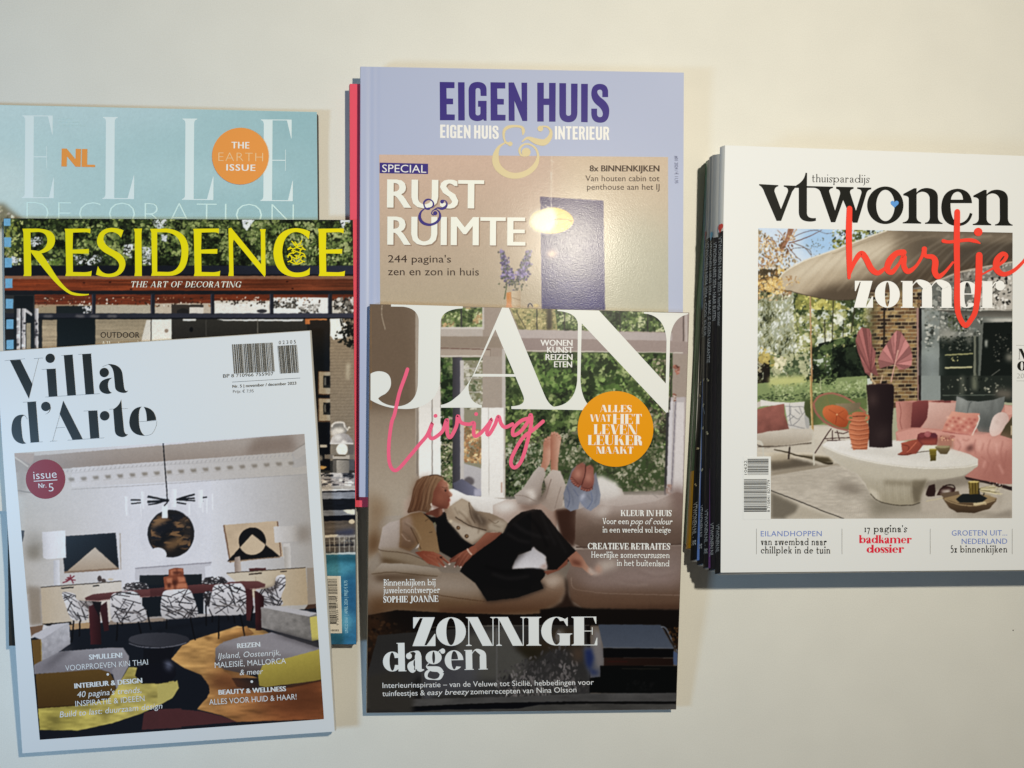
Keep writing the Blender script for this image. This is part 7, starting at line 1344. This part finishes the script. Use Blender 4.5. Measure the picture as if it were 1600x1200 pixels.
for i in range(6):
    for j in range(5):
        x = 800 + i * 56 + j * -6 + (28 if j % 2 else 0); y = 400 + j * 40 + i * 5
        if x < 1110: c.p([(x, y), (x + 28, y + 8), (x + 16, y + 28), (x - 12, y + 20)], ((206, 156, 134), (166, 86, 76), (150, 74, 66))[(i + j) % 3], soft=1, a=.8)
c.l('745,560 900,582 1050,602', 9, (150, 80, 74)); c.l('1125,390 1130,450 1060,600', 10, (206, 196, 180)); c.p('1240,560 1270,430 1330,370 1400,365 1440,410 1420,500 1340,590 1270,610', (196, 172, 160), sm=1, g=(180, 150, 138), gd=(1280, 0, 1430, 0)); c.e(1318, 465, 10, 10, (150, 126, 112), soft=2); c.p('1420,480 1480,400 1480,640 1350,600', (76, 66, 44)); c.p('1400,290 1480,300 1480,380 1440,390 1400,350', (190, 138, 122)); c.l('1470,500 1470,600', 12, (176, 160, 130))
c.p('265,575 400,540 540,530 740,560 900,590 1060,605 1240,580 1260,620 1480,640 1480,1110 1340,1110 980,1030 1120,920 1120,850 1040,800 860,745 860,650 600,640 480,640 300,660', (188, 130, 116), g=(154, 98, 86), gd=(900, 620, 1200, 1060)); c.p('880,620 1100,600 1300,640 1470,640 1460,720 1200,740 900,720', (200, 146, 130), soft=10); c.p('1000,720 1080,690 1070,760 1000,770', (104, 64, 58), soft=3)
for q in ('900,640 940,700 920,760', '1100,640 1080,720 1100,800', '1250,640 1220,760 1260,860', '1380,660 1360,800 1400,950', '1150,820 1230,900 1180,1000', '1300,860 1270,960 1330,1050', '960,640 1000,660 1030,640', '1420,760 1400,900', '1180,680 1160,760'): c.l(q, 10, (146, 90, 80), soft=1.2, a=.7)
for q in ('930,640 970,720', '1140,650 1130,760', '1310,680 1320,800', '1200,860 1170,940', '1340,900 1380,1000'): c.l(q, 14, (204, 152, 138), soft=1.6, a=.6)
c.p('980,1030 1340,1105 1480,1140 1480,1180 1240,1110 1000,1060', (52, 34, 32))
c.p('690,650 730,600 860,610 865,740 700,740', (156, 106, 88), soft=2); c.leaves('730,600 880,600 880,660 730,660', 40, (6, 14), [(110, 50, 50), (190, 140, 110), (150, 90, 80)], 109)
c.p('320,680 440,650 520,640 560,690 480,790 390,810 290,808 285,795 330,770', (160, 80, 58), g=(132, 62, 48), gd=(330, 660, 450, 800)); c.l('330,700 400,720 380,790', 9, (112, 50, 38)); c.l('480,670 420,740 380,780', 8, (190, 104, 78)); c.l('285,798 350,806 430,790', 8, (90, 40, 32)); c.p('485,640 495,590 540,575 600,565 660,580 700,600 700,660 690,700 540,705', (106, 46, 46)); c.e(535, 600, 32, 26, (120, 56, 58)); c.e(595, 590, 34, 30, (150, 80, 80)); c.e(660, 605, 34, 28, (96, 44, 52)); c.e(590, 580, 12, 8, (196, 140, 136), soft=2); c.p('500,650 690,640 690,700 560,705', (140, 66, 54), soft=2)
c.l('480,780 620,765', 7, (70, 60, 48)); c.p('560,710 700,705 680,740 560,760', (196, 190, 168)); c.p('675,725 720,708 830,710 825,750 800,795 730,798 690,750', (112, 98, 66), g=(84, 70, 44), gd=(0, 715, 0, 795)); c.e(752, 720, 75, 13, (140, 128, 92)); c.p('613,745 690,742 682,865 625,870', (120, 104, 32), g=(72, 60, 16), gd=(0, 745, 0, 865)); c.e(652, 747, 38, 8, (150, 134, 52)); c.l('616,800 686,798', 4, (140, 124, 50))
# things under the table
c.fr(*T8); c.p('590,500 610,460 670,440 680,520 670,570 600,575 575,555', (50, 30, 28)); c.p('690,560 720,500 760,455 830,470 890,490 880,520 780,560', (60, 36, 32)); c.l('740,500 790,455 860,455 885,490', 11, (44, 28, 26)); c.p('740,510 840,500 820,540 740,530', (186, 176, 160), soft=2); c.p('720,540 920,515 930,550 770,590', (96, 78, 60)); c.l('580,620 760,585', 10, (176, 162, 124), a=.7)
c.p('750,585 900,560 1200,555 1320,590 1310,620 1240,700 1080,745 900,735 820,690', (96, 76, 52), sm=0, g=(64, 48, 32), gd=(0, 600, 0, 740)); c.p('760,590 930,550 1200,550 1318,592 1200,640 900,640', (134, 112, 78)); c.p('890,600 960,545 1130,540 1220,590 1150,640 930,635', (30, 34, 34)); c.p('1070,640 1200,625 1210,655 1080,668', (176, 158, 118)); c.l('770,600 900,650 1100,668 1300,610', 9, (150, 128, 92)); c.p('1020,420 1135,415 1130,545 1030,550', (104, 86, 34), g=(84, 68, 24), gd=(1020, 0, 1135, 0))
for i in range(7): c.l([(1030 + i * 16, 425), (1034 + i * 15, 540)], 5, (150, 130, 62) if i % 2 else (66, 52, 18), a=.8, sm=0)
c.e(1078, 418, 58, 10, (186, 164, 92)); c.l('1135,545 1130,500 1160,495 1185,520 1180,560', 12, (36, 36, 34)); r = np.random.RandomState(8)
for i in range(38): y = 440 + 110 * r.rand(); c.l([(1135 + 20 * r.rand(), 500 + (y - 500) * .4), (1250 + 140 * r.rand(), y + 20 * r.rand())], 5, [(196, 182, 140), (160, 146, 106), (120, 108, 76)][r.randint(3)], a=.85)
c.p('970,360 1240,420 1470,480 1470,500 1200,420', (44, 32, 30)); c.leaves('1220,410 1380,440 1380,470 1230,450', 40, (5, 12), [(206, 200, 186), (170, 160, 140)], 110, asp=(.15, .3))
c.finish(8, .78, 1.25, .02, .45, .3); c.grain(.016, 8)
photo_mesh('cover_photo', c, [(1184.8, 356.3), (1582.2, 363.6), (1581.4, 809.7), (1182.2, 810.8)], VP, vt_root, PHOTO_INK)
vb = mat('ink_title_black', (.016, .016, .014), rough=.34)
t = VPr().fr(*T1)
t.poly('M45 128 L263 140 L263 153 Q215 165 220 215 L293 412 L372 215 Q380 165 325 158 L325 142 L470 147 L420 215 L295 546 L243 546 L105 225 Q85 160 45 142 Z')
t.poly('M470 140 Q560 90 572 0 L590 0 L588 150 L885 158 L885 172 L588 170 L588 460 Q592 525 690 513 L690 545 Q640 560 590 552 Q495 540 495 440 L495 172 L440 170 Z')
t.poly('M640 155 L885 158 L883 172 Q835 185 842 215 L908 430 L965 240 Q970 190 920 182 L920 158 L1118 162 L1118 182 Q1070 190 1080 230 L1145 430 L1205 240 Q1220 185 1160 183 L1160 165 L1320 168 L1318 188 Q1280 190 1265 230 L1163 567 L1110 567 L1000 310 L910 562 L862 562 L740 215 Q720 170 640 168 Z')
t.fr(); t.strip(arc(1383.3, 320.7, 28.4, 29.4, 0, 360, 48), arc(1383.6, 321, 14.4, 24.4, 0, 360, 48))
t.fr(*T2); NN = 'M228 240 L350 175 L380 175 L380 225 Q420 172 500 172 Q620 180 622 280 L622 500 Q625 560 675 570 L675 582 L475 580 L475 567 Q530 560 530 500 L528 280 Q510 215 440 215 Q390 225 380 250 L380 500 Q380 550 432 563 L432 578 L222 575 L222 562 Q285 555 290 500 L290 290 Q285 260 230 258 Z'
t.poly(NN); t.poly('M765 345 Q765 580 880 570 Q960 550 985 455 L1015 465 Q980 605 845 605 Q665 600 660 395 Q665 190 845 180 L845 215 Q770 225 765 345 Z'); t.poly('M845 180 Q1000 190 1010 345 L765 345 L766 305 L908 305 Q900 215 845 215 Z')
t.fr(1380 + 796 / 7.273, 270 + 19 / 7.273, 7.273); t.poly(NN)
t.build('title_lettering', vb, vt_root)
t = VPr(.0002).fr(*T2); t.poly([(130 + 46 * .0625 * 16 * math.sin(a) ** 3, 352 - 2.9 * (13 * math.cos(a) - 5 * math.cos(2 * a) - 2 * math.cos(3 * a) - math.cos(4 * a))) for a in np.linspace(0, 6.283, 40, endpoint=False)]); t.build('heart_mark', inkmat('ink_sky_blue', (98, 152, 206), 1398, 318), vt_root)
t = VPr(.00018); t.serif('thuisparadijs', 1268.7, 284.4, 1358.7, 285.6, 12.6, st=.085, hair=.05, xh=.60, track=.07, sf=.04); t.build('subtitle_lettering', vb, vt_root)
zw = inkmat('ink_zomer_white', (234, 230, 220), 1450, 460)
t = VPr(.00020); t.serif('zomer', 1333.5, 480.6, 1568.5, 481.4, 57, st=.30, hair=.03, xh=.735, track=.005, sf=.05); t.build('headline_lettering', zw, vt_root)
t = VPr(.00042); red = inkmat('ink_red', (244, 70, 52), 1450, 400)
t.stroke('1327.4,326 1326.4,366 1327,407 1326.6,434', [8.8, 9.6, 8.8, 5]); t.k += 2
t.stroke('1327,431 1335.4,409 1345,396.5 1352,402 1361.5,420 1371,426.5 1379.4,422 1386,415', [3, 7, 9, 9.5, 9.5, 8, 6, 3])
t.stroke('1411.6,394.5 1400.6,396 1390,408 1386.5,421 1394,425 1405,412 1412.5,400.6 1412.3,415.7 1419,424 1431,416 1440.5,401 1444.6,389', [10, 9, 11, 9, 8, 5, 8, 8.5, 8.5, 5, 5, 8])
t.stroke('1444,389 1446,399.5 1457,401.5 1461.5,409 1460.5,424 1466,432 1476,425.5 1489,410', [8, 6.5, 8, 10, 9.5, 8.5, 5, 3.5])
t.stroke('1495.8,331 1495,380 1495.6,434 1495.5,471 1498,492 1508,508.5 1517.5,499 1525,482 1529,440 1530,399', [9, 9.6, 9, 9.6, 8.4, 8, 8, 8.6, 10.6, 10.6])
t.stroke('1474,376.5 1484.5,378 1510.6,375 1523,376.5 1531,380', [6, 5, 5.6, 6, 2.4]); t.disc(1528.5, 362.4, 6.6)
t.stroke('1530,431 1545,423 1557,416 1568,408 1572.5,399.5 1566,397 1557.5,407 1557.6,421 1568.4,428.5 1583.5,423 1597,411 1607,398', [2.5, 3, 4.5, 5.5, 6, 7.5, 10, 10, 7.5, 6, 5, 4])
t.build('script_lettering', red, vt_root)
vk = dict(st=.12, hair=.10, xh=.62, track=.12, sf=.045); blu = inkmat('ink_grey_blue', (104, 124, 176), 1236, 834)
t = VPr(.00016); t.serif('van zwembad naar', 1188.8, 851.7, 1291.4, 851.9, 11, **vk); t.serif('chillplek in de tuin', 1188.8, 864.7, 1297.3, 864.9, 11, **vk); t.build('cover_line', vb, vt_root)
t = VPr(.00016); t.sans('EILANDHOPPEN', 1188.8, 838, 1284, 837.8, 8.2, track=1.08); t.build('cover_heading', blu, vt_root)
t = VPr(.00016); t.serif("17 pagina's", 1350.8, 831.4, 1417, 831.4, 11, **vk); t.build('cover_line', vb, vt_root)
t = VPr(.00016); t.serif('badkamer', 1342.2, 848.6, 1424.5, 849, 12.6, st=.24, hair=.05, xh=.68, track=.02, sf=.04); t.serif('dossier', 1354, 863.7, 1412.5, 863.7, 12.6, st=.24, hair=.05, xh=.68, track=.02, sf=.04); t.build('cover_heading', inkmat('ink_crimson', (204, 36, 56), 1383, 850), vt_root)
t = VPr(.00016); t.sans('GROETEN UIT...', 1487.2, 836.9, 1573.8, 836.6, 8.2, track=1.05); t.sans('NEDERLAND', 1502.8, 849.9, 1573.8, 849.6, 8.2, track=1.05); t.build('cover_heading', blu, vt_root)
t = VPr(.00016); t.serif('5x binnenkijken', 1485.7, 863.4, 1573.8, 863.2, 11, **vk); t.build('cover_line', vb, vt_root)
t = VPr(.00016)
for x in (1182, 1315.6, 1453.5, 1581.6):
    t = VPr(.00016); t.stroke([(x, 826), (x, 866)], .6, cap=False); t.build('divider_rule', mat('ink_light_grey', (.30, .30, .31), rough=.4), vt_root)
t = VPr(.00018); t.poly([(1161, 713.5), (1204.4, 713.2), (1204.4, 811.6), (1161, 811.8)]); bx = t.build('barcode', mat('ink_paper_white', (.80, .81, .835), rough=.34), vt_root)
t = VPr(.00024); bars(t, [(1168, 717), (1200.8, 716.8), (1200.8, 742.6), (1168, 742.8)], 12, 26, True); bars(t, [(1162.4, 748.8), (1198.2, 748.6), (1198.2, 800), (1162.4, 800.2)], 13, 50, True)
t.sans('10622', 1167, 741.5, 1166.8, 719.5, 4.0); t.sans('8 710841 827779', 1203.0, 800, 1203.0, 750, 4.0); t.build('barcode_marks', vb, bx)
t = VPr(.00016); t.sans('€ 7,99', 1162.5, 811, 1179, 811, 5.4, bold=-.01); t.build('price_line', mat('ink_grey', (.16, .16, .17), rough=.34), vt_root)
t = VPr(.00016); t.serif('NR', 1591, 561.3, 1622, 561.6, 16.5, st=.26, hair=.03, track=.04); t.serif('06', 1589, 579.2, 1614, 579.4, 15, st=.22, hair=.03); t.build('issue_line', vb, vt_root)
t = VPr(.00016); t.sans('2022', 1589, 591, 1612, 591.2, 7.6, bold=-.015); t.stroke('1588,539.5 1620,539.8', .5, cap=False); t.stroke('1588,595 1620,595.3', .5, cap=False); t.build('year_line', mat('ink_pale_line', (.42, .42, .42), rough=.4), vt_root)
